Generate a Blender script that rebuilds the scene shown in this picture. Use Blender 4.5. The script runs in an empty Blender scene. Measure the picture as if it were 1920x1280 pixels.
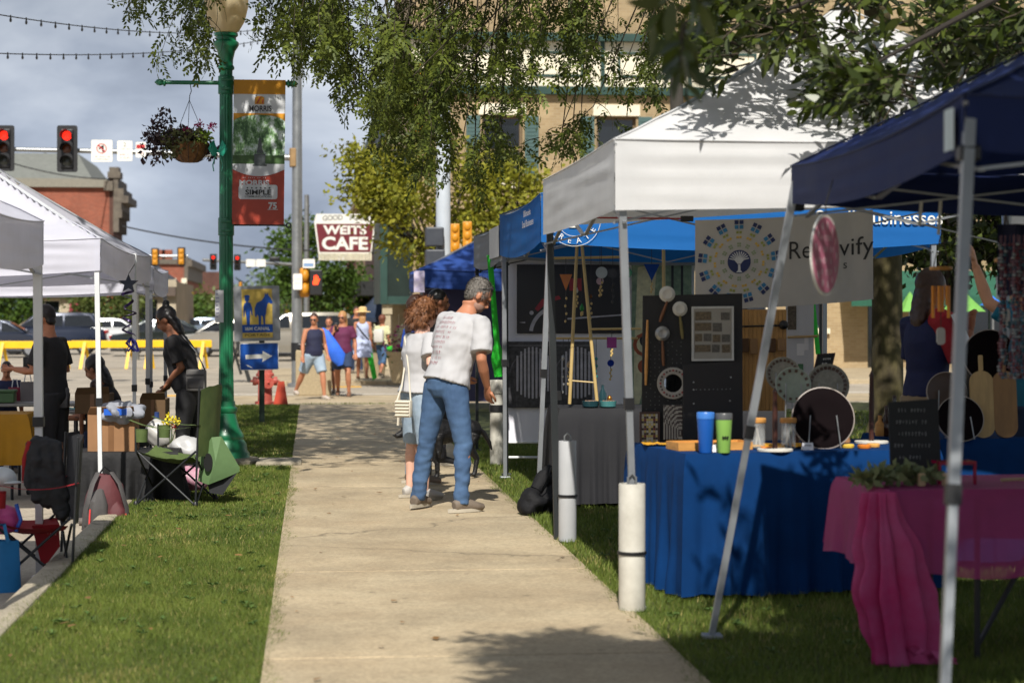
import bpy, bmesh, math, random
import numpy as np
from mathutils import Vector, Matrix, noise, Euler
R = math.radians
random.seed(7); rng = np.random.default_rng(11)
SC = bpy.context.scene
COL = SC.collection
F = 3733.0; H = 1.48; TH = math.atan(374 / F); CT, ST = math.cos(TH), math.sin(TH)
def P(px, py, d):
 xc = (px - 960) / F * d
 return Vector((xc * CT + d * ST, -xc * ST + d * CT, H + (590 - py) / F * d))
def PX(p): d = p[0] * ST + p[1] * CT; return 960 + F * (p[0] * CT - p[1] * ST) / d, 590 - F * (p[2] - H) / d, d
def G(px, py, z=0.0):
 return P(px, py, F * (H - z) / (py - 590))
def X_at(px, y): return y * math.tan(math.atan((px - 960) / F) + TH)
def Z_at(py, x, y): return H + (590 - py) / F * (x * ST + y * CT)
def V(*a): return Vector(a)
def tag(o, label=None, cat=None, group=None, kind=None):
 if label: o['label'] = label
 if cat: o['category'] = cat
 if group: o['group'] = group
 if kind: o['kind'] = kind
 return o
def thing(name, label, cat, loc=(0, 0, 0), rz=0.0, group=None):
 o = bpy.data.objects.new(name, None); COL.objects.link(o)
 o.empty_display_size = .1
 o.location = loc; o.rotation_euler = (0, 0, rz)
 return tag(o, label, cat, group)
def wmat(o):
 m = o.matrix_basis.copy()
 while o.parent:
  o = o.parent; m = o.matrix_basis @ m
 return m
def kids(o): return [c for c in bpy.data.objects if c.parent == o]
def dup(o, loc=None, rz=None, label=None, group=None, parent=None):
 c = o.copy(); COL.objects.link(c)
 if parent: c.parent = parent
 for k in list(o.children): dup(k, parent=c)
 if loc is not None: c.location = loc
 if rz is not None: c.rotation_euler = (0, 0, rz)
 if label: c['label'] = label
 if group: c['group'] = group
 return c
def recolor(root, names, m):
 for c in root.children_recursive:
  if c.name.split('.')[0] in names:
   c.data = c.data.copy(); c.data.materials.clear(); c.data.materials.append(m)
def frame_axes(t, hint=None):
 t = t.normalized()
 h = hint if hint is not None else (V(0, 0, 1) if abs(t.z) < .9 else V(0, 1, 0))
 a = h.cross(t)
 if a.length < 1e-6: a = V(1, 0, 0).cross(t)
 a.normalize(); b = t.cross(a)
 return a, b
class MB:
 def __init__(s): s.v = []; s.f = []; s.m = []; s.mi = 0
 def add(s, vs, fs):
  n = len(s.v); s.v += [tuple(p) for p in vs]
  s.f += [tuple(i + n for i in f) for f in fs]; s.m += [s.mi] * len(fs); return s
 def box(s, x0, x1, y0, y1, z0, z1, M=None, ch=0.0):
  if ch > 0:
   bm = bmesh.new(); bmesh.ops.create_cube(bm, size=1)
   for v in bm.verts: v.co = V((x0 + x1) / 2 + v.co.x * (x1 - x0), (y0 + y1) / 2 + v.co.y * (y1 - y0), (z0 + z1) / 2 + v.co.z * (z1 - z0))
   bmesh.ops.bevel(bm, geom=bm.edges[:], offset=ch, segments=2, affect='EDGES', profile=.5)
   bm.verts.index_update()
   vs = [v.co.copy() for v in bm.verts]; fs = [[v.index for v in f.verts] for f in bm.faces]; bm.free()
  else:
   vs = [V(x, y, z) for z in (z0, z1) for y in (y0, y1) for x in (x0, x1)]
   fs = [(0, 2, 3, 1), (4, 5, 7, 6), (0, 1, 5, 4), (2, 6, 7, 3), (0, 4, 6, 2), (1, 3, 7, 5)]
  if M is not None: vs = [M @ p for p in vs]
  return s.add(vs, fs)
 def bar(s, a, b, w, t, hint=None):
  a, b = Vector(a), Vector(b); u, v = frame_axes(b - a, hint)
  vs = [p + u * (i * w / 2) + v * (j * t / 2) for p in (a, b) for i, j in ((-1, -1), (1, -1), (1, 1), (-1, 1))]
  return s.add(vs, [(3, 2, 1, 0), (4, 5, 6, 7), (0, 1, 5, 4), (1, 2, 6, 5), (2, 3, 7, 6), (3, 0, 4, 7)])
 def tube(s, pts, r, n=8, hint=None, cap=True, ell=None):
  pts = [Vector(p) for p in pts]; k = len(pts)
  rr = r if isinstance(r, (list, tuple)) else [r] * k
  vs = []; fs = []; a = None
  for i, p in enumerate(pts):
   t = (pts[min(i + 1, k - 1)] - pts[max(i - 1, 0)])
   if t.length < 1e-9: t = V(0, 0, 1)
   t.normalize()
   if a is None or hint is not None: a, b = frame_axes(t, hint)
   else:
    a = (a - t * a.dot(t));
    if a.length < 1e-6: a, b = frame_axes(t)
    a.normalize(); b = t.cross(a)
   ra, rb = rr[i] if isinstance(rr[i], (tuple, list)) else (rr[i], rr[i])
   for j in range(n):
    an = 2 * math.pi * j / n; vs.append(p + a * (ra * math.cos(an)) + b * (rb * math.sin(an)))
  for i in range(k - 1):
   for j in range(n):
    j2 = (j + 1) % n; fs.append((i * n + j, i * n + j2, (i + 1) * n + j2, (i + 1) * n + j))
  if cap: fs.append(tuple(range(n - 1, -1, -1))); fs.append(tuple(range((k - 1) * n, k * n)))
  return s.add(vs, fs)
 def lathe(s, prof, n=24, c=(0, 0, 0), axis=V(0, 0, 1), flute=None, cap=True):
  c = Vector(c); a, b = frame_axes(axis); ax = axis.normalized(); vs = []; fs = []; k = len(prof)
  for i, (r, z) in enumerate(prof):
   for j in range(n):
    an = 2 * math.pi * j / n; q = r * (flute(an, z) if flute else 1)
    vs.append(c + a * (q * math.cos(an)) + b * (q * math.sin(an)) + ax * z)
  for i in range(k - 1):
   for j in range(n):
    j2 = (j + 1) % n; fs.append((i * n + j, i * n + j2, (i + 1) * n + j2, (i + 1) * n + j))
  if cap and prof[0][0] > 1e-5: fs.append(tuple(range(n - 1, -1, -1)))
  if cap and prof[-1][0] > 1e-5: fs.append(tuple(range((k - 1) * n, k * n)))
  return s.add(vs, fs)
 def ell(s, c, r, nu=16, nv=10, M=None, nz=0.0, nsc=8.0):
  c = Vector(c); r = (r, r, r) if not isinstance(r, (tuple, list, Vector)) else r; vs = []; fs = []
  for i in range(nv + 1):
   ph = math.pi * i / nv
   for j in range(nu):
    th = 2 * math.pi * j / nu
    p = V(r[0] * math.sin(ph) * math.cos(th), r[1] * math.sin(ph) * math.sin(th), r[2] * math.cos(ph))
    if M is not None: p = M @ p
    if nz: p *= 1 + nz * noise.noise((p + c) * nsc)
    vs.append(c + p)
  for i in range(nv):
   for j in range(nu):
    j2 = (j + 1) % nu; fs.append((i * nu + j, (i + 1) * nu + j, (i + 1) * nu + j2, i * nu + j2))
  return s.add(vs, fs)
 def sheet(s, fn, nu, nv):
  vs = [fn(i / nu, j / nv) for j in range(nv + 1) for i in range(nu + 1)]
  return s.add(vs, [(j * (nu + 1) + i, j * (nu + 1) + i + 1, (j + 1) * (nu + 1) + i + 1, (j + 1) * (nu + 1) + i) for j in range(nv) for i in range(nu)])
 def prism(s, poly, w0, w1, fr):
  n = len(poly)
  vs = [fr(x, y, w0) for x, y in poly] + [fr(x, y, w1) for x, y in poly]
  fs = [tuple(range(n - 1, -1, -1)), tuple(range(n, 2 * n))] + [(i, (i + 1) % n, n + (i + 1) % n, n + i) for i in range(n)]
  return s.add(vs, fs)
 def build(s, name, mats, parent=None, smooth=True, world=False, loc=None, ang=40, solid=0.0):
  if not isinstance(mats, (list, tuple)): mats = [mats]
  me = bpy.data.meshes.new(name)
  vs = s.v
  if parent is not None and world:
   im = wmat(parent).inverted(); vs = [im @ Vector(p) for p in vs]
  elif loc is not None:
   l = Vector(loc); vs = [Vector(p) - l for p in vs]
  me.from_pydata([tuple(p) for p in vs], [], s.f)
  for m in mats: me.materials.append(m)
  if len(mats) > 1: me.polygons.foreach_set('material_index', s.m)
  bm = bmesh.new(); bm.from_mesh(me); bmesh.ops.recalc_face_normals(bm, faces=bm.faces); bm.to_mesh(me); bm.free()
  if smooth: me.shade_smooth(); me.set_sharp_from_angle(angle=R(ang))
  o = bpy.data.objects.new(name, me); COL.objects.link(o)
  if parent is not None: o.parent = parent
  if loc is not None: o.location = loc
  return o
def np_mesh(name, verts, k, mat, parent=None, smooth=False, loc=None, midx=None):
 """a mesh of separate k-gons from an (n*k,3) array"""
 verts = np.asarray(verts, dtype=np.float32)
 if loc is not None: verts = verts - np.array(loc, dtype=np.float32)
 n = len(verts); me = bpy.data.meshes.new(name); me.vertices.add(n); me.vertices.foreach_set('co', verts.ravel())
 me.loops.add(n); me.loops.foreach_set('vertex_index', np.arange(n, dtype=np.int32))
 me.polygons.add(n // k); me.polygons.foreach_set('loop_start', np.arange(0, n, k, dtype=np.int32))
 if midx is not None: me.polygons.foreach_set('material_index', np.asarray(midx, dtype=np.int32))
 for m in (mat if isinstance(mat, (list, tuple)) else [mat]): me.materials.append(m)
 me.update(calc_edges=True); me.validate()
 o = bpy.data.objects.new(name, me); COL.objects.link(o)
 if parent is not None: o.parent = parent
 if loc is not None and parent is None: o.location = loc
 return o
def fr(o, right, up):
 """a flat frame: (u, v, w) -> world, w along right x up"""
 o = Vector(o); r = Vector(right).normalized(); u = Vector(up).normalized(); n = r.cross(u)
 return lambda a, b, w=0.0: o + r * a + u * b + n * w
def scrawl(mb, fn, cx, cy, w, h, n, wz=.003, seed=1):
 q = random.Random(seed); st = w / n
 for i in range(n):
  x = cx - w / 2 + (i + .5) * st
  if q.random() < .16: continue
  a, b = q.uniform(.25, .5) * st * .8, h * q.uniform(.6, 1) / 2
  mb.prism(rect(x - a * .45, x + a * .45, cy - b, cy + b), wz, wz + .0012, fn)
  if q.random() < .6: mb.prism(rect(x + a * .46, x + a * 1.3, cy + b * .3, cy + b * .7), wz, wz + .0012, fn)
def rect(x0, x1, y0, y1): return [(x0, y0), (x1, y0), (x1, y1), (x0, y1)]
def rrect(x0, x1, y0, y1, r, n=4):
 o = []
 for cx, cy, a0 in ((x1 - r, y0 + r, -90), (x1 - r, y1 - r, 0), (x0 + r, y1 - r, 90), (x0 + r, y0 + r, 180)):
  for i in range(n + 1): a = R(a0 + 90 * i / n); o.append((cx + r * math.cos(a), cy + r * math.sin(a)))
 return o
def circ(cx, cy, r, n=24, ry=None): return [(cx + r * math.cos(2 * math.pi * i / n), cy + (ry or r) * math.sin(2 * math.pi * i / n)) for i in range(n)]
_tc = {}
def text2d(s, size, bold=0.0, align='CENTER', res=3):
 key = (s, size, bold, align)
 if key in _tc: return _tc[key]
 cu = bpy.data.curves.new('lettering', 'FONT'); cu.body = s; cu.size = size; cu.align_x = align; cu.align_y = 'CENTER'; cu.offset = bold; cu.resolution_u = res; cu.fill_mode = 'FRONT'
 o = bpy.data.objects.new('lettering', cu); COL.objects.link(o)
 dg = bpy.context.evaluated_depsgraph_get(); dg.update()
 me = bpy.data.meshes.new_from_object(o.evaluated_get(dg))
 r = ([tuple(v.co) for v in me.vertices], [tuple(p.vertices) for p in me.polygons])
 bpy.data.objects.remove(o); bpy.data.curves.remove(cu); bpy.data.meshes.remove(me)
 _tc[key] = r; return r
def put_text(mb, s, size, fn, cx, cy, w=.003, bold=0.0, width=None, height=None, align='CENTER', rot=0.0):
 vs, fs = text2d(s, size, bold, align)
 if not vs: return
 if width or height:
  x0 = min(v[0] for v in vs); x1 = max(v[0] for v in vs); y0 = min(v[1] for v in vs); y1 = max(v[1] for v in vs)
  sx = width / (x1 - x0) if width else 1; sy = height / (y1 - y0) if height else 1
  if not width: sx = sy
  if not height: sy = sx
  mx, my = (x0 + x1) / 2, (y0 + y1) / 2
  vs = [((v[0] - mx) * sx, (v[1] - my) * sy) for v in vs]
 c, q = math.cos(rot), math.sin(rot)
 mb.add([fn(cx + v[0] * c - v[1] * q, cy + v[0] * q + v[1] * c, w) for v in vs], fs)
def lin(c):
 c = [x / 255 for x in c]
 return [x / 12.92 if x <= .04045 else ((x + .055) / 1.055) ** 2.4 for x in c] + [1]
_mats = {}
def M(name, rgb, rough=.6, var=.12, sc=6.0, bump=0.0, bsc=40.0, metal=0.0, trans=0.0, spec=.5, island=0.0, rgb2=None, emit=0.0, stretch=None, coat=0.0, alpha=1.0, detail=6, sheen=0.0, rough_var=.1):
 if name in _mats: return _mats[name]
 m = bpy.data.materials.new(name); m.use_nodes = True; nt = m.node_tree; N = nt.nodes; L = nt.links
 b = N['Principled BSDF']; out = N['Material Output']
 b.inputs['Roughness'].default_value = rough; b.inputs['Metallic'].default_value = metal
 b.inputs['Specular IOR Level'].default_value = spec; b.inputs['Coat Weight'].default_value = coat
 if sheen: b.inputs['Sheen Weight'].default_value = sheen
 col = lin(rgb)
 tc = N.new('ShaderNodeTexCoord'); vec = tc.outputs['Object']
 if stretch:
  mp = N.new('ShaderNodeMapping'); mp.inputs['Scale'].default_value = stretch; L.new(vec, mp.inputs['Vector']); vec = mp.outputs['Vector']
 nz = N.new('ShaderNodeTexNoise'); nz.inputs['Scale'].default_value = sc; nz.inputs['Detail'].default_value = detail; nz.inputs['Roughness'].default_value = .65; L.new(vec, nz.inputs['Vector'])
 mix = N.new('ShaderNodeMix'); mix.data_type = 'RGBA'
 c2 = lin(rgb2) if rgb2 else [min(1, x * (1 + var)) for x in col[:3]] + [1]
 c1 = col if rgb2 else [x * (1 - var) for x in col[:3]] + [1]
 mix.inputs['A'].default_value = c1; mix.inputs['B'].default_value = c2
 mr = N.new('ShaderNodeMapRange'); mr.inputs['From Min'].default_value = .3; mr.inputs['From Max'].default_value = .7; L.new(nz.outputs['Fac'], mr.inputs['Value'])
 fac = mr.outputs['Result']
 if island:
  ge = N.new('ShaderNodeNewGeometry'); mx = N.new('ShaderNodeMix'); mx.data_type = 'FLOAT'; mx.inputs['Factor'].default_value = island
  L.new(fac, mx.inputs['A']); L.new(ge.outputs['Random Per Island'], mx.inputs['B']); fac = mx.outputs['Result']
 L.new(fac, mix.inputs['Factor']); csock = mix.outputs['Result']
 L.new(csock, b.inputs['Base Color'])
 if rough_var:
  r2 = N.new('ShaderNodeMapRange'); r2.inputs['To Min'].default_value = max(.02, rough - rough_var); r2.inputs['To Max'].default_value = min(1, rough + rough_var); L.new(nz.outputs['Fac'], r2.inputs['Value']); L.new(r2.outputs['Result'], b.inputs['Roughness'])
 if bump:
  n2 = N.new('ShaderNodeTexNoise'); n2.inputs['Scale'].default_value = bsc; n2.inputs['Detail'].default_value = 4; L.new(vec, n2.inputs['Vector'])
  bp = N.new('ShaderNodeBump'); bp.inputs['Strength'].default_value = bump; bp.inputs['Distance'].default_value = .01; L.new(n2.outputs['Fac'], bp.inputs['Height']); L.new(bp.outputs['Normal'], b.inputs['Normal'])
 if emit: b.inputs['Emission Color'].default_value = col; b.inputs['Emission Strength'].default_value = emit
 if alpha < 1: b.inputs['Alpha'].default_value = alpha
 if trans:
  tr = N.new('ShaderNodeBsdfTranslucent'); L.new(csock, tr.inputs['Color']); ms = N.new('ShaderNodeMixShader'); ms.inputs[0].default_value = trans
  L.new(b.outputs[0], ms.inputs[1]); L.new(tr.outputs[0], ms.inputs[2]); L.new(ms.outputs[0], out.inputs['Surface'])
 _mats[name] = m; return m
def tweak(m):
 return m.node_tree.nodes, m.node_tree.links, m.node_tree.nodes['Principled BSDF']
def brick_mat(name, c1, c2, mortar, scale=4.0, bw=.22, bh=.075):
 if name in _mats: return _mats[name]
 m = M(name, c1, .85, .1); N, L, b = tweak(m)
 tc = N.new('ShaderNodeTexCoord'); sp = N.new('ShaderNodeSeparateXYZ'); L.new(tc.outputs['Object'], sp.inputs[0])
 ad = N.new('ShaderNodeMath'); ad.operation = 'ADD'; L.new(sp.outputs['X'], ad.inputs[0]); L.new(sp.outputs['Y'], ad.inputs[1])
 cb = N.new('ShaderNodeCombineXYZ'); L.new(ad.outputs[0], cb.inputs['X']); L.new(sp.outputs['Z'], cb.inputs['Y'])
 br = N.new('ShaderNodeTexBrick'); br.inputs['Scale'].default_value = 1; br.inputs['Brick Width'].default_value = bw; br.inputs['Row Height'].default_value = bh; br.inputs['Mortar Size'].default_value = .006
 br.inputs['Color1'].default_value = lin(c1); br.inputs['Color2'].default_value = lin(c2); br.inputs['Mortar'].default_value = lin(mortar); L.new(cb.outputs[0], br.inputs['Vector'])
 nz = N.new('ShaderNodeTexNoise'); nz.inputs['Scale'].default_value = .7; nz.inputs['Detail'].default_value = 5; L.new(tc.outputs['Object'], nz.inputs['Vector'])
 mr = N.new('ShaderNodeMapRange'); mr.inputs['From Min'].default_value = .3; mr.inputs['From Max'].default_value = .7; mr.inputs['To Min'].default_value = .72; mr.inputs['To Max'].default_value = 1.12; L.new(nz.outputs['Fac'], mr.inputs['Value'])
 mu = N.new('ShaderNodeVectorMath'); mu.operation = 'SCALE'; L.new(br.outputs['Color'], mu.inputs[0]); L.new(mr.outputs['Result'], mu.inputs['Scale']); L.new(mu.outputs[0], b.inputs['Base Color'])
 return m
STEEL = M('galvanised_steel', (150, 152, 152), .42, .15, 5, metal=.75)
WPAINT = M('white_enamel', (215, 216, 214), .4, .05, 4)
BLACKPL = M('black_plastic', (22, 22, 24), .45, .2)
def concrete(name, c, c2, sc, joints=None):
 m = M(name, c, .85, .1, sc, bump=.25, bsc=120, rgb2=c2); N, L, b = tweak(m)
 src = b.inputs['Base Color'].links[0].from_socket
 tc = N.new('ShaderNodeTexCoord');
 v1 = N.new('ShaderNodeTexVoronoi'); v1.inputs['Scale'].default_value = 70; L.new(tc.outputs['Object'], v1.inputs['Vector'])
 mr = N.new('ShaderNodeMapRange'); mr.inputs['From Max'].default_value = 1; mr.inputs['To Min'].default_value = .84; mr.inputs['To Max'].default_value = 1.14
 sp = N.new('ShaderNodeSeparateColor'); L.new(v1.outputs['Color'], sp.inputs[0]); L.new(sp.outputs[0], mr.inputs['Value'])
 n2 = N.new('ShaderNodeTexNoise'); n2.inputs['Scale'].default_value = .9; n2.inputs['Detail'].default_value = 7; n2.inputs['Roughness'].default_value = .7; L.new(tc.outputs['Object'], n2.inputs['Vector'])
 m2 = N.new('ShaderNodeMapRange'); m2.inputs['From Min'].default_value = .35; m2.inputs['From Max'].default_value = .7; m2.inputs['To Min'].default_value = .7; m2.inputs['To Max'].default_value = 1.1; L.new(n2.outputs['Fac'], m2.inputs['Value'])
 mm = N.new('ShaderNodeMath'); mm.operation = 'MULTIPLY'; L.new(mr.outputs[0], mm.inputs[0]); L.new(m2.outputs[0], mm.inputs[1])
 for feat, scl, a, b_, lo in (('DISTANCE_TO_EDGE', .23, 0, .0045, .5), ('F1', 2.3, .035, .06, .62), ('F1', .9, .05, .2, .86)):
  ns = N.new('ShaderNodeTexNoise'); ns.inputs['Scale'].default_value = 2.2; ns.inputs['Detail'].default_value = 6; L.new(tc.outputs['Object'], ns.inputs['Vector']); vm = N.new('ShaderNodeVectorMath'); vm.operation = 'MULTIPLY_ADD'; L.new(ns.outputs['Color'], vm.inputs[0]); vm.inputs[1].default_value = (.5, .5, .5) if scl < .5 else (.12, .12, .12); L.new(tc.outputs['Object'], vm.inputs[2])
  vv = N.new('ShaderNodeTexVoronoi'); vv.feature = feat; vv.inputs['Scale'].default_value = scl; L.new(vm.outputs[0], vv.inputs['Vector']); r_ = N.new('ShaderNodeMapRange'); r_.inputs['From Min'].default_value = a; r_.inputs['From Max'].default_value = b_; r_.inputs['To Min'].default_value = lo; L.new(vv.outputs['Distance'], r_.inputs[0])
  m3 = N.new('ShaderNodeMath'); m3.operation = 'MULTIPLY'; L.new(mm.outputs[0], m3.inputs[0]); L.new(r_.outputs[0], m3.inputs[1]); mm = m3
 sc_ = N.new('ShaderNodeVectorMath'); sc_.operation = 'SCALE'; L.new(src, sc_.inputs[0]); L.new(mm.outputs[0], sc_.inputs['Scale']); L.new(sc_.outputs[0], b.inputs['Base Color'])
 return m
MWALK = concrete('pavement_concrete', (186, 170, 140), (168, 149, 119), 1.1)
MROAD = concrete('road_concrete', (176, 164, 146), (164, 154, 138), .5)
MKERB = concrete('kerb_concrete', (178, 168, 146), (160, 150, 130), 2.0)
MSOIL = M('lawn_soil', (52, 56, 22), .95, .3, 9, rgb2=(74, 80, 30))
XL0, XL1, XW1 = -1.43, -.21, 1.6       # kerb edge, pavement left edge, pavement right edge
def plane(name, x0, x1, y0, y1, z, m, n=1):
 mb = MB(); mb.sheet(lambda u, v: V(x0 + (x1 - x0) * u, y0 + (y1 - y0) * v, z), n, n)
 return tag(mb.build(name, m, smooth=False), kind='structure')
plane('road', -300, 300, -20, 700, -.15, MROAD)
mb = MB(); mb.box(XL0, XL1, -3, 33.2, -.2, -.012); mb.box(XW1, 46, -3, 33.2, -.2, -.012)
tag(mb.build('lawn', MSOIL, smooth=False), kind='structure')
mb = MB(); y = -3.0; i = 0
joints = [-3, .2, 3.2, 5.9, 8.62, 11.5, 14.3, 17.2, 20.0, 22.9, 25.8, 28.7, 31.4, 33.2]
for a, b_ in zip(joints[:-1], joints[1:]):
 mb.box(XL1, XW1, a + .005, b_ - .005, -.12, .004 + .002 * ((i * 7) % 3 - 1), ch=.006); i += 1
mb.box(XL1 + .02, XW1 - .02, -3, 33.2, -.2, -.012)
tag(mb.build('sidewalk', MWALK, smooth=False), kind='structure')
mb = MB(); y = -3.0
while y < 33:
 mb.box(XL0 - .15, XL0, y + .003, min(y + 3.0, 33.2) - .003, -.2, .006, ch=.02); y += 3.0
mb.box(XL0, 46, 33.2, 33.36, -.2, .004, ch=.015)
tag(mb.build('kerb', MKERB, smooth=False), kind='structure')
plane('corner_pavement', -2.2, 40, 33.4, 40.2, -.142, MWALK)
mb = MB(); mb.box(-1.2, 60, 46, 57, -.2, -.04, ch=.02); tag(mb.build('far_sidewalk', MWALK, smooth=False), kind='structure')
mb = MB(); mb.box(-60, -11.5, 92, 118, -.2, -.02, ch=.02); tag(mb.build('far_pavement', MWALK, smooth=False), kind='structure')
mb = MB()
for k in range(5): mb.box(-6 + k * .0, 40, 41.0 + k * .0, 41.12, -.15, -.146) if k == 0 else None
tag(mb.build('road_marking', M('road_paint', (205, 200, 190), .7, .15), smooth=False), kind='structure')
mb = MB(); mb.box(-3.0, -1.7, 40.3, 40.9, -.15, -.144); mb.box(.2, 1.1, 44.9, 45.5, -.15, -.144)
tag(mb.build('tactile_paving', M('yellow_road_paint', (214, 160, 30), .7, .15), smooth=False), kind='structure')
MGRASS = M('grass_blade', (58, 80, 28), .6, .2, 1.3, island=.42, rgb2=(128, 141, 62), trans=.25, spec=.25)
MDRY = M('dry_grass_blade', (150, 138, 80), .7, .2, .9, island=.5)
def blades(x0, x1, y0, y1, dens, h, w):
 n = int((x1 - x0) * (y1 - y0) * dens)
 x = rng.uniform(x0, x1, n); y = rng.uniform(y0, y1, n)
 pat = np.sin(x * 2.1 + y * .8) * .5 + np.sin(x * .7 - y * 1.9 + 2) * .5
 a = rng.uniform(0, 2 * np.pi, n); hh = h * rng.uniform(.55, 1.25, n) * (1 + .18 * pat); ln = rng.uniform(.1, .9, n) * hh; la = rng.uniform(0, 2 * np.pi, n)
 ww = w * rng.uniform(.6, 1.3, n); dx, dy = np.cos(a) * ww, np.sin(a) * ww
 b0 = np.stack([x - dx, y - dy, np.full(n, -.014)], 1); b1 = np.stack([x + dx, y + dy, np.full(n, -.014)], 1)
 t = np.stack([x + np.cos(la) * ln, y + np.sin(la) * ln, hh - .014], 1)
 return np.stack([b0, b1, t], 1).reshape(-1, 3)
bl = [blades(XL0, XL1 + .015, 6.5, 13, 13500, .028, .002), blades(XL0, XL1 + .015, 13, 20, 6000, .028, .0032), blades(XL0, XL1, 20, 33, 1900, .034, .0065),
      blades(XW1 - .02, 4.2, 6.5, 11, 6500, .042, .0028), blades(XW1 - .02, 5, 11, 16, 3200, .042, .0042), blades(XW1 - .02, 3.4, 16, 24, 2200, .04, .005), blades(3.4, 9, 16, 30, 350, .05, .008), blades(XL1, XW1 + 1, 33.0, 33.2, 1500, .04, .006)]
def edge(x, y0, y1, n, sgn):
 b = blades(0, .1, y0, y1, n / (y1 - y0) / .1, .03, .0034).reshape(-1, 3, 3)
 yy = b[:, 0, 1]; w = np.clip(np.abs(np.sin(yy * 5.3) * np.sin(yy * 1.7 + 1)) * .6 + .5 * np.abs(np.sin(yy * 17 + 2 * np.sin(yy * 3))) * np.abs(np.sin(yy * 2.9)), .08, 1)
 b[:, :, 0] = x + sgn * (b[:, :, 0] * w[:, None]); b[:, 2, 0] += sgn * .02
 return b.reshape(-1, 3)
bl += [edge(XL1, 6.5, 20, 5200, 1), edge(XW1, 6.5, 24, 6000, -1), edge(XL0, 6.5, 20, 3600, -1)]
gv = np.concatenate(bl); g3 = gv.reshape(-1, 3, 3)[:, 0]; pt = np.sin(g3[:, 0] * 3.1 + g3[:, 1] * 1.3) + np.sin(g3[:, 1] * 2.3 - g3[:, 0] * 1.1 + 1) + .7 * np.sin(g3[:, 0] * 9 + 3 * np.sin(g3[:, 1] * 4)); mi = (rng.uniform(0, 1, len(g3)) < .04 + .24 * np.clip(pt - 1.3, 0, 1)).astype(np.int32)
tag(np_mesh('grass', gv, 3, [MGRASS, MDRY], midx=mi), kind='stuff')
MFALL = M('fallen_leaf_brown', (150, 112, 62), .8, .3, 4, island=.6, rgb2=(96, 66, 34))
fl = []
for k in range(70):
 x, y = (rng.uniform(-.15, 1.55), rng.uniform(7.6, 26)) if k < 46 else (rng.uniform(-1.3, -.3), rng.uniform(8, 18))
 z = .012 if k < 46 else .028
 a = rng.uniform(0, 6.28); s = rng.uniform(.008, .022); c, q = math.cos(a) * s, math.sin(a) * s
 fl += [(x - c * 1.6, y - q * 1.6, z), (x + q, y - c, z + .006), (x + c * 1.6, y + q * 1.6, z + .004), (x - q, y + c, z + .002)]
tag(np_mesh('fallen_leaves', fl, 4, MFALL), kind='stuff')
wd = []
for k in range(150):
 x, y = (rng.uniform(-1.35, -.28), rng.uniform(7.5, 22)) if k < 110 else (rng.uniform(1.7, 2.6), rng.uniform(8, 14)); n = int(rng.integers(4, 8)); s = rng.uniform(.018, .045)
 for i in range(n): a = i * 6.28 / n + rng.uniform(-.3, .3); c, q = math.cos(a) * s, math.sin(a) * s; z = rng.uniform(.01, .03); wd += [(x, y, z * .3), (x + c * .6 - q * .3, y + q * .6 + c * .3, z), (x + c, y + q, z * .8), (x + c * .6 + q * .3, y + q * .6 - c * .3, z)]
tag(np_mesh('clover_weeds', wd, 4, M('clover_leaf', (52, 84, 34), .6, .2, 2, island=.6, rgb2=(104, 128, 62), trans=.2)), kind='stuff')
EL, AZ = 46.0, (-.13, -1.0)
w = bpy.data.worlds.new('World'); SC.world = w; w.use_nodes = True; N = w.node_tree.nodes; L = w.node_tree.links
bg = N['Background']; out = N['World Output']
sky = N.new('ShaderNodeTexSky'); sky.sky_type = 'NISHITA'; sky.sun_disc = False; sky.sun_elevation = R(EL); sky.sun_rotation = math.atan2(AZ[0], AZ[1]); sky.air_density = 1.2; sky.dust_density = 2.0
L.new(sky.outputs[0], bg.inputs[0]); bg.inputs[1].default_value = .075
tc = N.new('ShaderNodeTexCoord'); mp = N.new('ShaderNodeMapping'); mp.inputs['Scale'].default_value = (2.2, 2.2, 5.0); mp.inputs['Location'].default_value = (3.1, .4, .62); L.new(tc.outputs['Generated'], mp.inputs[0])
n1 = N.new('ShaderNodeTexNoise'); n1.inputs['Scale'].default_value = 2.1; n1.inputs['Detail'].default_value = 9; n1.inputs['Roughness'].default_value = .52; n1.inputs['Distortion'].default_value = .35; L.new(mp.outputs[0], n1.inputs['Vector'])
cr = N.new('ShaderNodeValToRGB'); e = cr.color_ramp.elements
e[0].position = .36; e[0].color = lin((112, 122, 140)); e[1].position = .66; e[1].color = lin((205, 212, 222))
x_ = cr.color_ramp.elements.new(.5); x_.color = lin((158, 168, 184)); L.new(n1.outputs['Fac'], cr.inputs[0])
b2 = N.new('ShaderNodeBackground'); L.new(cr.outputs[0], b2.inputs[0]); sz = N.new('ShaderNodeSeparateXYZ'); L.new(tc.outputs['Generated'], sz.inputs[0]); gr = N.new('ShaderNodeMapRange'); gr.inputs['From Min'].default_value = 0; gr.inputs['From Max'].default_value = .16; gr.inputs['To Min'].default_value = 1.36; gr.inputs['To Max'].default_value = .86; L.new(sz.outputs['Z'], gr.inputs[0]); L.new(gr.outputs[0], b2.inputs[1])
mx = N.new('ShaderNodeMixShader'); n3 = N.new('ShaderNodeTexNoise'); n3.inputs['Scale'].default_value = 1.4; n3.inputs['Detail'].default_value = 6; L.new(mp.outputs[0], n3.inputs['Vector'])
mr = N.new('ShaderNodeMapRange'); mr.inputs['From Min'].default_value = .3; mr.inputs['From Max'].default_value = .6; mr.inputs['To Min'].default_value = .72; mr.inputs['To Max'].default_value = 1; L.new(n3.outputs['Fac'], mr.inputs[0]); L.new(mr.outputs[0], mx.inputs[0])
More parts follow.
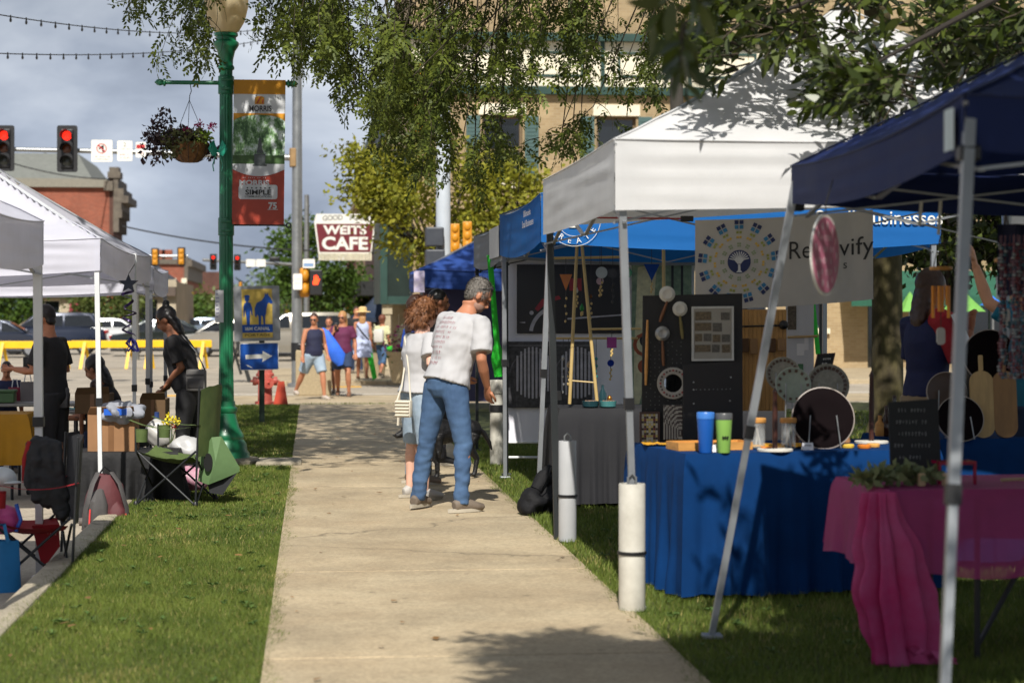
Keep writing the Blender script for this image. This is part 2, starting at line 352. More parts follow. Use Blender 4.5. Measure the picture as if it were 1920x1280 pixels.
L.new(bg.outputs[0], mx.inputs[1]); L.new(b2.outputs[0], mx.inputs[2]); L.new(mx.outputs[0], out.inputs[0])
sd = bpy.data.lights.new('sun', 'SUN'); sd.energy = 4.8; sd.angle = R(.55); sd.color = (1, .955, .88)
so = bpy.data.objects.new('sun', sd); COL.objects.link(so)
d_ = V(AZ[0], AZ[1], 0).normalized() * math.cos(R(EL)) + V(0, 0, math.sin(R(EL)))
so.rotation_euler = d_.to_track_quat('Z', 'Y').to_euler(); so.location = (0, -10, 30)
cd = bpy.data.cameras.new('camera'); cam = bpy.data.objects.new('camera', cd); COL.objects.link(cam); SC.camera = cam
cam.location = (0, 0, H); cam.rotation_euler = (R(90), 0, -TH)
cd.sensor_width = 36; cd.lens = 36 * F / 1920; cd.shift_y = (590 - 640) / 1920; cd.clip_end = 2000; cd.clip_start = .1
cd.dof.use_dof = True; cd.dof.focus_distance = 16.2; cd.dof.aperture_fstop = 2.9; cd.dof.aperture_blades = 9
SC.render.engine = 'CYCLES'; SC.cycles.use_denoising = True; SC.cycles.max_bounces = 7; SC.cycles.transparent_max_bounces = 8; SC.cycles.caustics_reflective = False; SC.cycles.caustics_refractive = False
SC.view_settings.view_transform = 'Standard'; SC.view_settings.look = 'None'; SC.view_settings.exposure = .27; SC.view_settings.gamma = 1
MTAN = brick_mat('tan_brick', (166, 145, 110), (152, 130, 96), (166, 150, 122))
MRED = brick_mat('red_brick', (150, 78, 56), (128, 64, 46), (150, 120, 100))
MBROWN = brick_mat('brown_brick', (92, 56, 44), (78, 46, 38), (100, 80, 70))
MGREEN = M('dark_green_paint', (32, 62, 55), .5, .15, 3)
MTEAL = M('teal_shutter_paint', (66, 92, 90), .6, .15, 3, stretch=(1, 1, 14))
MCREAM = M('cream_paint', (222, 214, 190), .6, .08, 3)
MGLASS = M('window_glass', (20, 24, 28), .06, .3, 1.5, spec=.8)
MGLASS2 = M('shop_window_glass', (62, 104, 108), .1, .3, 1.0, spec=.8)
MSTONE = M('limestone', (170, 158, 132), .8, .15, 4)
MROOFG = M('grey_roofing', (112, 114, 108), .85, .15, 3)
MDARK = M('dark_metal', (34, 36, 36), .5, .2)
def wall_holes(mb, x0, x1, z0, z1, holes, y, t=.3):
 """a wall slab in the XZ plane with rectangular holes and reveals"""
 xs = sorted({x0, x1, *[h[0] for h in holes], *[h[1] for h in holes]}); zs = sorted({z0, z1, *[h[2] for h in holes], *[h[3] for h in holes]})
 for a, b in zip(xs[:-1], xs[1:]):
  for c, d in zip(zs[:-1], zs[1:]):
   mx, mz = (a + b) / 2, (c + d) / 2
   if any(h[0] < mx < h[1] and h[2] < mz < h[3] for h in holes): continue
   mb.add([V(a, y, c), V(b, y, c), V(b, y, d), V(a, y, d)], [(0, 1, 2, 3)])
 for a, b, c, d in holes:
  mb.add([V(a, y, c), V(b, y, c), V(b, y, d), V(a, y, d), V(a, y + t, c), V(b, y + t, c), V(b, y + t, d), V(a, y + t, d)], [(0, 4, 5, 1), (1, 5, 6, 2), (2, 6, 7, 3), (3, 7, 4, 0)])
def window(par, x0, x1, z0, z1, y, fm, gm, bars=1, cross=1):
 mb = MB(); f = .07; yy = y + .16
 mb.box(x0, x0 + f, yy, yy + .06, z0, z1); mb.box(x1 - f, x1, yy, yy + .06, z0, z1); mb.box(x0 + f, x1 - f, yy, yy + .06, z0, z0 + f); mb.box(x0 + f, x1 - f, yy, yy + .06, z1 - f, z1)
 for k in range(bars): xx = x0 + (x1 - x0) * (k + 1) / (bars + 1); mb.box(xx - .02, xx + .02, yy + .004, yy + .05, z0 + f, z1 - f)
 for k in range(cross): zz = z0 + (z1 - z0) * (k + 1) / (cross + 1); mb.box(x0 + f, x1 - f, yy + .002, yy + .056, zz - .025, zz + .025)
 o = mb.build('window', fm, par, smooth=False, world=True)
 g = MB(); g.box(x0 + .01, x1 - .01, yy + .03, yy + .04, z0 + .01, z1 - .01); g.build('pane', gm, o, smooth=False, world=True)
 return o
YB = 56.0; XB0, XB1, ZB = X_at(775, YB), 30.0, 12.2
tb = thing('brick_building', 'tan brick corner building with a white panelled band and teal shutters', 'building', (XB0, YB, -.15))
holes = []; upper = []; ground = []
for k in range(8):
 cx = X_at(942, YB) + 3.25 * k; upper.append((cx - .57, cx + .57, 5.2, 7.1))
gw = [(X_at(1500, YB), X_at(1548, YB), 1.1, 3.0), (XB0 + 1.2, XB0 + 3.4, .6, 3.0), (XB0 + 4.6, XB0 + 6.8, .6, 3.0), (XB0 + 8.2, XB0 + 10.2, .6, 3.0), (15.9, 16.9, -.1, 2.45), (17.5, 20.6, .35, 2.3), (21.5, 24.6, .35, 2.3)]
mb = MB(); wall_holes(mb, XB0, XB1, -.2, ZB, upper + gw, YB)
mb.box(XB0, XB0 + .3, YB + .3, YB + 22, -.2, ZB); mb.box(XB0 + .3, XB1, YB + .7, YB + 22, -.2, ZB - .4)
mb.build('wall', MTAN, tb, smooth=False, world=True)
for h in upper:
 w_ = window(tb, *h, YB, M('bronze_frame', (112, 94, 68), .6), MGLASS, bars=0)
 mb = MB(); mb.box(h[0] - .1, h[1] + .1, YB - .08, YB - .003, h[3] + .02, h[3] + .34); mb.build('lintel', MCREAM, tb, smooth=False, world=True)
 mb = MB(); mb.box(h[0] - .12, h[1] + .12, YB - .12, YB - .003, h[2] - .14, h[2]); mb.build('sill', MCREAM, tb, smooth=False, world=True)
 for s in (-1, 1):
  x0 = h[0] - .46 if s < 0 else h[1] + .06
  mb = MB(); mb.box(x0, x0 + .4, YB - .05, YB - .003, h[2], h[3], ch=.01)
  for q in range(17): mb.box(x0 + .05, x0 + .35, YB - .065, YB - .051, h[2] + .08 + q * .105, h[2] + .13 + q * .105)
  mb.build('shutter', MTEAL, tb, smooth=False, world=True)
for h in gw:
 window(tb, *h, YB, MGREEN if h[0] > 12 else MCREAM, MGLASS, bars=2 if h[1] - h[0] > 1.5 else 0, cross=0 if h[0] > 15 else 1)
 mb = MB(); mb.box(h[0] - .1, h[1] + .1, YB - .13, YB - .003, h[2] - .16, h[2] - .01); mb.build('sill', MCREAM, tb, smooth=False, world=True)
mb = MB(); mb.box(XB0 - .05, XB1, YB - .1, YB - .003, 7.93, 9.2); mb.build('panel_band', MCREAM, tb, smooth=False, world=True)
mb = MB(); mb.box(XB0 - .2, XB1, YB - .35, YB - .003, 9.203, 9.42); mb.box(XB0 - .12, XB1, YB - .22, YB - .003, 7.7, 7.927)
x = XB0 + .3
while x < XB1 - 1:
 mb.box(x, x + .12, YB - .15, YB - .103, 7.93, 9.2)
 a, b = x + .5, x + 2.0
 for c in (8.2, 8.86): mb.box(a, b, YB - .14, YB - .103, c, c + .07)
 for c in (a, b - .07): mb.box(c, c + .07, YB - .137, YB - .104, 8.275, 8.857)
 x += 2.5
mb.build('band_trim', MGREEN, tb, smooth=False, world=True)
mb = MB(); mb.box(XB0 - .15, XB1, YB - .15, YB + .4, ZB, ZB + .25); mb.build('coping', MSTONE, tb, smooth=False, world=True)
mb = MB(); mb.sheet(lambda u, v: V(15.0 + 10.4 * u, YB - .01 - 1.5 * v, 2.75 - .75 * v ** .9), 1, 4)
mb.box(15.0, 25.4, YB - 1.53, YB - 1.5, 1.72, 2.0)
mb.build('awning', M('green_awning_canvas', (38, 92, 72), .8, .15, 4, trans=.15), tb, smooth=False, world=True)
mb = MB(); mb.box(1.95, XB0 - .004, YB + .3, YB + 6, 1.9, 4.4, ch=.03); mb.box(2.35, XB0 - .004, YB + .3, YB + 9, 4.41, 6.2)
mb.build('projecting_bay', M('bay_green_black', (16, 34, 28), .45, .25, 2), tb, smooth=False, world=True)
mb = MB(); mb.box(1.9, 1.946, YB + .25, YB + 6, 1.8, 4.5); mb.box(1.9, 2.1, YB + .2, YB + .297, 1.78, 5.2); mb.box(2.11, 2.85, YB + .2, YB + .297, 1.78, 2.0)
mb.build('bay_trim', MGREEN, tb, smooth=False, world=True)
for k in range(3):
 mb = MB(); mb.box(2.0 + .28 * k, 2.2 + .28 * k, YB + .35 + k * 1.6, YB + .6 + k * 1.6, -.15, 1.78, ch=.015); mb.box(1.96 + .28 * k, 2.24 + .28 * k, YB + .31 + k * 1.6, YB + .64 + k * 1.6, 1.5, 1.77); mb.build('column', MSTONE, tb, smooth=False, world=True)
XS = 2.92
b2 = thing('brick_building', 'dark brown brick building with a green cornice behind the cafe sign', 'building', (XS, 79, -.15))
mb = MB(); mb.box(XS, 22, 78.5, 112, -.2, 9.0); mb.build('wall', MBROWN, b2, smooth=False, world=True)
mb = MB(); mb.box(XS - .5, 22, 78.2, 112, 9.0, 9.35); mb.box(XS - .25, 22, 78.35, 112, 8.5, 8.997); mb.box(XS - .62, XS + .8, 78.0, 80.0, 9.352, 10.3)
mb.build('cornice', MGREEN, b2, smooth=False, world=True)
for k in range(5):
 mb = MB(); mb.box(XS - .06, XS - .002, 81 + k * 6, 82.4 + k * 6, 5, 7.2); w_ = mb.build('window', MCREAM, b2, smooth=False, world=True)
 mb = MB(); mb.box(XS - .075, XS - .062, 81.1 + k * 6, 82.3 + k * 6, 5.1, 7.1); mb.build('pane', MGLASS, w_, smooth=False, world=True)
mb = MB(); mb.box(XS - .9, XS - .004, 84, 110, 2.3, 2.9); mb.build('awning', MDARK, b2, smooth=False, world=True)
for i, (y0, y1, z, m, lab) in enumerate([(112.5, 135, 8.2, MTAN, 'pale three bay shop building far down the right side of the street'), (136, 175, 7.2, MRED, 'red brick shop building farthest down the right side of the street')]):
 o = thing('shop_building', lab, 'building', (XS, y0, -.15), group='buildings down the far street')
 mb = MB(); mb.box(XS, 20, y0, y1, -.2, z); mb.build('wall', m, o, smooth=False, world=True)
 mb = MB(); mb.box(XS - .4, 20, y0 - .1, y1, z, z + .4); mb.build('cornice', MSTONE, o, smooth=False, world=True)
 mb = MB(); mb.box(XS - 1.0, XS - .004, y0 + 2, y1 - 2, 2.4, 3.0); mb.build('awning', M('orange_awning' if i == 0 else 'navy_awning', (170, 84, 40) if i == 0 else (30, 40, 70), .8), o, smooth=False, world=True)
MMAR = M('maroon_sign_paint', (104, 30, 40), .45, .1, 3); MWH = M('white_sign_paint', (226, 224, 216), .45, .06, 3); MGREY = M('grey_lettering', (150, 150, 146), .6)
sx0, sx1, sz0, sz1, sy = .06, 2.36, 3.5, 5.26, 75.0
cs = thing('cafe_sign', 'maroon and white cafe sign hung out over the street on a bracket', 'sign', (1.2, sy, sz1))
f = fr((sx0, sy, sz0), (1, 0, 0), (0, 0, 1)); Wd = sx1 - sx0; Ht = sz1 - sz0
mb = MB(); mb.prism([(.16, .28), (Wd - .16, .28), (Wd - .0, Ht - .3), (Wd + .02, Ht), (.08, Ht), (.0, Ht - .32)], -.3, 0, f); mb.build('sign_board', MWH, cs, smooth=False, world=True)
mb = MB(); mb.prism([(.2, .34), (Wd - .2, .34), (Wd - .07, Ht - .37), (.07, Ht - .37)], .004, .02, f); mb.build('maroon_panel', MMAR, cs, smooth=False, world=True)
mb = MB(); put_text(mb, 'WEITS', 1, f, Wd / 2, 1.16, .026, .035, width=1.62, height=.34); put_text(mb, 'CAFE', 1, f, Wd / 2, .66, .026, .035, width=1.72, height=.5); mb.build('lettering', MWH, cs, smooth=False, world=True)
mb = MB()
for k, ch in enumerate('GOOD FOOD'): put_text(mb, ch, .26, lambda a, b, w=0: f(a, b, w), .4 + k * .195, Ht - .17 + .03 * math.sin(math.pi * k / 8), .006, .012) if ch != ' ' else None
mb.build('small_lettering', MGREY, cs, smooth=False, world=True)
mb = MB()
for k in range(26): mb.box(sx0 + .17 + k * .077, sx0 + .22 + k * .077, sy - .04, sy + .25, sz0 + .02, sz0 + .28)
mb.build('bulb_fringe', MCREAM, cs, smooth=False, world=True)
mb = MB(); mb.tube([(sx1 - .1, sy + .15, sz1 - .4), (XS + .2, 79, sz1 - .4)], .05); mb.tube([(sx1 - .1, sy + .15, sz0 + .3), (XS + .2, 79, sz0 + .3)], .05); mb.build('bracket', MDARK, cs, world=True)
lb = thing('brick_building', 'long red brick building with a heavy bracketed cornice and grey roof', 'building', (-13.3, 128, -.15))
XC = X_at(205, 128); zr = Z_at(343, XC, 128)
mb = MB(); hs = [(X_at(148, 128), X_at(168, 128), Z_at(436, XC, 128), Z_at(416, XC, 128))]
for k in range(4): hs.append((XC - 9 - k * 4.2, XC - 7.6 - k * 4.2, 5.4, 7.5))
wall_holes(mb, -62, XC, -.2, zr, hs, 128); mb.box(-62, XC, 128.4, 134, -.2, zr - .1); mb.build('wall', MRED, lb, smooth=False, world=True)
mb = MB(); mb.box(XC, XC + .25, 128.0, 134, -.2, zr + .25); mb.box(-62, XC, 127.96, 127.998, 3.2, 3.5); mb.build('street_facade', MBROWN, lb, smooth=False, world=True)
for h in hs: window(lb, *h, 128, MCREAM, M('pale_blind', (170, 160, 140), .7))
mb = MB(); mb.box(-62, XC - .05, 127.7, 127.99, zr - .3, zr + .12); mb.box(-62, XC - .06, 127.75, 128.5, zr + .123, zr + .25); mb.build('eaves', M('eaves_grey', (128, 124, 112), .7), lb, smooth=False, world=True)
MCORN = M('weathered_cornice', (78, 70, 62), .8, .3, 3, rgb2=(112, 104, 92))
mb = MB()
for q, (ov, z0, z1) in enumerate([(.5, zr - 1.7, zr - 1.25), (.95, zr - 1.247, zr - .8), (.65, zr - .797, zr - .35), (.3, zr - .347, zr + .3)]): mb.box(XC + .252, XC + .25 + ov, 127.9 - q * .004, 134, z0, z1)
for k in range(4):
 mb.box(XC + .252, XC + .6, 127.85 + k * 1.7, 128.3 + k * 1.7, zr - 3.1, zr - 1.703); mb.box(XC + .252, XC + .8, 127.83 + k * 1.7, 128.32 + k * 1.7, zr - 2.2, zr - 1.704)
mb.box(XC - .1, XC + .7, 127.8, 129.5, zr + .303, zr + .7); mb.box(XC + .0, XC + .6, 127.9, 129.3, zr + .703, zr + 1.0); mb.box(XC - .3, XC + .2515, 127.6, 128.2, zr - .5, zr + .1)
mb.build('cornice', MCORN, lb, smooth=False, world=True)
mb = MB(); zt = Z_at(310, -18, 140); z0 = zr + .1
vs = [V(-60, 129, z0), V(X_at(176, 129), 129, z0), V(X_at(176, 129), 150, z0), V(-60, 150, z0), V(-60, 134, zt + .35), V(X_at(146, 134), 134, zt + .35), V(X_at(146, 134), 146, zt + .35), V(-60, 146, zt + .35)]
mb.add(vs, [(0, 1, 5, 4), (1, 2, 6, 5), (2, 3, 7, 6), (3, 0, 4, 7), (4, 5, 6, 7)]); ro = mb.build('roof', MROOFG, lb, smooth=False, world=True)
mb = MB(); c_ = P(85, 300, 136); mb.lathe([(.16, -.5), (.16, .1), (.36, .12), (.36, .3), (.2, .45), (0, .5)], 10, c_); mb.build('roof_vent', MDARK, ro, world=True)
sf = thing('shop_building', 'row of low shopfronts with teal glass and a maroon awning behind the parked cars', 'building', (-14, 110, -.15))
mb = MB(); X0, X1 = X_at(-60, 110), X_at(330, 110)
gl = []; x = X0 + .6
while x < X1 - 2.3: gl.append((x, x + 1.7, .5, 2.3)); x += 2.6
wall_holes(mb, X0, X1, -.2, 3.4, gl, 110); mb.box(X0, X1, 110.4, 126, -.2, 3.3); mb.build('wall', M('storefront_stucco', (172, 160, 138), .85, .2, .6), sf, smooth=False, world=True)
for h in gl: window(sf, *h, 110, MCREAM if int(h[0]) % 2 else MDARK, MGLASS2 if int(h[0] * 3) % 3 else MGLASS, bars=1, cross=0)
mb = MB(); mb.box(X0, X1, 109.6, 109.99, 2.5, 3.0); mb.build('fascia', M('brown_fascia', (96, 82, 72), .7, .3, .4), sf, smooth=False, world=True)
for (a, b, m) in ((132, 176, M('maroon_awning', (112, 26, 40), .8, .2, 2)), (196, 232, M('rust_awning', (140, 66, 40), .8, .2, 2)), (20, 62, M('slate_awning', (60, 70, 84), .8, .2, 2))):
 xa, xb = X_at(a, 109), X_at(b, 109); mb = MB()
 for (u0, u1) in ((xa, xb),): mb.add([V(u0, 109.58, 2.9), V(u1, 109.58, 2.9), V(u1, 108.2, 1.5), V(u0, 108.2, 1.5), V(u0, 109.58, 1.5), V(u1, 109.58, 1.5), V(u0, 108.2, 1.2), V(u1, 108.2, 1.2)], [(0, 1, 2, 3), (0, 3, 4), (1, 5, 2), (3, 2, 7, 6)])
 mb.build('awning', m, sf, smooth=False, world=True)
b3 = thing('brick_building', 'red brick block with two chimneys far down the left side of the street', 'building', (-14, 205, -.15))
x0, x1 = X_at(270, 205), X_at(345, 205); z = Z_at(488, x1, 205)
mb = MB(); mb.box(x0, x1, 205, 232, -.2, z); mb.build('wall', MRED, b3, smooth=False, world=True)
mb = MB(); mb.box(x1 + .003, x1 + .4, 205, 232, z - 2, z + .3); mb.box(x1 + .403, x1 + .8, 205, 232, z - .6, z + .1); mb.box(x0, x1, 204.7, 204.99, z - .4, z + .1); mb.build('cornice', MCORN, b3, smooth=False, world=True)
for px in (305, 318): mb = MB(); c_ = P(px, 480, 210); mb.box(c_.x - .5, c_.x + .5, 209, 210, z, z + 1.2); mb.build('chimney', MRED, b3, smooth=False, world=True)
for k in range(4):
 mb = MB(); mb.box(x0 + .6 + k * 1.05, x0 + 1.15 + k * 1.05, 204.93, 204.99, 3.3, 5.2); o = mb.build('window', MCREAM, b3, smooth=False, world=True)
b4 = thing('shop_building', 'low dark roofed building between the two red brick blocks', 'building', (-15, 170, -.15), group='buildings down the far street')
x0, x1 = X_at(225, 170), X_at(300, 170); mb = MB(); mb.box(x0, x1, 170, 190, -.2, 4.6); mb.build('wall', MBROWN, b4, smooth=False, world=True)
mb = MB(); mb.add([V(x0 - .3, 169.6, 4.6), V(x1 + .3, 169.6, 4.6), V(x1 + .3, 190, 4.6), V(x0 - .3, 190, 4.6), V(x0 - .3, 180, 6.3), V(x1 - 1.5, 180, 6.3)], [(0, 1, 5, 4), (1, 2, 5), (2, 3, 4, 5), (3, 0, 4), (0, 3, 2, 1)]); mb.build('roof', MDARK, b4, smooth=False, world=True)
b5 = thing('shop_building', 'low grey canopy fronted building beyond the far tents at the left', 'building', (-13, 240, -.15), group='buildings down the far street')
x0, x1 = X_at(330, 240), X_at(425, 240); mb = MB(); mb.box(x0, x1, 240, 260, -.2, 6.6); mb.build('wall', MBROWN, b5, smooth=False, world=True)
mb = MB(); mb.box(x0, x1 + 1.2, 238.5, 239.99, 3.2, 3.7); mb.build('canopy', MCREAM, b5, smooth=False, world=True)
MPOST = M('green_post_paint', (22, 108, 70), .38, .12, 3, coat=.15, spec=.6, bump=.06, bsc=30)
GP = G(440, 868); GP.z = 0; LX, LY = X_at(424, GP.y), GP.y
lp = thing('lamp_post', 'green fluted lamp post with a cream globe at the lawn edge', 'lamp post', (LX, LY, 0))
def zl(py): return Z_at(py, LX, LY)
mb = MB(); flu = lambda an, z: 1 - .07 * (.5 + .5 * math.cos(an * 12)) ** 3
mb.lathe([(.070, zl(690)), (.070, zl(430)), (.066, zl(155)), (.064, zl(130))], 96, (0, 0, 0), flute=flu)
mb.lathe([(.085, zl(800)), (.072, zl(690))], 96, flute=flu)
mb.build('shaft', MPOST, lp)
mb = MB(); mb.lathe([(.235, .0), (.235, .1), (.21, .13), (.2, .2), (.17, .24), (.178, .27), (.165, .3), (.13, .36), (.105, .45), (.098, .5), (.112, .52), (.112, .55), (.092, .57), (.088, .62)], 40); mb.build('base', MPOST, lp)
mb = MB(); mb.lathe([(.068, zl(132)), (.082, zl(130)), (.082, zl(126)), (.068, zl(122)), (.07, zl(112)), (.09, zl(96)), (.112, zl(90)), (.125, zl(86)), (.125, zl(80)), (.1, zl(76)), (.1, zl(70)), (.118, zl(68)), (.118, zl(63)), (.09, zl(61))], 40); mb.build('capital', MPOST, lp)
mb = MB(); mb.lathe([(.09, zl(64)), (.13, zl(58)), (.185, zl(40)), (.217, zl(15)), (.222, zl(-8)), (.2, zl(-35)), (.14, zl(-58)), (.0, zl(-70))], 40); mb.build('globe', M('cream_globe_glass', (232, 216, 180), .25, .05, 6, trans=.6, coat=.2), lp)
for z0 in (zl(160), zl(425)):
 mb = MB(); mb.lathe([(.074, z0 - .09), (.08, z0 - .085), (.08, z0 + .085), (.074, z0 + .09)], 32)
 for q in (-.04, .05): mb.box(-.05, .05, -.098, -.078, z0 + q - .012, z0 + q + .012, ch=.004)
 mb.build('collar', MPOST, lp)
za = zl(156); mb = MB(); mb.tube([(X_at(306, LY) - LX, 0, za), (X_at(546, LY) - LX, 0, za + .003)], .021, 12)
for s, px in ((-1, 300), (1, 549)):
 x = X_at(px, LY) - LX; mb.lathe([(.022, -.06), (.04, -.05), (.04, -.035), (.026, -.03), (.034, 0), (.028, .03), (.0, .055)], 16, (x, 0, za), axis=V(s, 0, 0))
mb.build('cross_arm', MPOST, lp)
mb = MB(); zb = zl(422); mb.tube([(0, 0, zb), (X_at(536, LY) - LX, 0, zb)], .008, 8); x = X_at(541, LY) - LX
mb.tube([(x + .022 * math.cos(t), 0, zb + .022 * math.sin(t)) for t in [i * math.pi / 8 for i in range(17)]], .007, 6); mb.build('banner_rod', MDARK, lp)
bx0, bx1 = X_at(437, LY), X_at(534, LY); bz0, bz1 = Z_at(421, bx0, LY), Z_at(150, bx0, LY); BW, BH = bx1 - bx0, bz1 - bz0
f0 = fr((bx0, LY - .04, bz0), (1, 0, 0), (0, 0, 1))
def fb(a, b, w=0.0):
 s = .012 * math.sin(b * 2.4 + .5); return f0(a + .018 * (b / BH - .5), b, w * 1.6 + s)
bn = thing('street_banner', 'tall white, orange and red town banner hung beside the green lamp post', 'banner', (bx0, LY, bz0))
def pan(name, u0, u1, v0, v1, w, m, nu=14, nv=14, fn=None, par=bn):
 mb = MB(); mb.sheet(lambda u, v: fb(u0 + (u1 - u0) * u, (fn(u) if fn else v0) + (v1 - (fn(u) if fn else v0)) * v, w), nu, nv); return mb.build(name, m, par, world=True)
MVIN = M('white_vinyl', (216, 218, 220), .45, .05, 5, trans=.15)
pan('cloth', 0, BW, 0, BH, 0, MVIN, 16, 40)
MORG = M('orange_vinyl', (206, 142, 24), .45, .08, 5); MREDV = M('red_vinyl', (176, 66, 46), .45, .08, 5)
q = lambda py: (421 - py) / 271 * BH
pan('orange_band', 0, BW, q(177), BH, .003, MORG)
pan('orange_field', 0, BW, q(232), q(213), .003, MORG)
pan('red_field', 0, BW, 0, q(316), .003, MREDV)
mph = M('printed_park_picture', (70, 110, 60), .5, .2, 9); N, L, b = tweak(mph)
tcn = N.new('ShaderNodeTexCoord'); mp2 = N.new('ShaderNodeMapping'); mp2.inputs['Scale'].default_value = (14, 14, 9); L.new(tcn.outputs['Object'], mp2.inputs[0])
nn = N.new('ShaderNodeTexNoise'); nn.inputs['Scale'].default_value = 1; nn.inputs['Detail'].default_value = 9; nn.inputs['Roughness'].default_value = .72; L.new(mp2.outputs[0], nn.inputs['Vector'])
rp = N.new('ShaderNodeValToRGB'); E = rp.color_ramp.elements; E[0].position = .3; E[0].color = lin((26, 44, 28)); E[1].position = .6; E[1].color = lin((222, 232, 228))
for p_, c_ in ((.42, (62, 98, 56)), (.49, (120, 158, 100)), (.54, (176, 196, 176))): t_ = E.new(p_); t_.color = lin(c_)
L.new(nn.outputs['Fac'], rp.inputs[0]); L.new(rp.outputs[0], b.inputs['Base Color'])
mb = MB(); arch = lambda u: q(232) + (q(216) - q(232)) * math.sqrt(max(0, 1 - ((u - .5) / .52) ** 2))
mb.sheet(lambda u, v: fb(BW * u, q(312) + (arch(u) - q(312)) * v, .006), 24, 16); mb.build('park_picture', mph, bn, world=True)
pan('picture_lawn', 0, BW, q(313), q(292), .008, M('printed_hedge', (62, 92, 44), .5, .4, 30))
mb = MB(); mb.sheet(lambda u, v: fb(BW * u, q(308) + (q(331) - q(308)) * v * (1 - ((u - .5) / .5) ** 2) - .0 + (q(318) - q(308)) * v * ((u - .5) / .5) ** 2, .009), 20, 4); mb.build('white_curve', MVIN, bn, world=True)
MBLK = M('black_print', (24, 24, 26), .5)
MDKG = M('grey_print', (84, 90, 90), .5, .3, 40)
mb = MB(); cx = BW * .52
mb.prism(rect(cx - .055, cx + .055, q(309), q(289)), .009, .011, fb); mb.prism(rect(cx - .07, cx + .07, q(312), q(309)), .009, .011, fb); mb.prism([(cx - .035, q(288)), (cx + .035, q(288)), (cx + .02, q(275)), (cx + .012, q(262)), (cx, q(256)), (cx - .014, q(264)), (cx - .02, q(276))], .009, .011, fb); mb.build('printed_monument', MDKG, bn, smooth=False, world=True)
mb = MB(); put_text(mb, 'MORRIS', .1, fb, BW * .52, q(204), .006, .002, width=BW * .43, height=.058); put_text(mb, 'SIMPLE', .1, fb, BW * .5, q(361), .009, .0025, width=BW * .5, height=.052)
for k in range(6): mb.prism([((.29 + .085 * k) * BW + .012 * math.sin(i * math.pi / 5) * (1 if i % 2 == 0 else .45), q(353) + .012 * math.cos(i * math.pi / 5) * (1 if i % 2 == 0 else .45)) for i in range(10)], .0085, .0095, fb)
mb.build('black_lettering', MBLK, bn, smooth=False, world=True)
mb = MB(); scrawl(mb, fb, BW * .52, q(211), BW * .28, .014, 9, .006); put_text(mb, 'COMMUNICATIONS', .03, fb, BW * .5, q(369), .009, .0005, width=BW * .52, height=.02); mb.build('grey_lettering', MDKG, bn, smooth=False, world=True)
mb = MB(); put_text(mb, 'MORRIS', .1, fb, BW * .42, q(343), .006, .004, width=BW * .58, height=.052); put_text(mb, '75', .1, fb, BW * .78, q(386), .006, .004, height=.068); scrawl(mb, fb, BW * .4, q(334), BW * .5, .013, 14, .006)
mb.prism(rect(BW * .68, BW * .88, q(393.5), q(392.5)), .004, .006, fb); mb.build('white_lettering', MVIN, bn, smooth=False, world=True)
mb = MB(); mb.prism(rrect(BW * .12, BW * .87, q(374), q(347), .025), .004, .007, fb); mb.build('white_label', MVIN, bn, smooth=False, world=True)
mb = MB(); mb.prism([(BW * .41, q(196)), (BW * .59, q(196)), (BW * .59, q(184)), (BW * .55, q(181)), (BW * .45, q(181)), (BW * .41, q(184))], .004, .006, fb); em = mb.build('emblem', MORG, bn, smooth=False, world=True)
mb = MB(); mb.prism([(BW * .44, q(194.5)), (BW * .47, q(194.5)), (BW * .53, q(182.5)), (BW * .5, q(182.5))], .006, .007, fb); mb.prism(rect(BW * .55, BW * .575, q(195), q(186)), .006, .007, fb); mb.build('emblem_mark', MREDV, em, smooth=False, world=True)
mb = MB(); x0, x1 = X_at(404, LY), X_at(420, LY); mb.sheet(lambda u, v: V(x0 + (x1 - x0) * u, LY - .078 - .012 * math.sin(u * 2.5), Z_at(604, x0, LY) + (Z_at(544, x0, LY) - Z_at(604, x0, LY)) * v), 6, 4)
nt_ = thing('paper_notice', 'white paper notice with a column of print taped to the green lamp post', 'notice', (x0, LY - .08, Z_at(604, x0, LY))); mb.build('sheet', M('white_paper', (226, 226, 230), .8, .03), nt_, world=True)
mb = MB()
for k in range(7): z = Z_at(551 + k * 7, x0, LY); mb.box(x0 + .008, x0 + .03 + .02 * ((k * 5) % 3) / 2, LY - .083 - .006, LY - .0825 - .006, z - .006, z)
mb.build('print', M('violet_ink', (96, 92, 150), .8), nt_, smooth=False, world=True)
bxx = X_at(355, LY); bzt = Z_at(268, bxx, LY); bzb = Z_at(305, bxx, LY); hk = Z_at(157, bxx, LY)
hb = thing('hanging_basket', 'coco lined hanging flower basket with purple vines and pink blooms under the lamp post arm', 'flower basket', (bxx, LY, bzb))
mb = MB(); mb.lathe([(.0, bzb), (.08, bzb + .003), (.13, bzb + .03), (.17, bzb + .09), (.195, bzt), (.18, bzt + .005)], 32, (bxx, LY, 0), flute=lambda a, z: 1 + .02 * math.sin(a * 23 + z * 60)); mb.build('coco_liner', M('coco_fibre', (122, 84, 46), .95, .35, 30, bump=.6, bsc=120), hb, world=True)
mb = MB()
for k in range(12):
 a = k * math.pi / 6; mb.tube([(bxx + math.cos(a) * r * 1.03, LY + math.sin(a) * r * 1.03, z) for r, z in ((.08, bzb + .003), (.135, bzb + .03), (.175, bzb + .09), (.2, bzt))], .0025, 5)
mb.build('wire_frame', MDARK, hb, world=True)
mb = MB(); top = Z_at(188, bxx, LY)
for k in range(3): a = k * 2.094 + .5; mb.tube([(bxx + .2 * math.cos(a), LY + .2 * math.sin(a), bzt), (bxx, LY, top)], .003, 5)
mb.tube([(bxx, LY, top), (bxx + .005, LY, top + .05), (bxx + .02, LY, top + .09), (bxx + .01, LY, hk - .01), (bxx - .012, LY, hk + .012), (bxx - .02, LY, hk - .0)], .004, 6); mb.build('hanger', MDARK, hb, world=True)
